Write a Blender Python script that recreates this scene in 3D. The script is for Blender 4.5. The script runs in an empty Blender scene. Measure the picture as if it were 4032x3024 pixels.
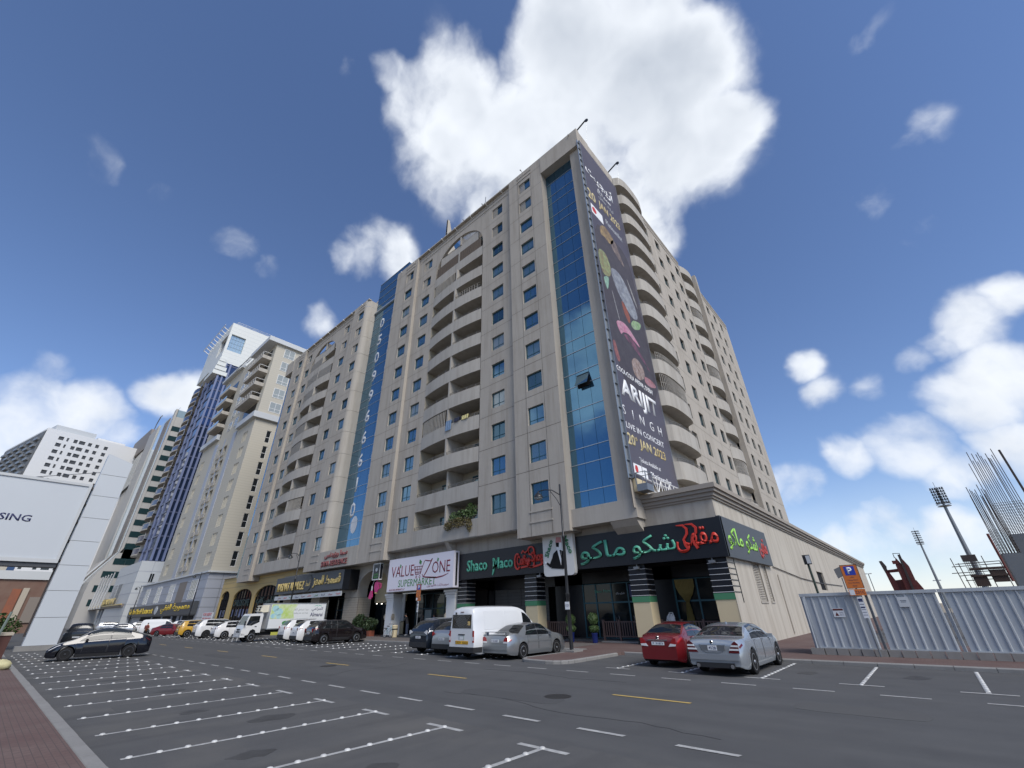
import bpy, bmesh, math, random
from mathutils import Vector, Matrix
random.seed(7)
SC = bpy.context.scene
COL = SC.collection
R = math.radians

# ------------------------------------------------------------------ camera
cam_d = bpy.data.cameras.new("camera")
cam = bpy.data.objects.new("camera", cam_d)
COL.objects.link(cam)
right = Vector((0.743826, 0.668081, -0.019749))
up = Vector((0.331974, -0.343644, 0.878466))
fwd = Vector((-0.5801, 0.659982, 0.477397))
m = Matrix.Identity(4)
for i in range(3):
    m[i][0], m[i][1], m[i][2] = right[i], up[i], -fwd[i]
m[0][3], m[1][3], m[2][3] = 0, 0, 2.0
cam.matrix_world = m
cam_d.sensor_width = 36.0
cam_d.lens = 36.0 * 1650.5 / 4032
cam_d.clip_start = 0.1
cam_d.clip_end = 6000
SC.camera = cam

# ------------------------------------------------------------------ sky, sun, exposure
SUN_DIR = Vector((0.66, -0.20, 0.72)).normalized()        # towards the sun
SUN_EL = math.asin(SUN_DIR.z)
SUN_AZ = math.atan2(SUN_DIR.x, SUN_DIR.y)
world = bpy.data.worlds.new("World")
SC.world = world
world.use_nodes = True
WN = world.node_tree
WN.nodes.clear()


def wnode(t, **kw):
    n = WN.nodes.new(t)
    for k, v in kw.items():
        setattr(n, k, v)
    return n


def wlink(a, b):
    WN.links.new(a, b)


def wmath(op, a, b=None, c=None, clamp=False):
    n = wnode("ShaderNodeMath", operation=op, use_clamp=clamp)
    for i, x in enumerate((a, b, c)):
        if x is None:
            continue
        if isinstance(x, (int, float)):
            n.inputs[i].default_value = x
        else:
            wlink(x, n.inputs[i])
    return n.outputs[0]


def wvec(op, a, b=None):
    n = wnode("ShaderNodeVectorMath", operation=op)
    for i, x in enumerate((a, b)):
        if x is None:
            continue
        if isinstance(x, (tuple, list)):
            n.inputs[i].default_value = x
        elif isinstance(x, (int, float)):
            n.inputs["Scale"].default_value = x
        else:
            wlink(x, n.inputs[i])
    return n


def wnoise(vec, scale, detail, rough=0.55):
    n = wnode("ShaderNodeTexNoise")
    n.inputs["Scale"].default_value = scale
    n.inputs["Detail"].default_value = detail
    n.inputs["Roughness"].default_value = rough
    wlink(vec, n.inputs["Vector"])
    return n


def wrange(v, a, b, c, d, smooth=True):
    n = wnode("ShaderNodeMapRange", interpolation_type="SMOOTHSTEP" if smooth else "LINEAR")
    wlink(v, n.inputs["Value"])
    for k, x in zip(("From Min", "From Max", "To Min", "To Max"), (a, b, c, d)):
        n.inputs[k].default_value = x
    return n.outputs[0]


sky = wnode("ShaderNodeTexSky", sky_type="NISHITA")
sky.sun_disc = False
sky.sun_elevation = SUN_EL
sky.sun_rotation = SUN_AZ
sky.air_density = 1.0
sky.dust_density = 0.1
sky.ozone_density = 3.0
tc = wnode("ShaderNodeTexCoord")
D = wvec("NORMALIZE", tc.outputs["Generated"]).outputs[0]
wn1 = wnoise(D, 4.0, 5)
wv1 = wvec("SUBTRACT", wn1.outputs["Color"], (0.5, 0.5, 0.5)).outputs[0]
sc1 = wvec("SCALE", wv1, 0.13).outputs[0]
Dw = wvec("ADD", D, sc1).outputs[0]
BLOBS=[(-0.391,0.294,0.872,0.127,1),(-0.429,0.226,0.875,0.082,0.8),(-0.438,0.158,0.885,0.046,0.7),(-0.178,0.387,0.905,0.133,1),(-0.128,0.335,0.934,0.068,0.9),(-0.126,0.461,0.878,0.15,1),(-0.059,0.509,0.859,0.131,1),(-0.014,0.612,0.79,0.071,1),(-0.109,0.593,0.798,0.127,1),(-0.325,0.422,0.846,0.148,1),(-0.422,0.342,0.84,0.117,0.8),(-0.434,0.451,0.78,0.068,0.75),(-0.223,0.601,0.767,0.139,0.9),(-0.165,0.662,0.731,0.082,0.8),(0.028,0.49,0.871,0.062,0.6),(-0.036,0.423,0.906,0.098,0.9),(-0.236,0.478,0.846,0.131,1),(-0.398,0.258,0.88,0.099,0.9),(-0.468,0.097,0.878,0.029,0.45),(-0.66,0.296,0.69,0.072,0.7),(-0.64,0.341,0.689,0.069,0.7),(-0.699,0.257,0.667,0.042,0.6),(-0.782,0.28,0.558,0.043,0.55),(-0.771,0.076,0.632,0.036,0.5),(-0.78,0.125,0.614,0.034,0.4),(-0.751,-0.11,0.651,0.032,0.38),(-0.755,-0.03,0.655,0.028,0.35),(-0.795,0.077,0.601,0.028,0.3),(-0.956,-0.058,0.289,0.066,0.8),(-0.955,-0.013,0.295,0.061,0.8),(-0.969,-0.05,0.241,0.07,0.85),(-0.961,0.024,0.275,0.05,0.65),(-0.932,0.089,0.353,0.045,0.75),(-0.92,0.132,0.369,0.055,0.8),(-0.939,-0.062,0.338,0.037,0.6),(0.228,0.719,0.657,0.037,0.42),(0.198,0.735,0.648,0.029,0.38),(0.149,0.784,0.603,0.041,0.45),(0.117,0.775,0.622,0.029,0.35),(0.194,0.814,0.547,0.029,0.4),(0.172,0.831,0.529,0.027,0.35),(0.285,0.799,0.529,0.022,0.4),(0.19,0.901,0.39,0.068,0.8),(0.153,0.913,0.378,0.045,0.7),(0.235,0.885,0.402,0.052,0.85),(0.12,0.922,0.369,0.041,0.6),(-0.037,0.911,0.411,0.045,0.6),(-0.017,0.939,0.343,0.055,0.6),(0.051,0.94,0.338,0.044,0.6),(0.051,0.971,0.233,0.076,0.75),(-0.021,0.972,0.234,0.06,0.65),(-0.108,0.976,0.191,0.056,0.6),(-0.139,0.967,0.214,0.041,0.5),(0.142,0.946,0.29,0.076,0.7),(0.189,0.93,0.317,0.072,0.75),(0.159,0.964,0.211,0.07,0.75),(0.086,0.979,0.186,0.07,0.7),(-0.036,0.994,0.101,0.076,0.65),(0.045,0.996,0.078,0.081,0.7),(0.128,0.986,0.108,0.068,0.7),(-0.103,0.99,0.1,0.052,0.6),(0.102,0.52,0.848,0.029,0.36),(0.158,0.539,0.827,0.028,0.4),(0.185,0.562,0.806,0.03,0.38),(0.208,0.59,0.78,0.027,0.4),(0.229,0.59,0.774,0.029,0.38),(0.254,0.602,0.757,0.022,0.3),(0.076,0.548,0.833,0.021,0.34)]
# clouds across the part of the sky behind the camera, seen in the glass
BLOBS += [(-0.43, -0.74, 0.50, 0.13, 0.9), (-0.33, -0.83, 0.45, 0.12, 0.8), (-0.60, -0.66, 0.44, 0.12, 0.8), (0.3, -0.9, 0.35, 0.2, 0.8),
          (0.8, -0.5, 0.4, 0.2, 0.8), (0.85, 0.3, 0.5, 0.2, 0.8), (-0.75, -0.6, 0.2, 0.16, 0.7), (0.1, -0.5, 0.85, 0.16, 0.7), (0.5, 0.2, 0.85, 0.2, 0.9)]
BLOBS = [(x, y, z, r * (0.8 if x > -.2 and y > .85 else 1.0), a) for x, y, z, r, a in BLOBS]
total = None
for bx, by, bz, br, ba in BLOBS:
    dist = wvec("DISTANCE", Dw, (bx, by, bz)).outputs["Value"]
    f = wrange(dist, br * 1.65, br * 0.35, 0.0, ba)
    total = f if total is None else wmath("MAXIMUM", total, f)
n2 = wnoise(Dw, 7.0, 7, 0.52)
n3 = wnoise(D, 3.2, 4, 0.5)
n2s = wnoise(wvec("ADD", Dw, tuple(SUN_DIR * 0.05)).outputs[0], 7.0, 3, 0.5)
relief = wmath("SUBTRACT", n2s.outputs["Fac"], n2.outputs["Fac"])
dens0 = wmath("MULTIPLY_ADD", wmath("SUBTRACT", n2.outputs["Fac"], 0.5), 1.5, total)
dens = wrange(dens0, 0.25, 0.92, 0.0, 1.0)
dens = wmath("MULTIPLY", dens, wrange(total, 0.02, 0.45, 0.0, 1.0))
# the thick middle of a cloud is greyer than its edge
thick = wrange(dens0, 0.55, 1.45, 0.0, 1.0)
shade = wmath("MULTIPLY", thick, wrange(n3.outputs["Fac"], 0.35, 0.65, 0.25, 1.0))
shade = wmath("MULTIPLY_ADD", relief, 1.5, shade, clamp=True)
ramp = wnode("ShaderNodeMix", data_type="RGBA")
wlink(shade, ramp.inputs["Factor"])
ramp.inputs["A"].default_value = (0.80, 0.84, 0.90, 1)
ramp.inputs["B"].default_value = (0.46, 0.51, 0.59, 1)
# thin haze towards the horizon
sepz = wnode("ShaderNodeSeparateXYZ")
wlink(D, sepz.inputs[0])
hz = wrange(sepz.outputs["Z"], -0.02, 0.25, 0.5, 0.0)
dens = wmath("MAXIMUM", dens, hz)
bg1 = wnode("ShaderNodeBackground")
tint = wnode("ShaderNodeMix", data_type="RGBA", blend_type="MULTIPLY")
tint.inputs["Factor"].default_value = 1.0
wlink(sky.outputs[0], tint.inputs["A"])
tint.inputs["B"].default_value = (0.86, 0.88, 1.0, 1)
wlink(tint.outputs["Result"], bg1.inputs["Color"])
bg1.inputs["Strength"].default_value = 0.10
bg2 = wnode("ShaderNodeBackground")
wlink(ramp.outputs["Result"], bg2.inputs["Color"])
bg2.inputs["Strength"].default_value = 0.77
mixs = wnode("ShaderNodeMixShader")
wlink(dens, mixs.inputs[0])
wlink(bg1.outputs[0], mixs.inputs[1])
wlink(bg2.outputs[0], mixs.inputs[2])
wo = wnode("ShaderNodeOutputWorld")
wlink(mixs.outputs[0], wo.inputs["Surface"])

sun_d = bpy.data.lights.new("sun", "SUN")
sun_d.energy = 2.2
sun_d.angle = R(32)
sun_d.color = (1.0, 0.95, 0.87)
sun = bpy.data.objects.new("sun", sun_d)
COL.objects.link(sun)
sun.rotation_euler = (-SUN_DIR).to_track_quat("-Z", "Y").to_euler()
sun.location = (0, 0, 120)

SC.view_settings.view_transform = "Standard"
SC.view_settings.look = "None"
SC.view_settings.gamma = 1
SC.view_settings.exposure = 0.6
SC.view_settings.use_curve_mapping = False
SC.cycles.max_bounces = 6
SC.cycles.diffuse_bounces = 3
SC.cycles.glossy_bounces = 3
SC.cycles.transmission_bounces = 3
SC.cycles.use_denoising = True


# ------------------------------------------------------------------ materials
def mat(name, col, rough=0.7, metal=0.0, spec=0.5, noise=None, streak=None, bump=None, coat=0.0, emit=None, lines=None, track=None):
    """noise=(scale, amount, second colour) ; streak=(amount) vertical dirt ; bump=(scale, strength)"""
    M = bpy.data.materials.new(name)
    M.use_nodes = True
    nt = M.node_tree
    b = nt.nodes["Principled BSDF"]
    b.inputs["Base Color"].default_value = (*col, 1)
    b.inputs["Roughness"].default_value = rough
    b.inputs["Metallic"].default_value = metal
    b.inputs["Specular IOR Level"].default_value = spec
    b.inputs["Coat Weight"].default_value = coat
    b.inputs["Coat Roughness"].default_value = 0.03
    if emit:
        b.inputs["Emission Color"].default_value = (*emit[:3], 1)
        b.inputs["Emission Strength"].default_value = emit[3]
    geo = nt.nodes.new("ShaderNodeNewGeometry")
    last = None

    def mixc(fac, a, bcol):
        x = nt.nodes.new("ShaderNodeMix")
        x.data_type = "RGBA"
        nt.links.new(fac, x.inputs["Factor"])
        if isinstance(a, tuple):
            x.inputs["A"].default_value = (*a, 1)
        else:
            nt.links.new(a, x.inputs["A"])
        x.inputs["B"].default_value = (*bcol, 1)
        return x.outputs["Result"]

    def ntex(scale, detail, vec, rough=0.6):
        t = nt.nodes.new("ShaderNodeTexNoise")
        t.inputs["Scale"].default_value = scale
        t.inputs["Detail"].default_value = detail
        t.inputs["Roughness"].default_value = rough
        nt.links.new(vec, t.inputs["Vector"])
        return t.outputs["Fac"]

    def rng(v, a, bb, c, d):
        x = nt.nodes.new("ShaderNodeMapRange")
        nt.links.new(v, x.inputs["Value"])
        for k, q in zip(("From Min", "From Max", "To Min", "To Max"), (a, bb, c, d)):
            x.inputs[k].default_value = q
        return x.outputs[0]
    cur = tuple(col)
    if noise:
        for sc_, am, c2 in (noise if isinstance(noise, list) else [noise]):
            cur = mixc(rng(ntex(sc_, 6, geo.outputs["Position"]), 0.35, 0.7, 0.0, am), cur, c2)
    if streak:
        mp = nt.nodes.new("ShaderNodeMapping")
        mp.inputs["Scale"].default_value = (1.6, 1.6, 0.12)
        nt.links.new(geo.outputs["Position"], mp.inputs["Vector"])
        cur = mixc(rng(ntex(1.0, 6, mp.outputs[0], 0.7), 0.46, 0.70, 0.0, streak[0]), cur, streak[1])
    if track:                                    # long smears along the road: wheel tracks, oil
        for (sx_, sy_), am_, c3 in track:
            mp = nt.nodes.new("ShaderNodeMapping")
            mp.inputs["Scale"].default_value = (sx_, sy_, 1)
            nt.links.new(geo.outputs["Position"], mp.inputs["Vector"])
            cur = mixc(rng(ntex(1.0, 4, mp.outputs[0], 0.55), 0.48, 0.68, 0.0, am_), cur, c3)
    if lines:                                    # (axis scale vector, period, width, colour): fine courses too far away to build
        br = nt.nodes.new("ShaderNodeTexBrick")
        mp = nt.nodes.new("ShaderNodeMapping")
        mp.inputs["Rotation"].default_value = lines.get("rot", (0, 0, 0))
        nt.links.new(geo.outputs["Position"], mp.inputs["Vector"])
        nt.links.new(mp.outputs[0], br.inputs["Vector"])
        br.offset = lines.get("offset", 0.5)
        br.inputs["Scale"].default_value = 1
        br.inputs["Brick Width"].default_value = lines["w"]
        br.inputs["Row Height"].default_value = lines["h"]
        br.inputs["Mortar Size"].default_value = lines["m"]
        cur = mixc(br.outputs["Fac"], cur, lines["col"])
    if not isinstance(cur, tuple):
        nt.links.new(cur, b.inputs["Base Color"])
    if bump:
        bp = nt.nodes.new("ShaderNodeBump")
        bp.inputs["Strength"].default_value = bump[1]
        bp.inputs["Distance"].default_value = 0.02
        nt.links.new(ntex(bump[0], 5, geo.outputs["Position"]), bp.inputs["Height"])
        nt.links.new(bp.outputs[0], b.inputs["Normal"])
    return M


M = {}
CONC = (0.425, 0.388, 0.338)
M["conc"] = mat("beige_precast_concrete", CONC, 0.85, spec=0.2, noise=[(0.35, 0.35, (0.335, 0.30, 0.257)), (3.0, 0.20, (0.465, 0.43, 0.38))], streak=(0.52, (0.255, 0.22, 0.18)), bump=(30, 0.15))
M["conc2"] = mat("pale_precast_concrete", (0.445, 0.412, 0.362), 0.85, spec=0.2, noise=[(0.4, 0.3, (0.34, 0.305, 0.26))], streak=(0.45, (0.27, 0.235, 0.19)))
M["balc"] = mat("pale_balcony_render", (0.43, 0.405, 0.365), 0.85, spec=0.2, noise=[(0.5, 0.3, (0.33, 0.305, 0.27))], streak=(0.5, (0.25, 0.22, 0.185)))
M["balc_in"] = mat("cream_balcony_paint", (0.42, 0.385, 0.31), 0.85, spec=0.2, noise=(0.8, 0.2, (0.36, 0.32, 0.26)))
M["joint"] = mat("dark_joint", (0.16, 0.14, 0.125), 0.9)
M["glass_blue"] = mat("blue_mirror_glass", (0.10, 0.22, 0.33), 0.02, metal=0.85, noise=(0.15, 0.4, (0.14, 0.28, 0.40)))
M["glass_win"] = mat("blue_window_glass", (0.12, 0.23, 0.32), 0.03, metal=0.8)
M["glass_side"] = mat("grey_green_window_glass", (0.10, 0.16, 0.18), 0.04, metal=0.6)
M["glass_dark"] = mat("dark_window_glass", (0.012, 0.016, 0.02), 0.04, spec=0.6)
M["glass_shop"] = mat("shop_window_glass", (0.010, 0.014, 0.016), 0.05, spec=0.35)
M["teal"] = mat("teal_aluminium", (0.03, 0.10, 0.13), 0.4, metal=0.3)
M["teal_d"] = mat("dark_teal_aluminium", (0.012, 0.045, 0.06), 0.45, metal=0.2)
M["alu"] = mat("pale_aluminium", (0.45, 0.48, 0.50), 0.35, metal=0.7)
M["steel_grey"] = mat("grey_steel", (0.22, 0.23, 0.24), 0.4, metal=0.6)
M["rail"] = mat("grey_painted_rail", (0.22, 0.21, 0.20), 0.5, metal=0.3)
M["white_p"] = mat("white_paint", (0.72, 0.72, 0.71), 0.5, noise=(2.0, 0.2, (0.58, 0.57, 0.55)))
M["white_road"] = mat("worn_white_road_paint", (0.50, 0.50, 0.48), 0.75, noise=[(1.3, 0.6, (0.27, 0.27, 0.265)), (7, 0.7, (0.20, 0.20, 0.20)), (40, 0.35, (0.30, 0.30, 0.30))])
M["yellow_road"] = mat("worn_yellow_road_paint", (0.55, 0.38, 0.10), 0.7, noise=[(6, 0.55, (0.28, 0.22, 0.10))])
M["asphalt"] = mat("asphalt", (0.082, 0.083, 0.086), 0.85, spec=0.25, noise=[(0.12, 0.55, (0.092, 0.092, 0.092)), (0.7, 0.35, (0.060, 0.062, 0.065)), (60, 0.5, (0.11, 0.11, 0.11))], bump=(120, 0.35), track=[((0.03, 0.75), 0.45, (0.066, 0.067, 0.070)), ((0.05, 1.6), 0.4, (0.105, 0.105, 0.104)), ((0.9, 0.9), 0.35, (0.064, 0.064, 0.066))])
M["asphalt2"] = mat("dusty_asphalt", (0.080, 0.080, 0.082), 0.88, spec=0.2, noise=[(0.25, 0.7, (0.125, 0.122, 0.117)), (1.2, 0.4, (0.068, 0.069, 0.072)), (60, 0.5, (0.125, 0.125, 0.125))], bump=(120, 0.35), track=[((1.1, 0.12), 0.5, (0.058, 0.058, 0.06)), ((0.5, 0.5), 0.6, (0.12, 0.116, 0.11))])
M["paver"] = mat("red_block_paving", (0.130, 0.082, 0.075), 0.85, spec=0.2, noise=[(0.5, 0.7, (0.19, 0.145, 0.13)), (8, 0.5, (0.09, 0.06, 0.055))], lines=dict(w=0.21, h=0.105, m=0.006, col=(0.09, 0.07, 0.065)))
M["paver_g"] = mat("grey_block_paving", (0.145, 0.13, 0.12), 0.85, spec=0.2, noise=[(0.5, 0.6, (0.20, 0.18, 0.165)), (8, 0.5, (0.10, 0.09, 0.085))], lines=dict(w=0.21, h=0.105, m=0.006, col=(0.09, 0.08, 0.075)))
M["kerb"] = mat("grey_concrete_kerb", (0.24, 0.235, 0.225), 0.85, spec=0.2, noise=[(1.5, 0.5, (0.16, 0.155, 0.15)), (14, 0.3, (0.30, 0.29, 0.28))])
M["sand"] = mat("sandy_ground", (0.30, 0.26, 0.20), 0.95, spec=0.1, noise=[(0.05, 0.5, (0.22, 0.19, 0.15))])
M["black"] = mat("black_cladding", (0.010, 0.011, 0.015), 0.35, spec=0.4)
M["blackm"] = mat("matt_black", (0.012, 0.012, 0.013), 0.8, spec=0.2)
M["dark_in"] = mat("dark_shop_interior", (0.020, 0.019, 0.020), 0.8, spec=0.2, noise=(1.5, 0.4, (0.035, 0.032, 0.03)))
M["greyblack"] = mat("charcoal_sign_panel", (0.055, 0.060, 0.068), 0.5)
M["green_band"] = mat("green_paint", (0.06, 0.22, 0.11), 0.6)
M["cream"] = mat("cream_paint", (0.62, 0.52, 0.33), 0.7, noise=(1.0, 0.25, (0.54, 0.44, 0.28)))
M["yellow_wall"] = mat("ochre_cladding", (0.50, 0.36, 0.14), 0.6, noise=(0.6, 0.25, (0.42, 0.30, 0.12)))
M["stone"] = mat("pale_limestone", (0.42, 0.37, 0.30), 0.85, spec=0.2, noise=[(6, 0.5, (0.34, 0.29, 0.23)), (25, 0.3, (0.46, 0.42, 0.35))], bump=(18, 0.5))
M["red_l"] = mat("red_letters", (0.55, 0.035, 0.02), 0.45)
M["maroon"] = mat("maroon_letters", (0.19, 0.012, 0.03), 0.5)
M["maroon2"] = mat("faded_maroon_letters", (0.22, 0.07, 0.07), 0.6)
M["mint"] = mat("mint_green_letters", (0.10, 0.42, 0.29), 0.45)
M["green_l"] = mat("green_letters", (0.06, 0.22, 0.06), 0.5)
M["lime"] = mat("lime_green_letters", (0.30, 0.62, 0.08), 0.5)
M["gold_l"] = mat("gold_letters", (0.58, 0.44, 0.16), 0.45)
M["yellow_l"] = mat("yellow_letters", (0.68, 0.48, 0.04), 0.5)
M["white_l"] = mat("white_letters", (0.80, 0.80, 0.80), 0.5)
M["navy_l"] = mat("dark_blue_letters", (0.02, 0.025, 0.09), 0.5)
M["sign_white"] = mat("white_sign_sheet", (0.74, 0.71, 0.78), 0.5, noise=(0.8, 0.12, (0.66, 0.63, 0.70)))
M["orange"] = mat("orange_sign", (0.62, 0.17, 0.03), 0.5)
M["blue_sign"] = mat("blue_sign", (0.02, 0.05, 0.38), 0.5)
M["brown_wood"] = mat("brown_painted_wood", (0.085, 0.055, 0.052), 0.65, noise=(9, 0.3, (0.06, 0.04, 0.038)))
M["leaf"] = mat("green_leaves", (0.045, 0.085, 0.020), 0.6, noise=(4, 0.6, (0.075, 0.12, 0.03)))
M["leaf2"] = mat("dark_green_leaves", (0.030, 0.055, 0.016), 0.6, noise=(4, 0.5, (0.05, 0.075, 0.025)))
M["leaf3"] = mat("dry_leaves", (0.12, 0.095, 0.035), 0.7, noise=(4, 0.5, (0.08, 0.07, 0.03)))
M["bluepot"] = mat("blue_plastic_pot", (0.015, 0.03, 0.16), 0.4)
M["terracotta"] = mat("terracotta", (0.26, 0.075, 0.04), 0.75)
M["corr"] = mat("pale_corrugated_sheet", (0.42, 0.45, 0.475), 0.5, metal=0.1, noise=[(1.2, 0.35, (0.35, 0.375, 0.395))], streak=(0.45, (0.24, 0.235, 0.225)))
M["block"] = mat("grey_concrete_block", (0.26, 0.25, 0.235), 0.9, spec=0.2, noise=[(3, 0.5, (0.19, 0.18, 0.165))])
M["rust"] = mat("dark_red_rusted_steel", (0.13, 0.022, 0.018), 0.6, noise=(3, 0.5, (0.07, 0.025, 0.02)))
M["rebar"] = mat("rusted_rebar", (0.045, 0.035, 0.034), 0.7)
M["lamp_black"] = mat("black_painted_pole", (0.018, 0.019, 0.021), 0.4)
M["panel_lt"] = mat("light_grey_cladding", (0.50, 0.52, 0.53), 0.5, noise=(0.15, 0.25, (0.44, 0.46, 0.475)))
M["pylon"] = mat("pale_aluminium_cladding", (0.50, 0.53, 0.56), 0.45, metal=0.1, noise=(0.4, 0.2, (0.45, 0.48, 0.51)))
M["cream_t"] = mat("cream_tower_cladding", (0.47, 0.44, 0.37), 0.7, spec=0.3, lines=dict(w=6.0, h=0.55, m=0.03, col=(0.40, 0.375, 0.31), rot=(R(90), 0, 0)), noise=(0.1, 0.2, (0.42, 0.39, 0.33)))
M["grey_clad"] = mat("blue_grey_cladding", (0.34, 0.36, 0.41), 0.5, noise=(0.2, 0.25, (0.30, 0.32, 0.36)))
M["white_t"] = mat("white_tower_cladding", (0.62, 0.64, 0.62), 0.5, lines=dict(w=2.4, h=1.6, m=0.06, col=(0.50, 0.52, 0.52), rot=(R(90), 0, 0), offset=0.0))
M["tower_blue"] = mat("deep_blue_curtain_glass", (0.05, 0.08, 0.16), 0.06, metal=0.8)
M["tower_pale"] = mat("pale_blue_glass", (0.42, 0.55, 0.62), 0.08, metal=0.5)
M["hotel_green"] = mat("dark_green_glass", (0.012, 0.035, 0.038), 0.06, spec=0.7)
M["hotel_wall"] = mat("grey_beige_cladding", (0.40, 0.385, 0.36), 0.6, noise=(0.1, 0.25, (0.35, 0.335, 0.31)))
M["hotel_brown"] = mat("brown_grey_cladding", (0.20, 0.17, 0.145), 0.6)
M["tyre"] = mat("black_rubber", (0.016, 0.016, 0.017), 0.8, spec=0.2)
M["rim"] = mat("silver_alloy", (0.55, 0.56, 0.57), 0.3, metal=0.85)
M["rim_d"] = mat("dark_alloy", (0.06, 0.06, 0.065), 0.35, metal=0.6)
M["wheel_in"] = mat("dark_wheel_well", (0.012, 0.012, 0.012), 0.8)
M["carglass"] = mat("tinted_car_glass", (0.010, 0.012, 0.014), 0.03, spec=0.8)
M["trim"] = mat("black_plastic_trim", (0.020, 0.020, 0.022), 0.6)
M["chrome"] = mat("chrome", (0.75, 0.76, 0.78), 0.12, metal=1.0)
M["tail"] = mat("red_tail_lamp", (0.30, 0.012, 0.015), 0.15, spec=0.7)
M["taildark"] = mat("dark_red_tail_lamp", (0.10, 0.008, 0.012), 0.15, spec=0.7)
M["lampclear"] = mat("clear_lamp", (0.70, 0.70, 0.70), 0.12, spec=0.7)
M["plate"] = mat("number_plate", (0.68, 0.69, 0.70), 0.5)
M["skin"] = mat("skin", (0.32, 0.17, 0.11), 0.6)
M["hair"] = mat("black_hair", (0.012, 0.010, 0.009), 0.6)
M["cloth_k"] = mat("black_cloth", (0.014, 0.014, 0.017), 0.85)
M["denim"] = mat("dark_denim", (0.030, 0.042, 0.075), 0.85)
M["cloth_b"] = mat("blue_cloth", (0.03, 0.06, 0.16), 0.85)
M["curtain"] = mat("gold_curtain", (0.34, 0.27, 0.10), 0.75, noise=(6, 0.3, (0.26, 0.20, 0.07)))
M["pink"] = mat("bright_pink_board", (0.48, 0.02, 0.16), 0.45)
M["fridge"] = mat("cream_fibreglass", (0.62, 0.58, 0.46), 0.5)
M["plastic_w"] = mat("white_plastic", (0.74, 0.74, 0.74), 0.4)


def paint(name, col, metal=0.0, rough=0.28):
    return mat(name, col, rough, metal=metal, spec=0.5, coat=0.6, noise=(0.9, 0.12, tuple(c * 0.8 for c in col)))


# ------------------------------------------------------------------ helpers
ORG = {}


def V3(*a):
    return Vector(a)


def org(o):
    return ORG[o.name] if o is not None else Vector((0, 0, 0))


def tag(o, label=None, cat=None, group=None, kind=None):
    if label:
        o["label"] = label
    if cat:
        o["category"] = cat
    if group:
        o["group"] = group
    if kind:
        o["kind"] = kind
    return o


def thing(name, label, cat, loc=(0, 0, 0), group=None, rz=0.0):
    o = bpy.data.objects.new(name, None)
    o.empty_display_size = 0.3
    COL.objects.link(o)
    o.location = loc
    o.rotation_euler = (0, 0, rz)
    ORG[o.name] = Vector(loc)
    return tag(o, label, cat, group)


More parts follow.
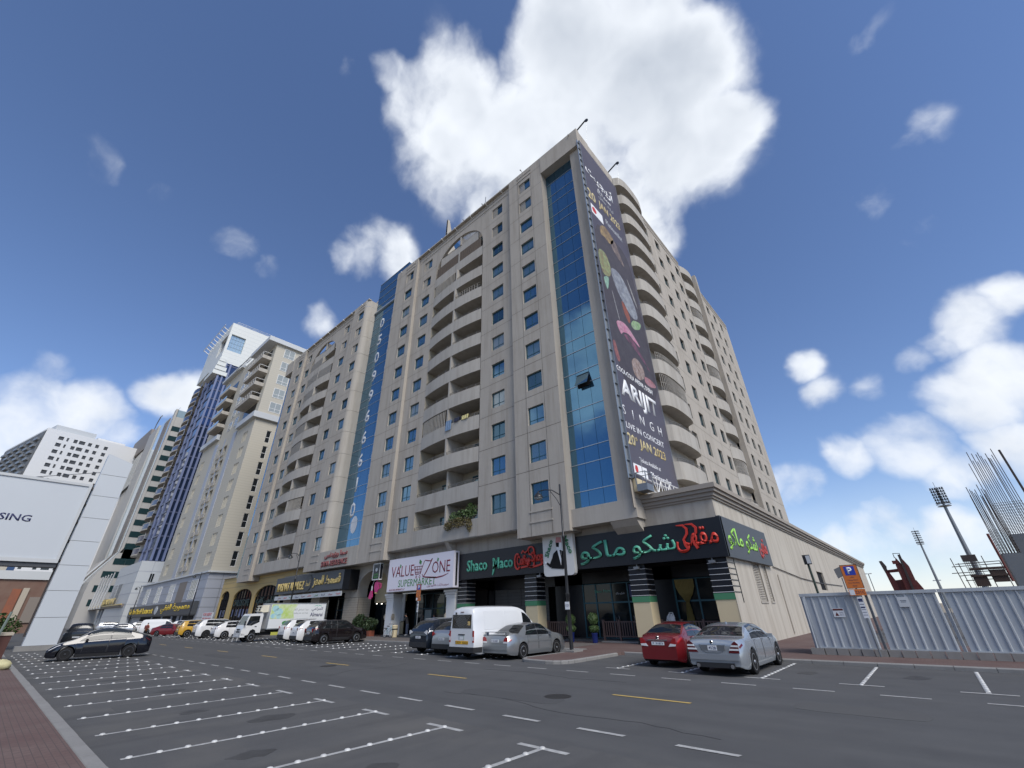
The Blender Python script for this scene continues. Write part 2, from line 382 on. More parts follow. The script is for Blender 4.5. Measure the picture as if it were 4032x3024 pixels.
class MB:
    def __init__(s):
        s.v, s.f, s.mi, s.m = [], [], [], 0

    def add(s, vs, fs):
        n = len(s.v)
        s.v += [tuple(v) for v in vs]
        s.f += [tuple(i + n for i in f) for f in fs]
        s.mi += [s.m] * len(fs)
        return s

    def quad(s, a, b, c, d):
        return s.add([a, b, c, d], [(0, 1, 2, 3)])

    def box(s, x0, y0, z0, x1, y1, z1):
        if x0 > x1: x0, x1 = x1, x0
        if y0 > y1: y0, y1 = y1, y0
        if z0 > z1: z0, z1 = z1, z0
        v = [(x0, y0, z0), (x1, y0, z0), (x1, y1, z0), (x0, y1, z0), (x0, y0, z1), (x1, y0, z1), (x1, y1, z1), (x0, y1, z1)]
        return s.add(v, [(0, 3, 2, 1), (4, 5, 6, 7), (0, 1, 5, 4), (1, 2, 6, 5), (2, 3, 7, 6), (3, 0, 4, 7)])

    def obox(s, c, ax, ay, az):
        c, ax, ay, az = Vector(c), Vector(ax), Vector(ay), Vector(az)
        v = [c + ax * i + ay * j + az * k for k in (-1, 1) for j, i in ((-1, -1), (-1, 1), (1, 1), (1, -1))]
        return s.add(v, [(0, 3, 2, 1), (4, 5, 6, 7), (0, 1, 5, 4), (1, 2, 6, 5), (2, 3, 7, 6), (3, 0, 4, 7)])

    def bar(s, p0, p1, w, h=None):
        p0, p1 = Vector(p0), Vector(p1)
        d = p1 - p0
        a = d.cross(Vector((0, 0, 1)))
        if a.length < 1e-5 * max(d.length, 1e-9) or a.length < 1e-9:
            a = Vector((1, 0, 0))
        a.normalize()
        b = a.cross(d).normalized()
        return s.obox((p0 + p1) / 2, d / 2, a * w / 2, b * (h or w) / 2)

    def tube(s, path, r, n=6, cap=True, closed=False):
        path = [Vector(p) for p in path]
        rs = r if isinstance(r, (list, tuple)) else [r] * len(path)
        base = len(s.v)
        vs, fs = [], []
        prev = None
        L = len(path)
        for i, p in enumerate(path):
            if closed:
                d = path[(i + 1) % L] - path[i - 1]
            else:
                d = path[min(i + 1, L - 1)] - path[max(i - 1, 0)]
            d.normalize()
            if prev is None:
                a = d.cross(Vector((0, 0, 1)))
                if a.length < 1e-3:
                    a = d.cross(Vector((1, 0, 0)))
            else:
                a = prev - d * prev.dot(d)
            a.normalize()
            prev = a
            b = d.cross(a)
            for k in range(n):
                t = 2 * math.pi * k / n
                vs.append(p + (a * math.cos(t) + b * math.sin(t)) * rs[i])
        for i in range(L if closed else L - 1):
            j = (i + 1) % L
            for k in range(n):
                q = (k + 1) % n
                fs.append((i * n + k, i * n + q, j * n + q, j * n + k))
        if cap and not closed:
            fs.append(tuple(range(n - 1, -1, -1)))
            fs.append(tuple((L - 1) * n + k for k in range(n)))
        return s.add(vs, fs)

    def cyl(s, p0, p1, r0, r1=None, n=10):
        return s.tube([p0, p1], [r0, r0 if r1 is None else r1], n)

    def lathe(s, prof, o=(0, 0, 0), n=14, ax="z"):
        vs, fs = [], []
        o = Vector(o)
        for r, z in prof:
            for k in range(n):
                t = 2 * math.pi * k / n
                x, y = r * math.cos(t), r * math.sin(t)
                vs.append(o + (Vector((x, y, z)) if ax == "z" else Vector((x, z, y)) if ax == "y" else Vector((z, x, y))))
        for i in range(len(prof) - 1):
            for k in range(n):
                q = (k + 1) % n
                fs.append((i * n + k, i * n + q, (i + 1) * n + q, (i + 1) * n + k))
        if prof[0][0] > 1e-6:
            fs.append(tuple(range(n - 1, -1, -1)))
        if prof[-1][0] > 1e-6:
            fs.append(tuple((len(prof) - 1) * n + k for k in range(n)))
        return s.add(vs, fs)

    def prism(s, poly, O, U, W, N, d):
        """polygon (u, w) in the plane O+U*u+W*w, extruded by N*d"""
        O, U, W, N = Vector(O), Vector(U), Vector(W), Vector(N)
        n = len(poly)
        a = [O + U * u + W * w for u, w in poly]
        b = [p + N * d for p in a]
        fs = [tuple(range(n)), tuple(range(2 * n - 1, n - 1, -1))]
        fs += [(i, n + i, n + (i + 1) % n, (i + 1) % n) for i in range(n)]
        return s.add(a + b, fs)

    def wall(s, O, U, W, N, u0, u1, w0, w1, holes=(), depth=0.3):
        """sheet with rectangular holes whose reveals go depth back (against N)"""
        O, U, W, N = Vector(O), Vector(U), Vector(W), Vector(N)
        us = sorted({u0, u1, *[min(max(h[i], u0), u1) for h in holes for i in (0, 1)]})
        ws = sorted({w0, w1, *[min(max(h[i], w0), w1) for h in holes for i in (2, 3)]})
        P = lambda u, w, d=0: O + U * u + W * w - N * d
        for i in range(len(us) - 1):
            for j in range(len(ws) - 1):
                cu, cw = (us[i] + us[i + 1]) / 2, (ws[j] + ws[j + 1]) / 2
                if any(h[0] < cu < h[1] and h[2] < cw < h[3] for h in holes):
                    continue
                s.quad(P(us[i], ws[j]), P(us[i + 1], ws[j]), P(us[i + 1], ws[j + 1]), P(us[i], ws[j + 1]))
        if depth:
            for a, b, c, d in holes:
                s.quad(P(a, c), P(b, c), P(b, c, depth), P(a, c, depth))
                s.quad(P(a, d, depth), P(b, d, depth), P(b, d), P(a, d))
                s.quad(P(a, d), P(a, c), P(a, c, depth), P(a, d, depth))
                s.quad(P(b, c), P(b, d), P(b, d, depth), P(b, c, depth))
        return s

    def mesh(s, name, mats, o=Vector((0, 0, 0)), smooth=None):
        me = bpy.data.meshes.new(name)
        me.from_pydata([(v[0] - o[0], v[1] - o[1], v[2] - o[2]) for v in s.v], [], s.f)
        for q in (mats if isinstance(mats, (list, tuple)) else [mats]):
            me.materials.append(q)
        if any(s.mi):
            me.polygons.foreach_set("material_index", s.mi)
        bm = bmesh.new()
        bm.from_mesh(me)
        bmesh.ops.recalc_face_normals(bm, faces=bm.faces)
        bm.to_mesh(me)
        bm.free()
        if smooth:
            me.polygons.foreach_set("use_smooth", [True] * len(me.polygons))
            me.set_sharp_from_angle(angle=R(smooth))
        me.update()
        return me

    def build(s, name, mats, parent=None, smooth=None, kind=None):
        """vertices are in the parent's world frame before it is turned"""
        o = org(parent)
        ob = bpy.data.objects.new(name, s.mesh(name, mats, o, smooth))
        COL.objects.link(ob)
        if parent is not None:
            ob.parent = parent
            ORG[ob.name] = o.copy()
        else:
            ORG[ob.name] = Vector((0, 0, 0))
        if kind:
            ob["kind"] = kind
        return ob


def put(me, name, parent, loc, rz=0.0, scale=None):
    """an object on shared mesh data at a world place under parent"""
    ob = bpy.data.objects.new(name, me)
    COL.objects.link(ob)
    ob.location = Vector(loc) - org(parent)
    ob.rotation_euler = (0, 0, rz)
    if scale:
        ob.scale = scale
    ob.parent = parent
    ORG[ob.name] = Vector(loc)
    return ob


def putsub(me, name, parent, loc=(0, 0, 0), rz=0.0):
    """the same, placed in the frame of a part"""
    ob = bpy.data.objects.new(name, me)
    COL.objects.link(ob)
    ob.location = loc
    ob.rotation_euler = (0, 0, rz)
    ob.parent = parent
    ORG[ob.name] = org(parent)
    return ob


def copy_tree(o, parent=None):
    c = o.copy()
    COL.objects.link(c)
    if parent is not None:
        c.parent = parent
    ORG[c.name] = org(o).copy()
    for ch in o.children:
        copy_tree(ch, c)
    return c


def setting(o, kind="structure"):
    o["kind"] = kind
    return o


X, Y, Z = Vector((1, 0, 0)), Vector((0, 1, 0)), Vector((0, 0, 1))

# ---- lettering: text turned into a mesh; Arabic through its presentation forms, set right to left
AR = {'ا': 'FE8D FE8E', 'ب': 'FE8F FE90 FE91 FE92', 'ة': 'FE93 FE94', 'ت': 'FE95 FE96 FE97 FE98', 'ج': 'FE9D FE9E FE9F FEA0', 'ح': 'FEA1 FEA2 FEA3 FEA4',
      'د': 'FEA9 FEAA', 'ر': 'FEAD FEAE', 'ز': 'FEAF FEB0', 'س': 'FEB1 FEB2 FEB3 FEB4', 'ش': 'FEB5 FEB6 FEB7 FEB8', 'ض': 'FEBD FEBE FEBF FEC0', 'ط': 'FEC1 FEC2 FEC3 FEC4',
      'ع': 'FEC9 FECA FECB FECC', 'غ': 'FECD FECE FECF FED0', 'ف': 'FED1 FED2 FED3 FED4', 'ق': 'FED5 FED6 FED7 FED8', 'ك': 'FED9 FEDA FEDB FEDC', 'ل': 'FEDD FEDE FEDF FEE0',
      'م': 'FEE1 FEE2 FEE3 FEE4', 'ن': 'FEE5 FEE6 FEE7 FEE8', 'ه': 'FEE9 FEEA FEEB FEEC', 'و': 'FEED FEEE', 'ى': 'FEEF FEF0', 'ي': 'FEF1 FEF2 FEF3 FEF4', 'ث': 'FE99 FE9A FE9B FE9C', 'أ': 'FE83 FE84'}


def arabic(t):
    out = []
    for w in t.split(" "):
        s = ""
        for i, ch in enumerate(w):
            f = AR[ch].split()
            pj = i > 0 and len(AR[w[i - 1]].split()) == 4
            nj = i < len(w) - 1
            k = (3 if pj and nj else 2 if nj and not pj else 1 if pj else 0) if len(f) == 4 else (1 if pj else 0)
            s += chr(int(f[k], 16))
        out.append(s[::-1])
    return " ".join(out[::-1])


def text_mesh(t, h, bold=0.0, width=None, extr=0.02, shear=0.0, res=2, track=1.0):
    c = bpy.data.curves.new("lettering", "FONT")
    c.body = t
    c.resolution_u = res
    c.extrude = 0
    c.offset = bold
    c.shear = shear
    c.space_character = track
    o = bpy.data.objects.new("lettering", c)
    COL.objects.link(o)
    bpy.context.view_layer.update()
    me = bpy.data.meshes.new_from_object(o.evaluated_get(bpy.context.evaluated_depsgraph_get()))
    bpy.data.objects.remove(o)
    xs = [v.co.x for v in me.vertices]
    ys = [v.co.y for v in me.vertices]
    x0, x1, y0, y1 = min(xs), max(xs), min(ys), max(ys)
    sy = h / (y1 - y0)
    sx = sy if width is None else width / (x1 - x0)
    bm = bmesh.new()
    bm.from_mesh(me)
    for v in bm.verts:
        v.co = Vector(((v.co.x - (x0 + x1) / 2) * sx, (v.co.y - (y0 + y1) / 2) * sy, 0))
    if extr:
        r = bmesh.ops.extrude_face_region(bm, geom=bm.faces[:])
        for g in r["geom"]:
            if isinstance(g, bmesh.types.BMVert):
                g.co.z += extr
        bmesh.ops.recalc_face_normals(bm, faces=bm.faces)
    bm.to_mesh(me)
    bm.free()
    return me, (x1 - x0) * sx


def letters(t, parent, c, h, ma, U=X, W=Z, N=-Y, name="lettering", **kw):
    """a text part centred at world point c, reading along U with W up, raised along N"""
    me, w = text_mesh(t, h, **kw)
    o = org(parent)
    c = Vector(c)
    U, W, N = Vector(U), Vector(W), Vector(N)
    for v in me.vertices:
        p = v.co.copy()
        v.co = c + U * p.x + W * p.y + N * p.z - o
    me.materials.append(ma)
    me.update()
    ob = bpy.data.objects.new(name, me)
    COL.objects.link(ob)
    ob.parent = parent
    ORG[ob.name] = o.copy()
    return ob


def stroke(mb, pts, O, U, W, N, width, d, closed=False):
    """a flat brush stroke of given width in a plane, raised d"""
    O, U, W, N = Vector(O), Vector(U), Vector(W), Vector(N)
    n = len(pts)
    L, Rr = [], []
    for i, p in enumerate(pts):
        a, b = pts[max(i - 1, 0)], pts[min(i + 1, n - 1)]
        t = Vector((b[0] - a[0], b[1] - a[1]))
        if t.length < 1e-9:
            t = Vector((1, 0))
        t.normalize()
        w = (width[i] if isinstance(width, (list, tuple)) else width) / 2
        L.append((p[0] - t.y * w, p[1] + t.x * w))
        Rr.append((p[0] + t.y * w, p[1] - t.x * w))
    for i in range(n - 1):
        mb.prism([L[i], L[i + 1], Rr[i + 1], Rr[i]], O, U, W, N, d)


def leaves(mb, c, r, n, size, flat=1.0, seed=0, shell=0.55):
    rnd = random.Random(seed)
    for _ in range(n):
        while True:
            p = Vector((rnd.uniform(-1, 1), rnd.uniform(-1, 1), rnd.uniform(-1, 1)))
            if shell < p.length <= 1:
                break
        q = Vector(c) + Vector((p.x * r[0], p.y * r[1], p.z * r[2]))
        a = Vector((rnd.uniform(-1, 1), rnd.uniform(-1, 1), rnd.uniform(-1, 1))).normalized()
        b = a.orthogonal().normalized()
        sz = size * rnd.uniform(0.6, 1.3)
        mb.quad(q - a * sz, q + b * sz * 0.45, q + a * sz, q - b * sz * 0.45)

# ================================================================== SETTING
def sheet(name, x0, y0, x1, y1, z, ma, nx=1):
    mb = MB()
    mb.quad((x0, y0, z), (x1, y0, z), (x1, y1, z), (x0, y1, z))
    return mb.build(name, ma, kind="structure")


sheet("ground", -1500, -1500, 1500, 1500, -0.03, M["sand"])
sheet("road", -420, 2.0, 80, 23.2, 0.0, M["asphalt"])
sheet("parking_surface", -75, 2.06, 20, 7.4, 0.004, M["asphalt2"])
sheet("side_road", -13.0, 30, 40, 140, -0.012, M["asphalt2"])

# pavement slabs (raised 0.12)
PZ = 0.12


def slab(name, poly, z, ma):
    mb = MB()
    mb.prism([(p[0], p[1]) for p in poly], (0, 0, -0.03), X, Y, Z, z + 0.03)
    return mb.build(name, ma, kind="structure")


def arc(cx, cy, r, a0, a1, n=5):
    return [(cx + r * math.cos(R(a0 + (a1 - a0) * i / n)), cy + r * math.sin(R(a0 + (a1 - a0) * i / n))) for i in range(n + 1)]


slab("near_pavement", [(-80, -9), (30, -9), (30, 1.83), (-80, 1.83)], 0.10, M["paver"])
island = [(-15.05, 22.75)] + arc(-14.35, 17.85, 0.65, 180, 270) + arc(-13.35, 17.85, 0.72, 270, 360) + [(-12.62, 21.6)] + arc(-12.0, 21.7, 0.62, 180, 90, 3)[1:]
isl_edge = island[:]
slab("far_pavement", [(-93, 23.05)] + [(-15.05, 23.05)] + island[1:] + [(20, 22.32), (20, 24.0), (-4.2, 34), (-4.2, 110), (-8.0, 110), (-8.0, 30.5), (-93, 30.5)], PZ, M["paver"])
mbg = MB()
mbg.quad((-92, 23.05, PZ + .004), (-16.5, 23.05, PZ + .004), (-16.5, 27.0, PZ + .004), (-92, 27.0, PZ + .004))
mbg.build("grey_pavement_strip", M["paver_g"], kind="structure")
slab("left_pavement", [(-400, 23.05), (-93.4, 23.05), (-93.4, 60), (-400, 60)], PZ, M["paver_g"])


def kerb_run(kerb, pts, h, w=0.17, L=0.98, side=1):
    """separate kerb stones along a polyline, their road face on the line"""
    for (ax, ay), (bx, by) in zip(pts[:-1], pts[1:]):
        a, b = Vector((ax, ay, 0)), Vector((bx, by, 0))
        d = b - a
        n = max(1, round(d.length / L))
        t = d.normalized()
        nrm = Vector((-t.y, t.x, 0)) * side
        st = d.length / n
        for i in range(n):
            mb = MB()
            c = a + t * (st * (i + .5)) + nrm * w / 2
            j = random.uniform(-.006, .006)
            hl = st / 2 - .008
            p = [(-w / 2, 0), (w / 2, 0), (w / 2, h), (-w / 2 + .03, h), (-w / 2, h - .03)]
            mb.prism(p, c - t * hl + nrm * j - Z * .02, nrm, Z, t, 2 * hl)
            mb.build("kerb_stone", M["kerb"], kerb)


def kerb_obj(name):
    o = thing(name, None, None)
    o["kind"] = "structure"
    return o


k1 = kerb_obj("near_kerb")
kerb_run(k1, [(-46, 1.83), (-8, 1.83)], 0.115, 0.22, 1.0, 1)
k2 = kerb_obj("far_kerb")
kerb_run(k2, [(-42, 22.88), (-15.22, 22.88)], 0.15, 0.17, 1.0)
ip = [(-15.22, 22.88)] + [(-15.22, 17.85)] + arc(-14.35, 17.85, 0.82, 190, 270, 3) + arc(-13.35, 17.85, 0.89, 270, 360, 4) + [(-12.46, 21.6)]
kerb_run(k2, ip, 0.15, 0.17, 0.85)
kerb_run(k2, [(-12.46, 22.15), (20, 22.15)], 0.15, 0.17, 1.0)
mb = MB()
mb.box(-46, 1.84, -0.02, -80, 2.05, 0.115)
mb.build("near_kerb_far_end", M["kerb"], kind="structure")
mb = MB()
mb.box(-42.01, 22.88, -.02, -400, 23.05, 0.15)
mb.build("far_kerb_long_run", M["kerb"], kind="structure")

# ---- painted markings
zm = 0.008


def dashes(name, y, xs, L, w, ma):
    mb = MB()
    for x in xs:
        rag = random.uniform(-.03, .03)
        mb.quad((x, y - w / 2, zm), (x + L, y - w / 2, zm), (x + L + rag, y + w / 2, zm), (x + rag, y + w / 2, zm))
    return mb.build(name, ma, kind="structure")


dashes("near_lane_marking", 8.46, [-4.0 - 1.955 * i for i in range(0, 26)], 1.0, 0.115, M["white_road"])
dashes("far_lane_marking", 15.6, [3.9 - 1.90 * i for i in range(0, 52)], 0.97, 0.11, M["white_road"])
dashes("centre_lane_marking", 12.03, [-7.25 - 7.85 * i for i in range(-1, 10)], 2.1, 0.11, M["yellow_road"])

stud = MB()
stud.lathe([(0.054, 0), (0.050, 0.014), (0.034, 0.025), (0.0, 0.030)], n=8)
stud_me = stud.mesh("parking_stud", mat("ceramic_stud", (0.60, 0.60, 0.585), 0.4, noise=[(1.7, 0.8, (0.36, 0.355, 0.34))]), smooth=50)
loose = MB()


def bay(x, yT, y0, dy, nst, as_parts, stem=True, tw=0.52, lean=0.0):
    """one parking bay line: a stem from yT towards y0 with a T across its road end"""
    o = thing("parking_bay_line", None, None, (x, yT, 0))
    o["kind"] = "structure"
    mb = MB()
    z = 0.0085
    mb.quad((x - tw, yT - .06, z), (x + tw, yT - .06, z), (x + tw, yT + .06, z), (x - tw, yT + .06, z))
    s = 1 if y0 > yT else -1
    a, b = sorted((yT + s * .06, y0))
    la, lb = (lean * (a - yT), lean * (b - yT))
    mb.quad((x - .05 + la, a, z), (x + .05 + la, a, z), (x + .05 + lb, b, z), (x - .05 + lb, b, z))
    mb.build("painted_line", M["white_road"], o)
    for i in range(nst):
        if random.random() < .05:
            continue
        y = yT + s * i * dy
        if as_parts:
            put(stud_me, "parking_stud", o, (x + lean * (y - yT), y, 0.007))
        else:
            loose.lathe([(0.062, 0), (0.045, 0.028), (0.0, 0.036)], (x + lean * (y - yT), y, .007), n=6)
    return o


for i in range(19):
    bay(-5.64 - 2.487 * i, 6.97, 2.35, 0.41, 12, True, lean=0.032)
for i in range(5):
    bay(0.22 - 2.55 * i, 17.15, 22.05, 0.41, 12, True, lean=-0.004)
for i in range(30):
    bay(-17.31 - 2.475 * i, 17.2, 21.6, 0.42, 11, False)
lo = loose.build("far_parking_studs", M["white_p"])
lo["kind"] = "stuff"

# ---- repairs, covers and stains that have a shape of their own
for i, (x, y, w, d, ma) in enumerate(((-9.5, 10.4, 3.4, .9, "patch_dark"), (-24.0, 13.6, 6.0, 1.1, "patch_dark"), (-2.0, 13.2, 2.4, 1.0, "patch_pale"), (-16.5, 4.2, 1.6, 2.2, "patch_pale"), (-33, 10.6, 5.0, .8, "patch_dark"))):
    if ma not in M:
        M[ma] = mat(ma, (0.070, 0.071, 0.074) if ma == "patch_dark" else (0.088, 0.088, 0.088), 0.88, spec=.2, noise=[(2, .5, (0.075, 0.075, 0.076)), (60, .5, (0.10, 0.10, 0.10))])
    mb = MB()
    n = 16
    mb.prism([(x + (w / 2) * max(-1, min(1, 1.25 * math.cos(R(360 * k / n)))) + random.uniform(-.05, .05), y + (d / 2) * max(-1, min(1, 1.25 * math.sin(R(360 * k / n)))) + random.uniform(-.04, .04)) for k in range(n)], (0, 0, 0.0045 if y < 7.4 else .001), X, Y, Z, .003)
    setting(mb.build("road_patch", M[ma]))
M["oil"] = mat("oil_stain", (0.052, 0.051, 0.051), 0.65, spec=.25, noise=[(3, .8, (0.075, 0.075, 0.075))])
for x, y, r in ((-6.9, 4.6, .38), (-9.3, 3.8, .3), (-12.0, 5.2, .42), (-14.4, 4.3, .3), (-4.0, 19.2, .35), (-1.2, 19.6, .4), (1.6, 19.4, .3), (-19.0, 4.9, .4), (-24.4, 4.2, .35)):
    mb = MB()
    n = 14
    mb.prism([(x + r * random.uniform(.55, 1.1) * math.cos(R(360 * k / n)), y + 1.35 * r * random.uniform(.55, 1.1) * math.sin(R(360 * k / n))) for k in range(n)], (0, 0, .0045 if y < 7.4 else .001), X, Y, Z, .0025)
    setting(mb.build("oil_stain", M["oil"]))
M["crack"] = mat("sealed_crack", (0.030, 0.030, 0.032), 0.8)
for pts in ([(-3.5, 9.2), (-5.2, 9.6), (-7.0, 9.4), (-9.4, 10.0), (-12, 9.7)], [(-8, 14.2), (-10, 14.0), (-12.2, 14.5), (-15, 14.3)], [(-18, 9.6), (-19.0, 11), (-18.6, 12.8), (-19.5, 14.6)]):
    mb = MB()
    q = []
    for (ax, ay), (bx, by) in zip(pts[:-1], pts[1:]):
        q += [(ax + (bx - ax) * k / 5 + random.uniform(-.06, .06), ay + (by - ay) * k / 5 + random.uniform(-.06, .06)) for k in range(5)]
    stroke(mb, q, (0, 0, .001), X, Y, Z, .022, .0022)
    setting(mb.build("road_crack", M["crack"]))
for x, y in ((-8.3, 11.0), (-21.5, 11.4)):
    t = thing("manhole_cover", "round iron cover in the road %s" % ("nearest the single lane dash" if x > -10 else "farther down the lane"), "manhole cover", (x, y, 0))
    mb = MB()
    mb.lathe([(.36, .002), (.36, .007), (.30, .007), (.30, .005), (.0, .005)], (x, y, 0), 20)
    mb.build("cover", mat("worn_iron", (0.045, 0.043, 0.042), 0.55, metal=.4), t)

# ================================================================== MAIN APARTMENT BUILDING
BL = thing("apartment_building", "long beige twelve storey apartment block with shops below and a concert banner on its corner", "building", (-48.7, 40, 0))
NF, Z0, FH = 12, 9.25, 3.28
ROOF = 48.8
zf = lambda k: Z0 + FH * k                       # window sill of storey k
YW, YP, WH = 26.0, 25.6, 1.62                    # wall plane, pilaster plane, window height


def win_mesh(w, h, frame, glass, kind=0):
    """window in its own frame, centred on x, sill at z=0, glass at y=0: frame mesh and pane mesh"""
    f = MB()
    t = .07
    f.box(-w / 2, -.05, 0, -w / 2 + t, .05, h)
    f.box(w / 2 - t, -.05, 0, w / 2, .05, h)
    f.box(-w / 2 + t, -.05, h - t, w / 2 - t, .05, h)
    f.box(-w / 2 + t, -.05, 0, w / 2 - t, .05, t)
    f.box(-.025, -.04, t, .025, .04, h - t)
    f.box(-w / 2 + t, -.045, h * .24, -.025, .045, h * .24 + .045)
    f.box(.025, -.045, h * .24, w / 2 - t, .045, h * .24 + .045)
    g = MB()
    g.box(-w / 2 + t, -.012, t, w / 2 - t, .012, h - t)
    return f.mesh("window_frame", frame), g.mesh("window_pane", glass)


WF, WG = win_mesh(1.7, WH, M["teal"], M["glass_win"])
WGV = [WG]
for nm_, c_, mt_ in (("dusty_window_glass", (0.15, 0.24, 0.30), .6), ("dark_blue_window_glass", (0.06, 0.12, 0.17), .75), ("curtained_window_glass", (0.26, 0.31, 0.33), .35)):
    WGV.append(win_mesh(1.7, WH, M["teal"], mat(nm_, c_, .06, metal=mt_))[1])
WF2, WG2 = win_mesh(1.4, WH, M["teal_d"], M["glass_side"])
# half shutter of pale bars some tenants fixed over one sash
gm = MB()
for i in range(9):
    gm.box(-.80 + i * .09, -.10, .05, -.765 + i * .09, -.07, 1.55)
gm.box(-.82, -.11, .04, -.02, -.06, .08)
gm.box(-.82, -.11, 1.5, -.02, -.06, 1.56)
GRILLE = gm.mesh("window_grille", M["balc"])


def window(parent, x, y, z, rz=0.0, me=None, grille=False):
    f, g = me or (WF, random.choices(WGV, (6, 3, 2, 2))[0])
    w = put(f, "window", parent, (x, y, z), rz)
    pn = putsub(g, "pane", w)
    pn.rotation_euler = (random.uniform(-.02, .012), 0, random.uniform(-.015, .015))
    if grille:
        putsub(GRILLE, "grille", w)
    return w


def bay_wall(x0, x1, y, zb, wins, cols=None, ma="conc", name="wall_panel"):
    """storey-high wall panels with open joints over a dark backing; wins = window centre xs"""
    cuts = sorted({x0, x1, *(cols or [])})
    zs = [zb] + [zf(k) - 0.62 for k in range(1, NF)] + [zf(11) + 2.2, ROOF]
    for a, b in zip(cuts[:-1], cuts[1:]):
        for j, (c, d) in enumerate(zip(zs[:-1], zs[1:])):
            hs = []
            for wx in wins:
                if a < wx < b:
                    for k in range(NF):
                        if c < zf(k) + .5 < d:
                            hs.append((wx - .86, wx + .86, zf(k), zf(k) + WH))
            g = .018
            mb = MB()
            mb.wall((0, y, 0), X, Z, -Y, a + (g if a > x0 else 0), b - (g if b < x1 else 0), c + g, d - g, hs, .26)
            mb.build(name, M[ma], BL)
    bk = MB()
    hs = [(wx - .86, wx + .86, zf(k), zf(k) + WH) for wx in wins for k in range(NF)]
    bk.wall((0, y + .035, 0), X, Z, -Y, x0, x1, zb, ROOF, hs, 0)
    bk.build("joint_backing", M["joint"], BL)
    for wx in wins:
        for k in range(NF):
            gr = (k >= 10 and random.random() < .8) or (k in (8, 9) and random.random() < .35)
            window(BL, wx, y + .2, zf(k), 0, None, gr)


def trims(x0, x1, y):
    """two raised bands under the parapet and under the lowest window"""
    mb = MB()
    for z in (47.55, 48.15):
        mb.box(x0, y - .05, z, x1, y + .01, z + .13)
    for z in (8.62, 7.85):
        if z > 7.6 and y < 25.8:
            mb.box(x0, y - .05, z, x1, y + .01, z + .12)
    mb.build("wall_moulding", M["conc2"], BL)


def side(x, ya, yb, za, zb, ma="conc"):
    mb = MB()
    mb.quad((x, ya, za), (x, yb, za), (x, yb, zb), (x, ya, zb))
    mb.build("wall_return", M[ma], BL)


def soffit(x0, x1, ya, yb, z, ma="conc2"):
    mb = MB()
    mb.box(x0, ya, z, x1, yb, z + .04)
    mb.build("soffit", M[ma], BL)


# pilasters
for x0, x1, wx in ((-22.3, -17.4, -19.9), (-45.8, -40.6, -42.25), (-81.9, -76.85, -78.68)):
    bay_wall(x0, x1, YP, 6.9, [wx], [wx - 1.0, wx + 1.0], "conc")
    trims(wx - 1.1, wx + 1.1, YP)
    side(x0, YP, 28.3, 6.9, ROOF)
    side(x1, YP, 28.3, 6.9, ROOF)
    soffit(x0, x1, YP + .04, 27.2, 6.9)
# pilaster left of the numbered glass, with a rounded corner
bay_wall(-58.6, -55.0, YP, 6.9, [-55.95], [], "conc")
trims(-57.0, -55.1, YP)
side(-58.6, YP, 28.3, 6.9, ROOF)
soffit(-58.6, -45.8, YP + .04, 27.2, 6.9)
rc = MB()
pts = [(-55.0 + .8 * math.sin(R(a)), YP + .8 * (1 - math.cos(R(a)))) for a in range(0, 91, 10)] + [(-54.2, 27.6)]
for j in range(13):
    za = 6.9 if j == 0 else zf(j) - .62
    zb = zf(j + 1) - .62 if j < 11 else (zf(11) + 2.2 if j == 11 else ROOF)
    za = zf(11) + 2.2 if j == 12 else za
    for (ax, ay), (bx, by) in zip(pts[:-1], pts[1:]):
        rc.quad((ax, ay, za + .015), (bx, by, za + .015), (bx, by, zb - .015), (ax, ay, zb - .015))
rc.build("rounded_wall", M["conc2"], BL, smooth=30)
# name board under the glass
nb = MB()
nb.box(-54.9, YP - .02, 6.9, -45.8, YP + .2, 8.9)
nb.build("name_board", M["conc2"], BL)


# main wall bays with balconies
def parapet_y(x, x0, x1, d):
    t = (x - (x0 + x1) / 2) / ((x1 - x0) / 2)
    return YW - .02 - d * (1 - t * t)


def BUL(k):
    return 0.03 if k < 2 else (0.48, 0.36, 0.10, -0.2)[max(0, k - 8)]


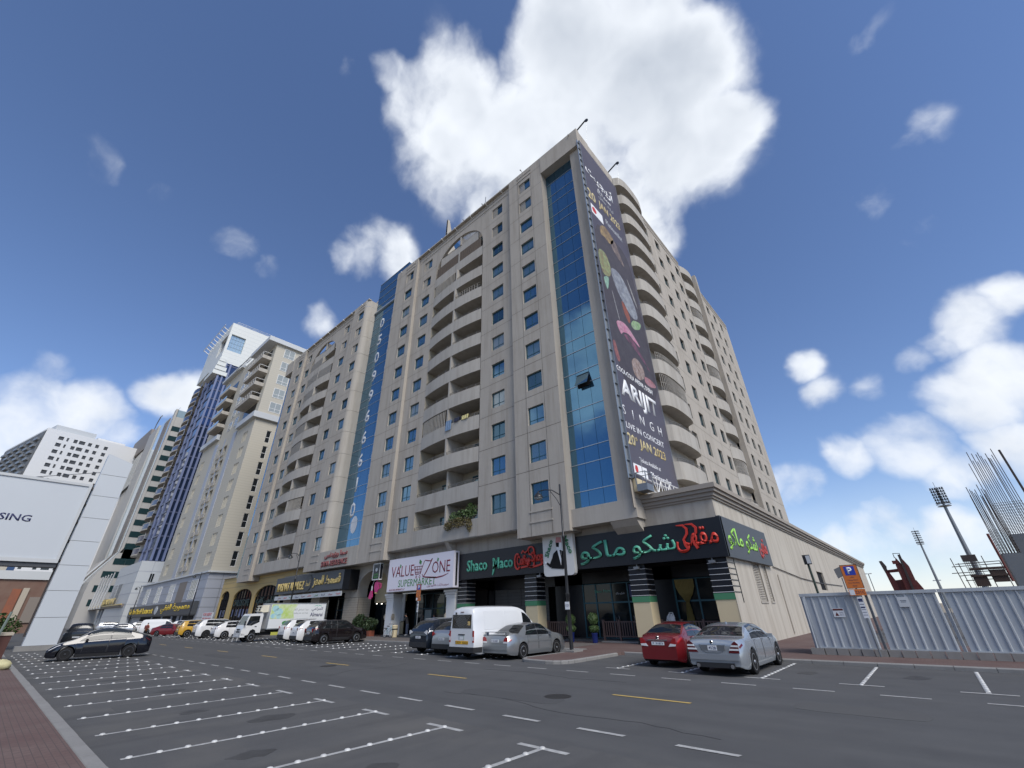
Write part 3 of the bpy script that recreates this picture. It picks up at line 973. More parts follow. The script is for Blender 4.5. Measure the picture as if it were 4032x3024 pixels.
def balcony_bay(x0, xm, x1, wx_l, wx_r, wl, wr):
    # flanking walls
    bay_wall(wl, x0, YW, 7.7, [wx_l], [], "conc")
    bay_wall(x1, wr, YW, 7.7, [wx_r], [], "conc")
    mb = MB()
    mb.wall((0, YW, 0), X, Z, -Y, x0, x1, 7.7, Z0 - 0.03, (), 0)
    mb.build("wall_panel", M["conc"], BL)
    # arched head over the two top storeys
    zc, zt = zf(10) + .8, zf(11) + 1.55
    n = 24
    cx, hw = (x0 + x1) / 2, (x1 - x0) / 2
    ar = [(cx - hw * math.cos(math.pi * i / n), zc + (zt - zc) * math.sin(math.pi * i / n)) for i in range(n + 1)]
    mb = MB()
    for (ax, az), (bx, bz) in zip(ar[:-1], ar[1:]):
        mb.quad((ax, YW, az), (bx, YW, bz), (bx, YW, ROOF), (ax, YW, ROOF))
        mb.quad((ax, YW, az), (bx, YW, bz), (bx, YW + .35, bz), (ax, YW + .35, az))
    mb.build("arched_wall", M["conc"], BL)
    mb = MB()
    for z in (47.75, 48.35):
        mb.box(wl + .6, YW - .05, z, wr - .6, YW + .01, z + .13)
    mb.build("wall_moulding", M["conc2"], BL)
    # jambs, back wall
    mb = MB()
    mb.quad((x0, YW, 7.7), (x0, 27.9, 7.7), (x0, 27.9, 47), (x0, YW, 47))
    mb.quad((x1, YW, 7.7), (x1, 27.9, 7.7), (x1, 27.9, 47), (x1, YW, 47))
    mb.box(x0, 27.9, 7.7, x1, 28.0, 47.0)
    mb.build("balcony_side_wall", M["balc_in"], BL)
    for k in range(NF):
        d = BUL(k)
        z = zf(k)
        zt_, zb_ = z - .03, z - 1.5
        hi = zf(k) + .8
        xa, xb = x0 + .03, x1 - .03
        if k == 11:                               # the top balcony is narrowed by the arch
            xa, xb = x0 + .9, x1 - .9
        n = 16
        xs = [xa + (xb - xa) * i / n for i in range(n + 1)]
        mb = MB()
        for a, b in zip(xs[:-1], xs[1:]):
            ya, yb = parapet_y(a, x0, x1, d), parapet_y(b, x0, x1, d)
            t = .14
            mb.add([(a, ya, zb_), (b, yb, zb_), (b, yb, zt_), (a, ya, zt_), (a, ya + t, zb_), (b, yb + t, zb_), (b, yb + t, zt_), (a, ya + t, zt_)],
                   [(0, 1, 2, 3), (3, 2, 6, 7), (5, 4, 7, 6)])
            mb.quad((a, ya, zb_), (b, yb, zb_), (b, 27.9, zb_), (a, 27.9, zb_))
            mb.quad((a, ya + t, zb_ + .42), (b, yb + t, zb_ + .42), (b, 27.9, zb_ + .42), (a, 27.9, zb_ + .42))
        if k < 11:
            mb.box(xm - .12, parapet_y(xm, x0, x1, d) + .02, zt_, xm + .12, 27.9, zf(k + 1) - 1.5)
        else:
            mb.box(xm - .12, YW + .05, zt_, xm + .12, 27.9, zt_ + 1.5)
        bal = mb.build("balcony", M["balc"], BL, smooth=40)
        # rail on the parapet, glazed door behind each half, screens on a few
        for h, (p, q) in enumerate(((xa, xm - .14), (xm + .14, xb))):
            rl = MB()
            m_ = 7
            pts = [(p + (q - p) * i / m_, parapet_y(p + (q - p) * i / m_, x0, x1, d) + .07) for i in range(m_ + 1)]
            rl.tube([(a, b, zt_ + .30) for a, b in pts], .028, 5)
            rl.tube([(a, b, zt_ + .15) for a, b in pts], .02, 5)
            for a, b in pts[::2]:
                rl.box(a - .02, b - .02, zt_, a + .02, b + .02, zt_ + .30)
            rl.build("balcony_rail", M["rail"], bal)
            dc = (q * .62 + p * .38)
            dd = MB()
            dd.box(dc - 1.0, 27.80, zb_ + .42, dc + 1.0, 27.88, zb_ + 2.65)
            dd.build("balcony_door", M["glass_side"], bal)
            df = MB()
            for xx in (dc - 1.04, dc - .03, dc + .98):
                df.box(xx, 27.74, zb_ + .42, xx + .06, 27.80, zb_ + 2.7)
            df.box(dc - 1.04, 27.74, zb_ + 2.64, dc + 1.04, 27.80, zb_ + 2.72)
            df.build("door_frame", M["teal"], bal)


balcony_bay(-36.35, -31.5, -27.15, -38.35, -24.68, -40.6, -22.3)
balcony_bay(-73.6, -68.65, -64.1, -75.3, -61.2, -76.85, -58.6)
mb = MB()
mb.box(-76.85, 26.05, 7.66, -58.6, 28.5, 7.70)
mb.box(-40.6, 26.05, 7.66, -22.3, 28.5, 7.70)
mb.build("soffit", M["conc2"], BL)

ac = MB()
ac.box(-.42, -.18, 0, .42, .18, .62)
ac.lathe([(.24, -.2), (.24, -.185), (0, -.185)], (-.1, 0, .31), 14, 'y')
AC = ac.mesh("air_conditioner", M["white_p"])
cl = MB()
cl.box(-.5, -.25, 0, .5, .25, 1.25)
CUP = cl.mesh("balcony_cupboard", mat("dull_brown_cupboard", (0.12, 0.09, 0.07), .7))
for k in range(NF - 1):
    for x0, x1 in ((-36.3, -27.2), (-73.5, -64.2)):
        for q in range(2):
            if random.random() < .55:
                xx = random.uniform(x0 + .8, (x0 + x1) / 2 - .6) + q * 4.7
                put(random.choice((AC, AC, CUP)), "air_conditioner" if False else "balcony_unit", BL, (min(xx, x1 - .7), 26.9 + random.uniform(-.5, .4), zf(k) - 1.07 + random.choice((0, .35))))

# screens that tenants put across some balconies: bamboo, bars, mesh
SCR = [(-36.0, -31.7, 10, "bamboo"), (-31.3, -27.5, 10, "bamboo"), (-36.0, -31.7, 9, "bars"), (-36.0, -31.7, 3, "bars"), (-31.3, -28.2, 11, "bars"), (-31.3, -27.5, 8, "rail"),
       (-73.3, -68.9, 10, "mesh"), (-68.4, -64.4, 9, "mesh"), (-73.3, -68.9, 9, "mesh"), (-73.3, -68.9, 8, "mesh"), (-73.3, -68.9, 6, "mesh"), (-73.3, -68.9, 5, "mesh"), (-68.4, -64.4, 2, "bars")]
M["bamboo"] = mat("bamboo_screen", (0.13, 0.10, 0.075), 0.85, noise=(9, 0.5, (0.08, 0.06, 0.045)))
M["mesh_s"] = mat("grey_mesh_screen", (0.21, 0.20, 0.185), 0.8)
for a, b, k, kind in SCR:
    x0, x1 = (-36.35, -27.15) if a > -50 else (-73.6, -64.1)
    d = BUL(k)
    n = 10 if kind != "bars" else 16
    mb = MB()
    zt = zf(k) - .03
    top = zt + (1.7 if kind != "rail" else .75)
    for i in range(n):
        p, q = a + (b - a) * i / n, a + (b - a) * (i + 1) / n
        yp, yq = parapet_y(p, x0, x1, d) + .05, parapet_y(q, x0, x1, d) + .05
        if kind in ("bamboo", "mesh"):
            mb.add([(p, yp, zt), (q, yq, zt), (q, yq, top), (p, yp, top), (p, yp + .03, zt), (q, yq + .03, zt), (q, yq + .03, top), (p, yp + .03, top)],
                   [(0, 1, 2, 3), (5, 4, 7, 6), (3, 2, 6, 7)])
            mb.box(p - .02, yp - .03, zt, p + .02, yp, top)
        elif kind == "bars":
            mb.box(p - .045, yp - .02, zt, p + .045, yp + .02, top)
        else:
            mb.box(p - .015, yp - .02, zt, p + .015, yp + .02, top)
    if kind == "rail":
        for z in (zt + .4, zt + .75):
            mb.tube([(a + (b - a) * i / 6, parapet_y(a + (b - a) * i / 6, x0, x1, d) + .05, z) for i in range(7)], .03, 5)
    mb.build("balcony_screen", M["bamboo" if kind == "bamboo" else "mesh_s" if kind == "mesh" else "balc"], BL)


# ---- glass strips
def glass_strip(name, x0, x1, y, z0, z1, nx, rows_per=2, gl="glass_blue", sub=True):
    """curtain wall: each pane an object, thin pale transoms and dark mullion lines"""
    w = (x1 - x0) / nx
    zs = []
    z = z0
    while z < z1 - .4:
        zs.append(z)
        z += FH * (0.62 if len(zs) % 2 == 0 else 0.38)
    zs.append(z1)
    cache = {}
    for a, b in zip(zs[:-1], zs[1:]):
        key = round(b - a, 3)
        if key not in cache:
            g = MB()
            g.box(-w / 2 + .012, -.01, .012, w / 2 - .012, .02, b - a - .012)
            cache[key] = g.mesh("glass_pane", M[gl])
        for i in range(nx):
            p = put(cache[key], "glass_pane", BL, (x0 + w * (i + .5), y + random.uniform(-.003, .003), a))
            p.rotation_euler = (random.uniform(-.0025, .0025), 0, random.uniform(-.0025, .0025))
    fr = MB()
    for z in zs:
        fr.box(x0, y - .05, z - .025, x1, y + .0, z + .025)
    fr.build("transom", M["alu"], BL)
    fb = MB()
    fb.box(x0, y + .05, z0, x1, y + .1, z1)
    fb.build("mullion_backing", M["blackm"], BL)
    return zs


glass_strip("corner_glass", -17.4, -13.65, 26.5, 8.4, 46.0, 3)
# one vent hung open
mb = MB()
mb.obox((-15.45, 26.2, 18.55), (.58, 0, 0), (0, .27, .55), (0, .02, -.01))
v = mb.build("open_vent", M["glass_win"], BL)
mb = MB()
mb.box(-16.05, 26.42, 17.95, -14.87, 26.44, 19.15)
mb.build("vent_opening", M["blackm"], BL)
# frame round the corner glass
mb = MB()
mb.box(-17.4, 25.55, 46.0, -12.3, 28.0, ROOF)
mb.build("corner_beam", M["conc"], BL)
mb = MB()
mb.box(-13.65, 25.95, 8.35, -12.35, 28.0, 46.0)
mb.build("corner_pier", M["conc"], BL)
mb = MB()
mb.box(-17.4, 25.9, 7.15, -12.35, 28.0, 8.38)
mb.build("corner_ledge", M["conc2"], BL)
mb = MB()
mb.prism([(25.95, 7.15), (27.1, 7.15), (27.1, 6.2), (26.3, 6.75)], (-14.4, 0, 0), Y, Z, X, 1.9)
mb.build("corbel", M["conc2"], BL)
mb = MB()
mb.prism([(26.1, 7.66), (27.1, 7.66), (27.1, 6.7), (26.6, 7.0)], (-31.6, 0, 0), Y, Z, X, .5)
mb.build("corbel", M["conc2"], BL)

glass_strip("numbered_glass", -54.2, -45.8, 27.25, 8.9, 46.3, 5)
mb = MB()
mb.box(-54.2, 27.0, 46.3, -45.8, 27.35, 46.6)
mb.build("transom", M["alu"], BL)
M["num"] = mat("white_vinyl_numerals", (0.62, 0.64, 0.66), 0.6)
for cx, s in ((-51.5, "0509966610"), (-48.2, "0509966020")):
    for i, ch in enumerate(s):
        letters(ch, BL, (cx, 27.23, 43.3 - i * 3.28), 1.95, M["num"], name="numeral", extr=.012, bold=.02, width=None)
mb = MB()
mb.prism([(-50.6 + .75 * math.cos(R(a)), 11.9 + 1.05 * math.sin(R(a))) for a in range(0, 360, 20)], (0, 27.23, 0), X, Z, -Y, .012)
mb.build("oval_sticker", M["num"], BL)
# left end glass round the corner
glass_strip("end_glass", -85.0, -81.9, 26.4, 7.8, 45.9, 2)
mb = MB()
mb.box(-85.4, 25.55, 45.9, -81.9, 28.0, ROOF)
mb.build("corner_beam", M["conc"], BL)

# roof slab, parapet and the glazed lift tower
mb = MB()
mb.box(-85.2, 28.0, 7.7, -12.35 - .25, 76, 48.3)
mb.build("core_wall", M["conc"], BL)
mb = MB()
mb.box(-85.4, 25.65, ROOF, -54.2, 26.2, ROOF + .18)
mb.box(-45.8, 25.65, ROOF, -12.3, 26.2, ROOF + .18)
mb.build("coping", M["conc2"], BL)
mb = MB()
mb.box(-54.2, 27.36, 46.5, -45.8, 28.0, 52.8)
mb.box(-54.2, 28.0, 48.7, -37.0, 36.0, 52.8)
mb.build("lift_tower", M["glass_blue"], BL)
mb = MB()
for z in (47.9, 49.6, 51.2, 52.8):
    mb.box(-54.2, 27.30, z, -45.8, 27.36, z + .06)
    mb.box(-45.8, 27.94, z, -37.0, 28.0, z + .06)
mb.build("transom", M["alu"], BL)
mb = MB()
mb.box(-61.5, 29.6, 48.6, -54.25, 37.0, 53.4)
mb.build("stair_tower", M["conc"], BL)
mb = MB()
mb.prism([(-37.2, 48.8), (-36.7, 48.8), (-36.7, 55.8), (-36.95, 55.8)], (0, 27.6, 0), X, Z, Y, .4)
mb.prism([(27.6, 48.8), (30.5, 48.8), (29.0, 51.5), (28.0, 55.8), (27.6, 55.8)], (-37.0, 0, 0), Y, Z, X, .25)
mb.build("roof_fin", M["conc2"], BL)
# floodlight arms under the parapet
al = MB()
al.tube([(0, 0, 0), (0, -.5, .10)], .035, 6)
al.box(-.07, -.64, .05, .07, -.48, .15)
ARM = al.mesh("floodlight_arm", M["white_p"])
for x in (-13.2, -19.9, -23.6, -26.3, -29.2, -32.2, -35.0, -37.9, -41.5, -44.6, -56.0, -59.4, -62.2, -65.0, -67.8, -70.6, -73.4, -76.2, -79.4, -82.4):
    put(ARM, "floodlight_arm", BL, (x, YP if -22 < x < -17 else YW, 48.4))
mb = MB()
for x in (-27.3, -31.0, -34.4):
    mb.tube([(x, 26.2, ROOF), (x, 26.1, ROOF + .5), (x, 25.8, ROOF + .85)], .07, 6)
mb.tube([(-28.5, 27.5, ROOF), (-28.5, 27.5, ROOF + 2.6)], .04, 5)
mb.tube([(-28.5, 27.5, ROOF + 1.6), (-28.1, 27.3, ROOF + 4.3)], .05, 5)
mb.tube([(-33.5, 27.6, ROOF), (-33.5, 27.6, ROOF + 2.2), (-33.0, 29, ROOF + 2.2), (-33.0, 29, ROOF)], .05, 5)
mb.tube([(-33.5, 27.6, ROOF + 2.2), (-32.6, 28.4, ROOF + .4)], .04, 5)
mb.build("roof_antenna", M["steel_grey"], BL)

# ---- east side of the tower
XS = -12.35
YWIN = (41.5, 45.2, 48.9, 52.1)
YWIN2 = (61.4, 64.8, 68.2, 71.6)


def side_wall(y0, y1, wins, zb=7.7, cuts=(), name="side_wall_panel"):
    cs = sorted({y0, y1, *cuts})
    zs = [zb] + [zf(k) - .62 for k in range(1, NF)] + [zf(11) + 2.2, ROOF]
    for a, b in zip(cs[:-1], cs[1:]):
        for c, d in zip(zs[:-1], zs[1:]):
            hs = [(w - .7, w + .7, zf(k), zf(k) + WH) for w in wins if a < w < b for k in range(NF) if c < zf(k) + .5 < d]
            mb = MB()
            mb.wall((XS, 0, 0), Y, Z, X, a, b, c + .018, d - .018, hs, .28)
            mb.build(name, M["conc"], BL)
    bk = MB()
    bk.wall((XS - .035, 0, 0), Y, Z, X, y0, y1, zb, ROOF, [(w - .7, w + .7, zf(k), zf(k) + WH) for w in wins for k in range(NF)], 0)
    bk.build("joint_backing", M["joint"], BL)
    for w in wins:
        for k in range(NF):
            window(BL, XS - .22, w, zf(k), R(90), (WF2, WG2))


side_wall(25.6, 33.4, [])
side_wall(40.1, 53.6, YWIN, cuts=(46.9,))
side_wall(59.6, 76.0, YWIN2, cuts=(66.5,))
mb = MB()
mb.box(XS - .3, 58.9, 7.7, XS + .7, 59.6, ROOF + .9)
mb.build("wall_fin", M["conc"], BL)
mb = MB()
for z in (47.75, 48.35):
    mb.box(XS - .01, 40.6, z, XS + .05, 53.2, z + .13)
    mb.box(XS - .01, 60.2, z, XS + .05, 75.4, z + .13)
mb.build("wall_moulding", M["conc2"], BL)
mb = MB()
mb.box(XS - .3, 40.1, ROOF, XS + .05, 53.6, ROOF + .2)
mb.box(XS - .3, 59.6, ROOF, XS + .05, 76.0, ROOF + .2)
mb.build("coping", M["conc2"], BL)


def side_balconies(y0, y1, bulge, kind):
    mb = MB()
    mb.box(XS - 2.2, y0, 7.7, XS - 2.1, y1, ROOF)
    mb.quad((XS, y0, 7.7), (XS - 2.1, y0, 7.7), (XS - 2.1, y0, ROOF), (XS, y0, ROOF))
    mb.quad((XS, y1, 7.7), (XS - 2.1, y1, 7.7), (XS - 2.1, y1, ROOF), (XS, y1, ROOF))
    mb.build("balcony_side_wall", M["balc_in"], BL)
    for k in range(NF + 1):
        zt, zb = (zf(k) - .03, zf(k) - 1.5)
        if k == NF:
            zt = ROOF - .35
        n = 18
        prof = []
        for i in range(n + 1):
            t = i / n * 2 - 1
            if kind == "box":                      # bowed front with rounded shoulders
                e = (1 - abs(t) ** 5) ** .45 if abs(t) < 1 else 0
                prof.append((y0 + (y1 - y0) * i / n, XS + .02 + bulge * e * (0.80 + .20 * (1 - t * t))))
            else:
                prof.append((y0 + (y1 - y0) * i / n, XS + .02 + bulge * (1 - t * t)))
        mb = MB()
        for (a, p), (b, q) in zip(prof[:-1], prof[1:]):
            w = .15
            mb.add([(p, a, zb), (q, b, zb), (q, b, zt), (p, a, zt), (p - w, a, zb), (q - w, b, zb), (q - w, b, zt), (p - w, a, zt)],
                   [(0, 1, 2, 3), (3, 2, 6, 7), (5, 4, 7, 6)])
            mb.quad((p, a, zb), (q, b, zb), (XS - 2.1, b, zb), (XS - 2.1, a, zb))
            mb.quad((p - w, a, zb + .42), (q - w, b, zb + .42), (XS - 2.1, b, zb + .42), (XS - 2.1, a, zb + .42))
        bal = mb.build("balcony", M["balc"], BL, smooth=40)
        if k == NF:
            continue
        rl = MB()
        rl.tube([(p - .08, a, zt + .32) for a, p in prof[1:-1]], .035, 5)
        rl.tube([(p - .08, a, zt + .16) for a, p in prof[1:-1]], .025, 5)
        for a, p in prof[1:-1:3]:
            rl.box(p - .1, a - .02, zt, p - .06, a + .02, zt + .32)
        rl.build("balcony_rail", M["rail"], bal)
        yc = (y0 + y1) / 2 - .4
        dd = MB()
        dd.box(XS - 2.08, yc - 1.1, zb + .42, XS - 2.02, yc + 1.1, zb + 2.65)
        dd.build("balcony_door", M["glass_side"], bal)
        if (kind == "box" and k in (4, 3)) or (kind != "box" and k in (0, 2, 6, 9)):
            sc_ = MB()
            hgt = 1.7 if k != 4 else .8
            for i in range(26):
                j = 1 + i * (n - 2) / 26
                i0 = int(j)
                f_ = j - i0
                a = prof[i0][0] * (1 - f_) + prof[i0 + 1][0] * f_
                p = prof[i0][1] * (1 - f_) + prof[i0 + 1][1] * f_
                sc_.box(p - .1, a - .03, zt, p - .06, a + .03, zt + hgt)
            for h_ in (hgt, hgt * .5):
                sc_.tube([(p - .08, a, zt + h_) for a, p in prof[1:-1]], .03, 5)
            sc_.build("balcony_screen", M["balc"], bal)


side_balconies(33.45, 40.1, 0.95, "box")
side_balconies(53.6, 58.9, 0.55, "bow")

# ================================================================== PODIUM AND SHOP FRONTS (parts of the apartment building)
PX, PY = -8.0, 27.1                              # podium corner


def pbox(name, ma, *b, parent=None):
    mb = MB()
    for q in (b if isinstance(b[0], (tuple, list)) else [b]):
        mb.box(*q)
    return mb.build(name, M[ma], parent or BL)


# upper band of the podium over the cafe, side wall, cornice
pbox("podium_wall", "conc", -41.0, PY + .003, 4.5, PX - .004, PY + .4, 8.1)
mb = MB()
mb.wall((PX, 0, 0), Y, Z, X, PY, 106.0, 0.0, 8.1, [(31.9, 33.5, 2.25, 4.45), (34.35, 35.1, 2.25, 4.45), (55.0, 58.5, 3.3, 5.0)], .18)
mb.build("podium_side_wall", mat("stained_side_wall", (0.49, 0.45, 0.385), 0.85, spec=0.2, noise=[(0.3, 0.3, (0.36, 0.325, 0.28)), (4, 0.2, (0.47, 0.435, 0.38))], streak=(0.7, (0.30, 0.26, 0.21))), BL)
pbox("podium_wall", "conc", -15.5, 106, 0, PX, 106.4, 8.1)
pbox("podium_roof", "conc2", -40.5, PY + .4, 7.9, PX - .01, 106, 8.08)
cs = MB()
for i, (d, z0, z1) in enumerate(((.10, 7.78, 7.92), (.20, 7.92, 8.14), (.34, 8.14, 8.34), (.46, 8.34, 8.62))):
    cs.box(-13.6, PY - d, z0, PX + d, PY + .5, z1)
    cs.box(PX - .5, PY + .5, z0, PX + d, 106.2, z1)
cs.build("podium_cornice", mat("brown_grey_cornice", (0.33, 0.295, 0.255), 0.85, spec=0.2, noise=(1.0, 0.3, (0.26, 0.23, 0.20))), BL)
# louvres in the side wall
lv = MB()
for y0, y1 in ((31.9, 33.5), (34.35, 35.1)):
    for i in range(22):
        z = 2.3 + i * .099
        lv.obox((PX - .07, (y0 + y1) / 2, z), (.03, 0, -.035), (0, (y1 - y0) / 2 - .02, 0), (.004, 0, .004))
    lv.box(PX - .17, y0, 2.25, PX - .16, y1, 4.45)
    lv.box(PX - .02, y0 - .06, 2.2, PX + .03, y0, 4.5)
    lv.box(PX - .02, y1, 2.2, PX + .03, y1 + .06, 4.5)
    lv.box(PX - .02, y0 - .06, 2.17, PX + .05, y1 + .06, 2.25)
o = lv.build("louvre", M["conc2"], BL)
o["kind"] = "stuff"
pbox("dark_vent", "blackm", PX - .17, 55.0, 3.3, PX - .16, 58.5, 5.0)
# downpipes and cable on the side wall
mb = MB()
mb.tube([(PX + .05, 38.0, .3), (PX + .05, 38.0, 4.0)], .05, 6)
mb.build("downpipe", M["conc2"], BL)
mb = MB()
mb.tube([(PX + .06, 37.2, 4.5), (PX + .06, 46, 4.05), (PX + .06, 55, 3.9), (PX + .06, 70, 4.0)], .035, 4)
mb.build("wall_cable", M["lamp_black"], BL)

pbox("shop_core", "dark_in", -92.5, 31.2, 0, PX - .3, 60, 7.8)
# ---- cafe front
for x0, w in ((-30.65, 1.12), (-22.96, 1.12), (-14.13, 1.13), (-9.1, 1.09)):
    x1, y0, y1 = x0 + w, PY + .02, PY + 1.05
    if x0 > -10:
        x1 = PX - .02
    pbox("column_base", "blackm", x0 - .02, y0 - .02, .12, x1 + .0, y1, .50)
    pbox("column_shaft", "cream", x0, y0, .50, x1, y1, 2.36)
    pbox("column_band", "green_band", x0 - .03, y0 - .03, 2.36, x1 + .002, y1, 2.68)
    pbox("column_cladding", "black", x0 - .01, y0 - .01, 2.68, x1 + .001, y1, 4.62)
    mb = MB()
    for z in (2.72, 3.02, 3.32, 3.62, 3.92, 4.22, 4.50):
        mb.box(x0 - .03, y0 - .03, z, x1 + .012, y1, z + .024)
    mb.build("column_strips", M["white_p"], BL)
mb = MB()
for i in range(7):
    mb.box(PX + .01, PY, 2.72 + .3 * i, PX + .04, PY + 1.2, 2.745 + .3 * i)
mb.box(PX + .01, PY + 1.18, 2.2, PX + .04, PY + 1.22, 4.6)
mb.build("wall_trellis", M["lamp_black"], BL)
pbox("cafe_ceiling", "blackm", -30.2, PY, 4.5, PX - .05, 31.0, 4.56)
pbox("cafe_wall", "dark_in", -30.2, 31.0, .1, PX - .3, 31.1, 4.5)
pbox("cafe_wall", "black", (-29.6, 29.9, .12, -28.9, 30.1, 4.5), (-22.2, 29.9, .12, -19.6, 30.1, 4.5), (-14.2, 29.9, .12, -12.5, 30.1, 4.5), (-9.6, 29.9, .12, -8.4, 30.1, 4.5),
     (-29.6, 29.9, 3.7, -8.4, 30.1, 4.5))
pbox("cafe_step", "greyblack", -22.0, 28.3, .12, -9.0, 31, .24)
# roller shutter
sh = MB()
for i in range(14):
    sh.box(-28.9, 30.0 + (i % 2) * .012, .2 + i * .25, -23.0, 30.08, .435 + i * .25)
for x in (-27.4, -25.9, -24.5):
    sh.box(x - .02, 29.97, .2, x + .02, 30.0, 3.7)
sh.build("roller_shutter", mat("dull_grey_shutter", (0.10, 0.10, 0.098), 0.6, noise=(2, 0.4, (0.075, 0.075, 0.072))), BL)


def storefront(x0, x1, y, z0, z1, xs, zs, frame="teal", glass="glass_shop", name="shop_window"):
    f = MB()
    t = .05
    for x in [x0, *xs, x1]:
        f.box(x - t, y - .06, z0, x + t, y + .02, z1)
    for z in [z0, *zs, z1]:
        f.box(x0, y - .05, z - t, x1, y + .01, z + t)
    o = f.build(name, M[frame], BL)
    xe, ze = [x0, *xs, x1], [z0, *zs, z1]
    for a, b in zip(xe[:-1], xe[1:]):
        for c, d in zip(ze[:-1], ze[1:]):
            g = MB()
            g.box(a + t, y - .01, c + t, b - t, y + .005, d - t)
            g.build("pane", M[glass], o)
    return o


storefront(-19.6, -14.2, 29.95, .24, 3.7, (-18.5, -17.2, -15.9), (2.45,))
storefront(-12.5, -9.6, 29.95, .7, 3.7, (-11.0,), (2.4,))
mb = MB()
for x in (-17.0, -16.75, -15.6, -15.35):
    mb.tube([(x, 29.82, 1.0), (x, 29.80, 1.6)], .022, 6)
mb.build("door_handle", M["chrome"], BL)
mb = MB()
mb.box(-15.0, 29.87, 1.65, -14.75, 29.89, 2.2)
mb.build("door_notice", M["plate"], BL)
mb = MB()
mb.box(-15.75, 29.87, 2.75, -14.35, 29.885, 3.55)
mb.build("window_poster", mat("blue_window_poster", (0.015, 0.02, 0.11), 0.4), BL)
letters("Shaco Maco", BL, (-17.9, 29.88, 3.2), .2, M["mint"], extr=.004, name="window_lettering")
letters(arabic("شكو ماكو"), BL, (-16.5, 29.88, 3.0), .18, M["plate"], extr=.004, name="window_lettering")
# gold curtains tied in the middle
for cx, w in ((-11.75, .62), (-9.75, .22)):
    cu = MB()
    n = 24
    prof = [(3.65, w), (3.2, w * .98), (2.8, w * .72), (2.45, w * .30), (2.32, w * .16), (2.1, w * .24), (1.5, w * .36), (.75, w * .42)]
    ring = []
    for z, ww in prof:
        ring.append([(cx - ww + 2 * ww * i / n, 29.84 - .035 * math.cos(i * math.pi), z) for i in range(n + 1)])
    for a, b in zip(ring[:-1], ring[1:]):
        for i in range(n):
            cu.quad(a[i], a[i + 1], b[i + 1], b[i])
    cu.build("curtain", M["curtain"], BL, smooth=60)
mb = MB()
for x in (-21.5, -13.6, -8.9):
    mb.box(x, PY - .35, 4.22, x + .34, PY - .12, 4.36)
    mb.box(x + .14, PY - .2, 4.36, x + .2, PY - .1, 4.5)
mb.build("cafe_spotlight", M["steel_grey"], BL)

# ---- supermarket front
for x0 in (-41.35, -32.1):
    pbox("column_shaft", "white_p", x0, PY, .12, x0 + 1.15, PY + 1.0, 3.25)
    mb = MB()
    for i, e in enumerate((.06, .12, .19)):
        mb.box(x0 - e, PY - e, 3.25 + i * .2, x0 + 1.15 + e, PY + 1.0, 3.43 + i * .2)
    mb.build("column_capital", M["white_p"], BL)
    mb = MB()
    for i, e in enumerate((.05, .10, .10, .04)):
        mb.box(x0 - e, PY - e, 1.55 + i * .13, x0 - .001, PY + .25, 1.66 + i * .13)
        mb.box(x0 + 1.151, PY - e, 1.55 + i * .13, x0 + 1.15 + e, PY + .25, 1.66 + i * .13)
    mb.build("column_bracket", M["stone"], BL)
pbox("shop_lintel", "conc", -41.4, PY, 3.86, -30.3, PY + .6, 4.0)
pbox("shop_ceiling", "blackm", -41.3, PY, 3.86, -30.3, 31, 3.9)
pbox("shop_wall", "dark_in", -41.3, 30.4, .1, -30.3, 30.5, 3.9)
storefront(-40.1, -32.2, 29.9, .15, 3.8, (-38.6, -37.4, -35.6, -33.9), (2.45,), frame="teal_d", name="shop_window")
M["pale_glass"] = mat("pale_frosted_glass", (0.22, 0.26, 0.27), 0.3)
pbox("door_leaf", "pale_glass", -38.5, 29.80, .2, -37.5, 29.85, 2.35)
pbox("shop_poster", "pink", -33.7, 29.8, 2.6, -32.5, 29.84, 3.6)
pbox("shop_poster", "lime", -33.9, 29.76, 1.9, -32.6, 29.80, 2.75)
pbox("shop_poster", "plate", -35.3, 29.8, 1.35, -34.7, 29.83, 1.75)
pbox("shop_light", "lampclear", -38.9, PY + .1, 3.74, -36.6, PY + .2, 3.84)
M["emit_w"] = mat("lit_lamp", (0.9, 0.9, 0.85), 0.5, emit=(1.0, 0.95, 0.85, 2.5))
# ---- entrance passage with its arch
n = 14
ac, az, ar_ = -44.3, 4.55, 2.9
mb = MB()
pts = [(ac - ar_ * math.cos(math.pi * i / n), az + 1.75 * math.sin(math.pi * i / n)) for i in range(n + 1)]
for (ax, a2), (bx, b2) in zip(pts[:-1], pts[1:]):
    mb.quad((ax, PY, a2), (bx, PY, b2), (bx, PY, 7.2), (ax, PY, 7.2))
    mb.quad((ax, PY, a2), (bx, PY, b2), (bx, PY + 1.2, b2), (ax, PY + 1.2, a2))
mb.box(-49.9, PY, 3.76, ac - ar_, PY + 1.2, 7.2)
mb.box(ac + ar_, PY, 4.0, -40.35, PY + 1.2, 7.2)
mb.build("entrance_arch", M["conc2"], BL)
mb = MB()
mb.box(-47.3, 29.4, 3.2, -41.3, 29.5, 7.0)
mb.box(-43.8, 29.3, .12, -42.6, 29.4, 3.2)
mb.build("entrance_wall", M["cream"], BL)
pbox("entrance_wall", "panel_lt", (-42.6, 29.3, 1.4, -41.35, 29.4, 4.0))
pbox("entrance_wall", "cream", (-42.6, 29.3, .12, -41.35, 29.4, 1.4))
pbox("entrance_door", "glass_shop", -47.0, 29.5, .12, -43.8, 29.6, 3.2)
pbox("ceiling_lamp", "emit_w", (-46.6, 29.2, 3.05, -46.5, 29.3, 3.12), (-45.6, 29.2, 3.02, -45.5, 29.3, 3.09))
# stone pier, laid in courses
pier = MB()
pier.box(-49.85, PY + .06, .12, -46.95, PY + 1.6, 3.74)
pr = pier.build("stone_pier", M["joint"], BL)


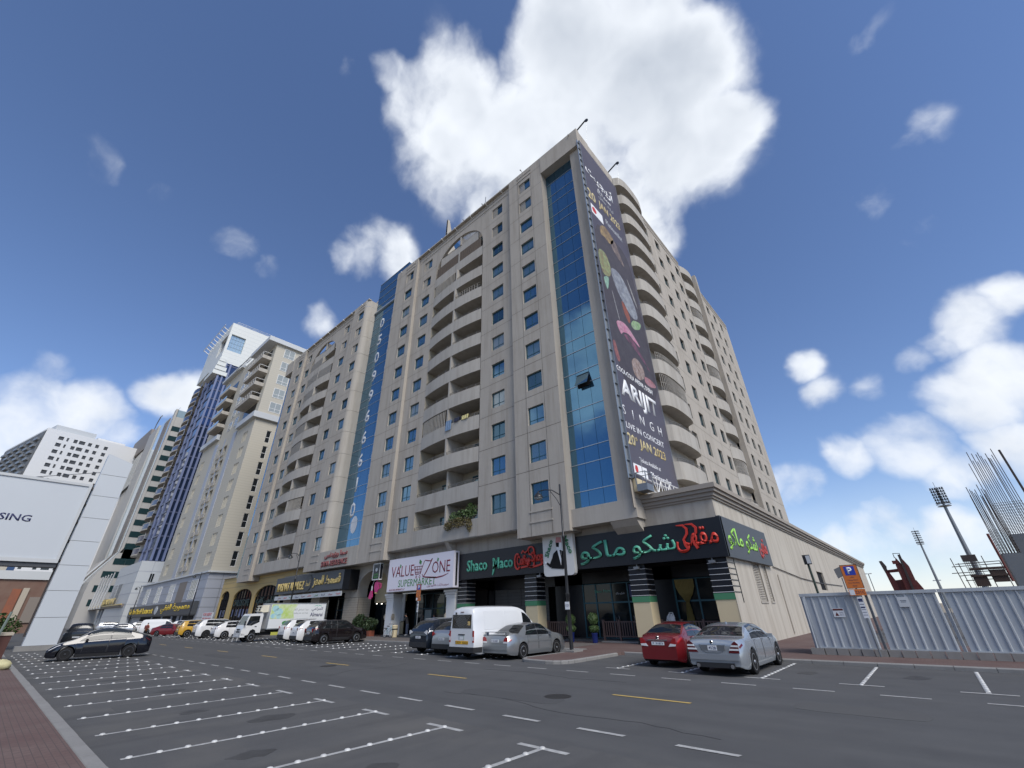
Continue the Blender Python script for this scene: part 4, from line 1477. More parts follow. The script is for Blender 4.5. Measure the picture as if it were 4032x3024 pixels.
def stones(parent, x0, x1, yf, yb, z0, z1, h=.24):
    z, r = z0, 0
    while z < z1 - .1:
        hh = min(h, z1 - z)
        w = .62
        x = x0 - (.31 if r % 2 else 0)
        while x < x1:
            a, b = max(x, x0), min(x + w, x1)
            if b - a > .05:
                mb = MB()
                mb.box(a + .008, yf + random.uniform(0, .02), z + .008, b - .008, yf + .10, z + hh - .008)
                mb.build("stone_block", M["stone"], parent)
            x += w
        for y in ((yf + .1, yf + .72), (yf + .72, yb)):
            mb = MB()
            mb.box(x1 - .06, y[0] + .008, z + .008, x1 + random.uniform(0, .02) + .03, y[1] - .008, z + hh - .008)
            mb.build("stone_block", M["stone"], parent)
        z += h
        r += 1


stones(pr, -49.85, -46.95, PY, PY + 1.6, .12, 3.74)
# ---- restaurant with the dark sign
pbox("shop_wall", "conc2", -67.5, PY, 4.3, -49.9, PY + .5, 7.0)
pbox("shop_ceiling", "blackm", -67.5, PY + .1, 4.2, -49.9, 31, 4.3)
pbox("shop_wall", "dark_in", -67.5, 30.5, .1, -49.9, 30.6, 4.3)
for x0 in (-58.2, -66.5):
    pier = MB()
    pier.box(x0, PY + .08, .12, x0 + 2.2, PY + 1.2, 4.2)
    pr = pier.build("stone_pier", M["stone"], BL)
storefront(-56.0, -49.9, 29.6, .15, 3.9, (-54.5, -52.8, -51.3), (2.6,), frame="teal_d")
storefront(-64.3, -58.2, 29.6, .15, 3.9, (-62.3, -60.3), (2.6,), frame="teal_d")
# ---- ochre cafe wall with three arches
mb = MB()
ARCH = [(-92.3, -88.2, 4.85, 1.25), (-86.2, -78.2, 4.75, 1.35), (-77.0, -68.2, 4.75, 1.45)]
zt = 8.05
xs0 = -93.0
for a, b, sp, ri in ARCH:
    mb.quad((xs0, PY, .12), (a, PY, .12), (a, PY, zt), (xs0, PY, zt))
    n = 12
    pts = [((a + b) / 2 - (b - a) / 2 * math.cos(math.pi * i / n), sp + ri * math.sin(math.pi * i / n)) for i in range(n + 1)]
    for (ax, a2), (bx, b2) in zip(pts[:-1], pts[1:]):
        mb.quad((ax, PY, a2), (bx, PY, b2), (bx, PY, zt), (ax, PY, zt))
        mb.quad((ax, PY, a2), (bx, PY, b2), (bx, PY + .3, b2), (ax, PY + .3, a2))
    for x in (a, b):
        mb.quad((x, PY, .12), (x, PY, sp), (x, PY + .3, sp), (x, PY + .3, .12))
    xs0 = b
mb.quad((xs0, PY, .12), (-67.5, PY, .12), (-67.5, PY, zt), (xs0, PY, zt))
mb.quad((-93, PY, .12), (-93, 45, .12), (-93, 45, zt), (-93, PY, zt))
mb.box(-67.6, PY - .02, 6.98, -60.0, PY, 8.05)
mb.build("ochre_wall", M["yellow_wall"], BL)
mb = MB()
for z in (6.5, 7.25):
    mb.box(-93.02, PY - .012, z, -67.4, PY, z + .03)
mb.build("wall_joint", M["joint"], BL)
pbox("wall_coping", "conc2", (-93.3, PY - .25, 8.05, -82.0, 45, 8.3))
for a, b, sp, ri in ARCH:
    g = MB()
    g.box(a, PY + .27, .12, b, PY + .29, sp + ri)
    gw = g.build("arched_window", M["glass_dark"], BL)
    f = MB()
    n = 5 if b - a < 5 else 7
    for i in range(n + 1):
        x = a + (b - a) * i / n
        t = (x - (a + b) / 2) / ((b - a) / 2)
        f.box(x - .07, PY + .16, .12, x + .07, PY + .26, sp + ri * math.sqrt(max(0, 1 - t * t)))
    for z in (1.9, 3.5, sp):
        f.box(a, PY + .17, z - .05, b, PY + .26, z + .05)
    f.build("window_frame", M["blackm"], gw)
mb = MB()
for i in range(16):
    x = -91.8 + i * 1.5
    if any(a + .3 < x < b - .9 for a, b, _, _ in ARCH):
        mb.box(x, PY + .23, 2.1 + (i % 3) * .1, x + .8, PY + .25, 3.2)
o = mb.build("window_picture", mat("blue_white_picture", (0.06, 0.08, 0.22), 0.5, noise=(1.4, 0.9, (0.40, 0.42, 0.48))), BL)
o["kind"] = "stuff"

# ================================================================== SIGNS (things of their own)
Ys = 26.8


def sign(name, label, box, ma, cat="sign", group=None):
    x0, y0, z0, x1, y1, z1 = box
    t = thing(name, label, cat, ((x0 + x1) / 2, (y0 + y1) / 2, z0), group)
    mb = MB()
    mb.box(*box)
    mb.build("sign_panel", M[ma], t)
    return t


# cafe fascia, English half
t = sign("cafe_sign", "long black cafe fascia with mint and red English lettering", (-30.2, Ys, 4.5, -20.62, PY - .002, 6.58), "black")
letters("Shaco", t, (-27.95, Ys, 5.52), .92, M["mint"], width=2.45, extr=.08, bold=.02)
letters("Maco", t, (-24.95, Ys, 5.50), .85, M["mint"], width=2.2, extr=.08, bold=.02)
mb = MB()
stroke(mb, [(-26.1, 4.66), (-26.0, 4.9), (-25.93, 5.3)], (0, Ys, 0), X, Z, -Y, [.05, .12, .14], .08)
mb.build("letter_tail", M["mint"], t)
letters("Coffee", t, (-22.75, Ys, 5.5), .75, M["red_l"], width=1.35, extr=.08, bold=.035)
letters("Shop", t, (-21.35, Ys, 5.55), .95, M["red_l"], width=1.2, extr=.08, bold=.03)
mb = MB()
stroke(mb, [(-23.35 + .28 * math.cos(R(a)), 5.45 + .55 * math.sin(R(a))) for a in range(60, 330, 18)], (0, Ys, 0), X, Z, -Y, .13, .09)
stroke(mb, [(-21.95 + .3 * math.cos(R(a)), 6.12 + .28 * math.sin(R(a))) for a in range(-30, 300, 22)], (0, Ys, 0), X, Z, -Y, .12, .09)
stroke(mb, [(-22.0 + .32 * math.cos(R(a)), 5.2 + .25 * math.sin(R(a))) for a in range(90, 380, 22)], (0, Ys, 0), X, Z, -Y, .12, .09)
stroke(mb, [(-23.0, 4.98), (-22.4, 5.04), (-21.8, 4.95), (-20.95, 5.08), (-20.8, 5.25)], (0, Ys, 0), X, Z, -Y, .12, .09)
stroke(mb, [(-22.9, 6.0), (-22.75, 6.2), (-22.55, 6.0), (-22.3, 6.15), (-22.2, 5.9)], (0, Ys, 0), X, Z, -Y, .1, .09)
mb.build("letter_swash", M["red_l"], t)
# emblem board with the man in a suit
t = thing("emblem_sign", "white board with a suited man in a pink hat between the two black cafe fascias", "sign", (-19.2, 26.6, 4.2))
mb = MB()
poly = [(-20.55, 7.25), (-17.85, 7.25), (-17.85, 4.5)] + [(-18.1 + .25 * math.cos(R(a)), 4.42 - .25 + .25 + .25 * math.sin(R(a))) for a in (-30, -60, -90)] + [(-20.3, 4.17), (-20.48, 4.25), (-20.55, 4.45)]
mb.prism(poly, (0, 26.45, 0), X, Z, Y, .34)
mb.build("sign_panel", mat("cream_white_board", (0.66, 0.65, 0.62), 0.5), t)
q = (0, 26.45, 0)
mb = MB()
mb.prism([(-19.85, 4.70), (-18.75, 4.58), (-18.55, 5.35), (-18.75, 5.78), (-19.2, 5.92), (-19.6, 5.65), (-19.78, 5.2)], q, X, Z, -Y, .03)
mb.prism([(-19.74, 5.35), (-19.95, 4.98), (-20.2, 5.12), (-20.28, 5.02), (-19.95, 4.76), (-19.7, 4.80)], q, X, Z, -Y, .028)
mb.build("suit", M["blackm"], t)
mb = MB()
mb.prism([(-19.2, 5.85), (-18.95, 4.85), (-18.85, 5.85)], q, X, Z, -Y, .045)
mb.prism([(-19.25, 5.85), (-18.85, 5.85), (-18.8, 6.35), (-19.3, 6.4)], q, X, Z, -Y, .04)
mb.build("shirt_and_face", M["white_l"], t)
mb = MB()
mb.prism([(-20.2, 5.12), (-20.42, 5.2), (-20.40, 5.04), (-20.28, 5.0)], q, X, Z, -Y, .03)
mb.build("hand", M["white_l"], t)
mb = MB()
mb.prism([(-19.28, 6.1), (-19.05, 6.05), (-19.0, 6.36), (-19.3, 6.4)], q, X, Z, -Y, .048)
mb.prism([(-19.0, 5.85), (-18.9, 5.3), (-18.86, 5.85)], q, X, Z, -Y, .05)
mb.build("face_shadow", M["blackm"], t)
mb = MB()
mb.prism([(-19.32, 6.4), (-18.80, 6.36), (-18.86, 6.72), (-19.24, 6.75)], q, X, Z, -Y, .05)
mb.build("hat", mat("pale_pink_hat", (0.55, 0.25, 0.25), 0.6), t)
for s, cx, cz, ang in (("Shaco", -19.98, 6.05, 66), ("Maco", -18.25, 6.15, -66)):
    letters(s, t, (cx, 26.45, cz), .36, M["green_band"], U=Vector((math.cos(R(ang)), 0, math.sin(R(ang)))), W=Vector((-math.sin(R(ang)), 0, math.cos(R(ang)))), width=1.25, extr=.05, bold=.02)
# cafe fascia, Arabic half on the corner, and its side panel
t = sign("cafe_sign", "black cafe fascia with big mint and red Arabic lettering beside the emblem board", (-17.8, Ys, 4.5, -7.75, PY - .002, 6.66), "black")
for wds, cx, w in (("ماكو", -15.45, 3.5), ("شكو", -11.75, 2.9)):
    letters(arabic(wds), t, (cx - .3, Ys, 5.45), 1.35 if wds == "شكو" else 1.45, M["mint"], width=w, extr=.10, bold=.004)
letters(arabic("مقهى"), t, (-9.3, Ys, 5.55), 1.35, M["red_l"], width=2.5, extr=.10, bold=.01)
mb = MB()
for dx in (0, .55):
    stroke(mb, [(-10.35 + dx, 6.45), (-9.95 + dx, 6.42), (-9.75 + dx, 6.2), (-9.8 + dx, 5.9), (-10.05 + dx, 5.6), (-10.0 + dx, 5.3), (-9.85 + dx, 5.05)], (0, Ys, 0), X, Z, -Y, [.04, .12, .14, .12, .12, .14, .16], .11)
mb.build("letter_swash", M["red_l"], t)
t = thing("side_cafe_sign", "charcoal sign round the corner with lime green and red Arabic lettering", "sign", (-7.8, 31.8, 4.5))
mb = MB()
mb.box(PX + .02, 26.85, 4.48, PX + .25, 36.5, 6.72)
mb.build("sign_panel", M["greyblack"], t)
xs_ = PX + .25
letters(arabic("ماكو"), t, (xs_, 28.9, 5.55), 1.35, M["lime"], U=Y, N=X, width=2.9, extr=.02, bold=.015)
letters(arabic("شكو"), t, (xs_, 32.2, 5.55), 1.3, M["lime"], U=Y, N=X, width=2.6, extr=.02, bold=.015)
letters(arabic("مقهى"), t, (xs_, 34.9, 5.5), 1.35, M["red_l"], U=Y, N=X, width=2.0, extr=.02, bold=.02)
# supermarket
t = sign("supermarket_sign", "big white supermarket sign with maroon and green lettering and a trolley", (-40.3, 26.25, 3.95, -30.35, 26.9, 6.9), "sign_white")
yv = 26.25
pbox("sign_edge", "blackm", (-30.349, 26.5, 4.1, -30.33, 26.7, 6.75), parent=t)
letters("VALUE", t, (-37.9, yv, 5.7), .98, M["maroon"], width=3.7, extr=.012, bold=-.004)
letters("ONE", t, (-32.05, yv, 5.72), .98, M["maroon"], width=2.5, extr=.012, bold=-.004)
mb = MB()
stroke(mb, [(-34.6, 6.25), (-34.4, 6.42), (-34.0, 6.35), (-33.6, 6.3), (-33.35, 6.5), (-33.7, 6.0), (-34.15, 5.4), (-34.5, 5.05)], (0, yv, 0), X, Z, -Y, [.05, .08, .1, .08, .1, .12, .12, .1], .012)
stroke(mb, [(-34.75, 5.25), (-34.6, 5.05), (-34.3, 4.98), (-33.6, 4.92), (-32.6, 4.84), (-31.7, 4.92), (-31.0, 5.1)], (0, yv, 0), X, Z, -Y, [.06, .08, .1, .12, .12, .1, .03], .012)
# trolley
stroke(mb, [(-36.05, 6.0), (-35.75, 5.25), (-35.0, 5.3), (-34.65, 6.1), (-34.5, 6.35)], (0, yv, 0), X, Z, -Y, .06, .012)
for z in (5.45, 5.7, 5.95):
    stroke(mb, [(-36.0 + (6.0 - z) * .35, z), (-34.7 - (6.0 - z) * .4, z)], (0, yv, 0), X, Z, -Y, .05, .012)
for i in range(4):
    stroke(mb, [(-35.85 + i * .3, 5.98), (-35.65 + i * .2, 5.27)], (0, yv, 0), X, Z, -Y, .05, .012)
for x in (-35.6, -35.1):
    stroke(mb, [(x + .1 * math.cos(R(a)), 5.05 + .1 * math.sin(R(a))) for a in range(0, 361, 45)], (0, yv, 0), X, Z, -Y, .05, .012)
mb.build("trolley_mark", M["maroon"], t)
mb = MB()
for x, z in ((-35.2, 6.35), (-35.05, 6.25), (-32.55, 6.3), (-38.3, 6.15)):
    mb.prism([(x - .12, z - .15), (x + .08, z - .12), (x + .14, z + .12), (x - .04, z + .2)], (0, yv, 0), X, Z, -Y, .012)
mb.build("leaf_mark", M["green_l"], t)
letters("SUPERMARKET", t, (-35.55, yv, 4.62), .62, M["green_l"], width=5.7, extr=.012, bold=.0)
letters("VALUE ZONE SUPERMARKET L.L.C", t, (-38.6, yv, 4.1), .16, M["maroon"], width=2.6, extr=.008)
letters(arabic("سوبرماركت فاليو زون"), t, (-32.4, yv, 4.22), .24, M["maroon"], width=3.0, extr=.008)
# building name
t = thing("residence_lettering", "maroon raised Arabic and English residence name on the beige board under the numbered glass", "sign", (-50, 25.5, 7))
letters(arabic("سما ريزيدنس"), t, (-50.6, YP - .02, 8.35), .78, M["maroon2"], width=5.2, extr=.10, bold=.02)
letters("SAMA RESIDENCE", t, (-50.8, YP - .02, 7.45), .62, M["maroon2"], width=6.0, extr=.10, bold=.015)
# dark restaurant sign
t = sign("restaurant_sign", "dark grey restaurant sign with gold English and Arabic lettering above the stone pier", (-67.0, 26.0, 4.65, -48.75, 26.5, 6.65), "greyblack")
pbox("sign_end", "blackm", (-48.74, 25.98, 4.5, -47.3, PY - .05, 6.55), parent=t)
letters("KASMAT AL MUEZ", t, (-62.3, 26.0, 5.45), 1.0, M["gold_l"], width=7.8, extr=.08, bold=.02)
letters(arabic("قسمط المعز"), t, (-52.7, 26.0, 5.65), 1.35, M["gold_l"], width=6.6, extr=.08, bold=.025)
mb = MB()
mb.prism([(-57.3 + .95 * math.cos(R(a)), 5.65 + .95 * math.sin(R(a))) for a in range(0, 360, 20)], (0, 26.0, 0), X, Z, -Y, .06)
mb.build("round_badge", mat("dark_badge", (0.035, 0.038, 0.042), 0.5), t)
letters(arabic("قسمط"), t, (-57.3, 25.94, 5.65), .7, M["gold_l"], width=1.1, extr=.01)
t = sign("menu_strip_sign", "narrow grey strip sign of small coloured words under the dark restaurant sign", (-66.5, 25.95, 3.95, -48.7, 26.05, 4.42), "panel_lt")
for i in range(10):
    letters(arabic(("حمض", "فول", "كبدة", "سمك", "شوربة")[i % 5]), t, (-64.9 + i * 1.72, 25.95, 4.18), .24, M[("maroon", "red_l", "green_l", "navy_l")[i % 4]], width=.95, extr=.006, bold=.015)
mb = MB()
for i in range(8):
    mb.tube([(-65 + i * 2.2, 26.1, 4.42), (-65 + i * 2.2, 26.15, 4.66)], .03, 4)
mb.build("sign_bracket", M["steel_grey"], t)
# cafe lettering in the arches
t = thing("arch_cafe_lettering", "dark green cafe name in English standing across the middle ochre arch", "sign", (-82.2, 26.9, 3.7))
letters("CARLOS CAFE", t, (-82.3, PY + .10, 4.1), .95, mat("dark_green_letters", (0.02, 0.05, 0.045), 0.5), width=6.6, extr=.06, bold=.02)
t = thing("arch_cafe_lettering", "dark green Arabic cafe name standing across the right ochre arch", "sign", (-72.6, 26.9, 3.7))
letters(arabic("كارلوس كافيه"), t, (-72.6, PY + .10, 4.1), 1.1, mat("dark_green_letters", (0.02, 0.05, 0.045), 0.5), width=7.0, extr=.06, bold=.02)
# hanging light box and the two pink boards
t = thing("hanging_light_box", "small black and green light box hung beside the big white supermarket sign", "sign", (-42.0, 26.2, 5.5))
mb = MB()
mb.box(-42.85, 26.0, 5.15, -41.55, 26.35, 6.75)
mb.build("box_casing", M["white_p"], t)
mb = MB()
mb.box(-42.72, 25.985, 5.25, -41.62, 26.0, 6.65)
mb.box(-41.55, 26.03, 5.25, -41.535, 26.32, 6.65)
mb.build("box_face", M["black"], t)
letters("SUPER", t, (-42.17, 25.985, 5.66), .2, M["green_l"], width=.8, extr=.006, bold=.02)
letters("MARKET", t, (-42.17, 25.985, 5.40), .2, M["green_l"], width=.9, extr=.006, bold=.02)
mb = MB()
mb.prism([(-42.15 + .2 * math.cos(R(a)), 6.12 + .18 * math.sin(R(a))) for a in range(0, 360, 30)], (0, 25.985, 0), X, Z, -Y, .006)
mb.build("fruit_mark", M["panel_lt"], t)
mb = MB()
mb.tube([(-42.2, 26.2, 6.75), (-42.2, 26.2, 7.6)], .03, 5)
mb.tube([(-41.55, 26.2, 6.5), (-40.3, 26.3, 6.5)], .03, 5)
mb.build("hanger", M["steel_grey"], t)
t = thing("teapot_board", "bright pink teapot shaped board hanging below the light box", "sign", (-42.0, 26.2, 4.0))
mb = MB()
mb.prism([(-42.35, 4.9), (-42.0, 5.0), (-41.6, 4.85), (-41.55, 4.3), (-41.85, 3.95), (-42.2, 4.0), (-42.4, 4.45)], (0, 26.1, 0), X, Z, Y, .08)
stroke(mb, [(-41.6, 4.85), (-41.25, 4.75), (-41.25, 4.4), (-41.55, 4.3)], (0, 26.1, 0), X, Z, Y, .08, .08)
mb.box(-42.1, 26.12, 5.0, -41.95, 26.16, 5.14)
mb.build("board", M["pink"], t)
mb = MB()
mb.box(-42.15, 26.09, 3.9, -41.85, 26.2, 4.0)
mb.build("board_foot", M["gold_l"], t)
t = thing("hookah_board", "dull pink pipe shaped board with white collar left of the pink teapot", "sign", (-42.9, 26.2, 3.5))
mb = MB()
mb.prism([(-43.0, 4.2), (-42.7, 4.2), (-42.55, 3.6), (-42.75, 3.42), (-43.1, 3.42), (-43.25, 3.6)], (0, 26.1, 0), X, Z, Y, .08)
mb.build("board", M["pink"], t)
mb = MB()
mb.box(-42.92, 26.12, 4.2, -42.78, 26.18, 4.62)
mb.tube([(-42.85, 26.15, 4.6), (-42.6, 26.15, 5.15)], .015, 4)
mb.build("collar", M["white_p"], t)

# ================================================================== CONCERT BANNER on the tower corner
t = thing("concert_banner", "tall dark concert banner hung down the corner of the beige tower", "banner", (-12.2, 29.5, 9.6))
BX = -12.12
mb = MB()
mb.box(BX - .02, 25.75, 9.7, BX, 33.35, 46.5)
M["ban"] = mat("dark_plum_banner", (0.085, 0.072, 0.085), 0.45, noise=[(0.12, 0.5, (0.055, 0.045, 0.06)), (1.5, 0.2, (0.10, 0.085, 0.095))])
mb.build("banner_sheet", M["ban"], t)
fr = MB()
for y in (25.72, 33.36):
    fr.box(XS, y - .05, 9.6, BX + .01, y + .05, 46.6)
for i in range(38):
    z = 9.8 + i * .98
    fr.box(XS, 25.45, z, BX - .05, 25.7, z + .06)
fr.build("banner_frame", M["steel_grey"], t)
pbox("banner_edge", "alu", (XS + .005, 25.42, 9.6, XS + .08, 25.72, 46.6), parent=t)
bk = dict(U=Y, W=Z, N=X)
xl = BX
letters(arabic("أريجيت"), t, (xl, 29.0, 42.6), 2.1, M["white_l"], width=5.9, extr=.01, bold=.03, **bk)
letters(arabic("سينغ"), t, (xl, 29.4, 40.8), .9, M["white_l"], width=2.8, extr=.01, bold=.01, **bk)
letters(arabic("ليلة حفل"), t, (xl, 29.6, 39.9), .6, M["panel_lt"], width=3.0, extr=.01, **bk)
M["gold_b"] = mat("gold_print", (0.42, 0.31, 0.12), 0.6, noise=(0.5, 0.8, (0.60, 0.54, 0.32)))
letters("20", t, (xl, 26.45, 38.3), 1.5, M["gold_b"], width=1.5, extr=.01, bold=.03, **bk)
letters("JAN 2023", t, (xl, 30.0, 38.35), 1.4, M["gold_b"], width=4.4, extr=.01, bold=.03, **bk)
mb = MB()
mb.box(xl, 25.95, 35.55, xl + .01, 28.1, 36.85)
mb.build("logo_box", M["white_l"], t)
mb = MB()
mb.prism([(26.5 + .4 * math.cos(R(a)), 36.2 + .4 * math.sin(R(a))) for a in range(0, 360, 30)], (xl + .01, 0, 0), Y, Z, X, .006)
mb.build("logo_dot", M["red_l"], t)
letters("Platinumlist", t, (xl, 30.4, 36.6), .75, M["panel_lt"], width=3.3, extr=.01, **bk)
# generic painted figure in loose colour strokes


def blob(name, pts, col, d=.008, sc_=1.6):
    mb = MB()
    q = []
    n = len(pts)
    for i in range(n):                          # round the outline a little
        a_, b_, c_, d_ = pts[i - 1], pts[i], pts[(i + 1) % n], pts[(i + 2) % n]
        for tt in (0, .33, .66):
            w_ = (-.5 * tt ** 3 + tt ** 2 - .5 * tt, 1.5 * tt ** 3 - 2.5 * tt ** 2 + 1, -1.5 * tt ** 3 + 2 * tt ** 2 + .5 * tt, .5 * tt ** 3 - .5 * tt ** 2)
            q.append((sum(w_[k] * (a_, b_, c_, d_)[k][0] for k in range(4)), sum(w_[k] * (a_, b_, c_, d_)[k][1] for k in range(4))))
    mb.prism(q, (xl, 0, 0), Y, Z, X, d)
    mb.build(name, mat(name + "_print", col[0], 0.6, noise=[(sc_, 1.0, col[1]), (4.0, .5, (0.06, 0.05, 0.06))]), t)


DK = (0.045, 0.036, 0.042)
blob("backdrop_shape", [(25.9, 33.0), (29, 34.6), (32.4, 34.0), (33.0, 28.0), (33.0, 18.6), (29, 16.4), (25.9, 20.0)], (DK, (0.07, 0.06, 0.065)), .004)
blob("hair_shape", [(27.2, 34.6), (28.3, 35.4), (29.7, 34.8), (29.3, 33.8), (28.5, 33.4), (27.8, 33.6), (27.1, 33.5)], ((0.40, 0.28, 0.12), (0.16, 0.10, 0.05)))
blob("face_shape", [(29.0, 33.9), (29.9, 34.7), (30.6, 33.6), (31.2, 32.2), (30.7, 32.2), (29.9, 32.6), (29.2, 33.0)], ((0.26, 0.20, 0.17), (0.10, 0.07, 0.06)))
blob("turban_shape", [(25.9, 30.0), (26.3, 30.9), (27.4, 31.0), (27.9, 29.7), (27.5, 28.4), (26.4, 27.9), (26.0, 28.6)], ((0.30, 0.38, 0.17), (0.22, 0.13, 0.06)))
blob("collar_shape", [(26.2, 27.4), (27.1, 28.0), (26.9, 27.0), (26.5, 26.3)], ((0.22, 0.42, 0.30), (0.3, 0.45, 0.35)))
blob("sleeve_shape", [(28.0, 29.7), (29.4, 30.2), (30.8, 29.3), (31.9, 27.3), (31.9, 26.0), (30.6, 25.6), (28.9, 26.9), (28.1, 28.3)], ((0.34, 0.36, 0.39), (0.17, 0.18, 0.22)))
blob("lapel_shape", [(31.2, 30.6), (31.9, 29.4), (32.5, 27.6), (31.9, 28.4)], ((0.36, 0.34, 0.32), (0.2, 0.2, 0.2)))
blob("green_shape", [(30.2, 24.5), (30.9, 25.3), (32.4, 25.7), (32.0, 24.9), (31.2, 24.4), (30.6, 24.2)], ((0.24, 0.40, 0.17), (0.35, 0.45, 0.28)))
blob("orange_shape", [(29.0, 26.4), (29.6, 26.4), (30.2, 25.2), (29.8, 24.4), (29.2, 25.2)], ((0.34, 0.09, 0.04), (0.2, 0.06, 0.04)))
blob("pink_shape", [(27.2, 23.1), (27.8, 23.6), (28.8, 23.8), (29.8, 23.5), (31.2, 22.5), (30.2, 22.6), (29.2, 22.9), (28.2, 22.6), (27.7, 22.2)], ((0.50, 0.16, 0.27), (0.60, 0.38, 0.44)))
blob("pink_edge", [(28.2, 22.4), (29.6, 22.7), (31.0, 21.8), (32.4, 20.4), (30.6, 21.4), (29.2, 21.9)], ((0.22, 0.07, 0.12), DK))
blob("knot_shape", [(28.9, 20.1), (29.7, 20.7), (30.6, 20.5), (31.0, 19.9), (30.8, 19.2), (29.8, 18.6), (29.0, 18.8), (28.8, 19.4)], ((0.42, 0.34, 0.31), (0.20, 0.11, 0.06)), sc_=3)
blob("splash_shape", [(25.95, 20.6), (26.3, 20.8), (26.5, 20.1), (26.7, 19.2), (26.3, 18.9), (26.0, 19.6)], ((0.36, 0.14, 0.11), (0.2, 0.06, 0.07)))
blob("stripe_shape", [(27.4, 26.4), (27.48, 26.4), (27.9, 24.0), (27.8, 24.0)], ((0.45, 0.45, 0.45), (0.35, 0.35, 0.35)))
blob("glow_shape", [(31.0, 19.4), (32.4, 19.5), (33.0, 19.1), (31.8, 18.7), (30.9, 18.8)], ((0.38, 0.13, 0.12), (0.42, 0.24, 0.28)))
letters("COCA-COLA ARENA, DUBAI", t, (xl, 28.9, 18.15), .55, M["white_l"], width=6.1, extr=.01, bold=.02, **bk)
letters("ARIJIT", t, (xl, 29.1, 16.45), 2.0, M["white_l"], width=6.2, extr=.01, bold=.035, **bk)
for ch, yy in zip("SINGH", (25.95, 27.3, 28.75, 30.4, 31.9)):
    letters(ch, t, (xl, yy, 14.65), .76, M["white_l"], extr=.01, bold=-.005, **bk)
letters("LIVE IN CONCERT", t, (xl, 29.0, 13.5), .46, M["white_l"], width=6.2, extr=.01, **bk)
letters("20", t, (xl, 26.35, 12.45), .9, M["gold_b"], width=1.15, extr=.01, bold=.03, **bk)
letters("th", t, (xl, 27.15, 12.7), .32, M["gold_b"], width=.34, extr=.01, bold=.02, **bk)
letters("JAN 2023", t, (xl, 29.8, 12.4), .95, M["gold_b"], width=4.4, extr=.01, bold=.03, **bk)
letters("Tickets Available at", t, (xl, 28.8, 11.2), .32, M["white_l"], width=3.4, extr=.01, **bk)
mb = MB()
mb.box(xl, 26.0, 9.95, xl + .01, 28.0, 10.7)
mb.build("logo_box", M["white_l"], t)
mb = MB()
mb.prism([(26.4 + .22 * math.cos(R(a)), 10.35 + .27 * math.sin(R(a))) for a in range(0, 360, 30)], (xl + .01, 0, 0), Y, Z, X, .006)
mb.build("logo_dot", M["red_l"], t)
letters("Platinumlist", t, (xl, 30.35, 10.4), .44, M["white_l"], width=3.5, extr=.01, bold=.01, **bk)
letters("tickets", t, (xl, 31.5, 9.92), .17, M["white_l"], width=.9, extr=.01, **bk)
# cradle and truss at its foot, jibs at its head
t = thing("banner_truss", "white lattice truss and small cradle at the foot of the concert banner", "truss", (-11.9, 29, 8.6))
mb = MB()
ya, yb = 26.9, 33.2
for z in (8.75, 9.75):
    for x in (-11.9, -11.4):
        mb.tube([(x, ya, z), (x, yb, z)], .045, 5)
for i in range(9):
    y = ya + i * .7
    mb.tube([(-11.4, y, 8.75 if i % 2 else 9.75), (-11.4, y + .7, 9.75 if i % 2 else 8.75)], .03, 4)
    mb.tube([(-11.4, y, 8.75), (-11.4, y, 9.75)], .03, 4)
mb.build("lattice", M["white_p"], t)
mb = MB()
mb.box(-12.0, 25.75, 8.7, -11.3, 26.7, 9.15)
for x in (-12.0, -11.3):
    for y in (25.75, 26.7):
        mb.tube([(x, y, 9.1), (x, y, 9.9)], .035, 5)
mb.tube([(-12.0, 25.75, 9.9), (-11.3, 25.75, 9.9), (-11.3, 26.7, 9.9), (-12.0, 26.7, 9.9)], .035, 5, closed=True)
mb.tube([(-11.65, 26.2, 9.9), (-11.65, 26.2, 11.0)], .02, 4)
mb.build("cradle", M["steel_grey"], t)
mb = MB()
mb.box(-12.3, 25.9, 8.75, -12.0, 27.4, 9.6)
mb.build("wooden_box", M["cream"], t)
for y, lb in ((26.3, "dark roof jib with pulley above the left edge of the banner"), (33.2, "dark roof jib with pulley above the right edge of the banner")):
    t = thing("roof_jib", lb, "jib", (-12.3, y, 49.2), "jibs above the banner")
    mb = MB()
    mb.tube([(-13.6, y, 49.0), (-12.3, y, 49.7), (-11.2, y, 50.2)], .09, 6)
    mb.build("arm", M["lamp_black"], t)
    mb = MB()
    mb.lathe([(.02, -.06), (.2, -.06), (.2, .06), (.02, .06)], (-11.2, y, 50.0), 10, "y")
    mb.build("pulley", M["lamp_black"], t)
    mb = MB()
    mb.tube([(-11.2, y, 49.8), (-11.6, y, 46.6)], .012, 4)
    mb.build("rope", M["steel_grey"], t)
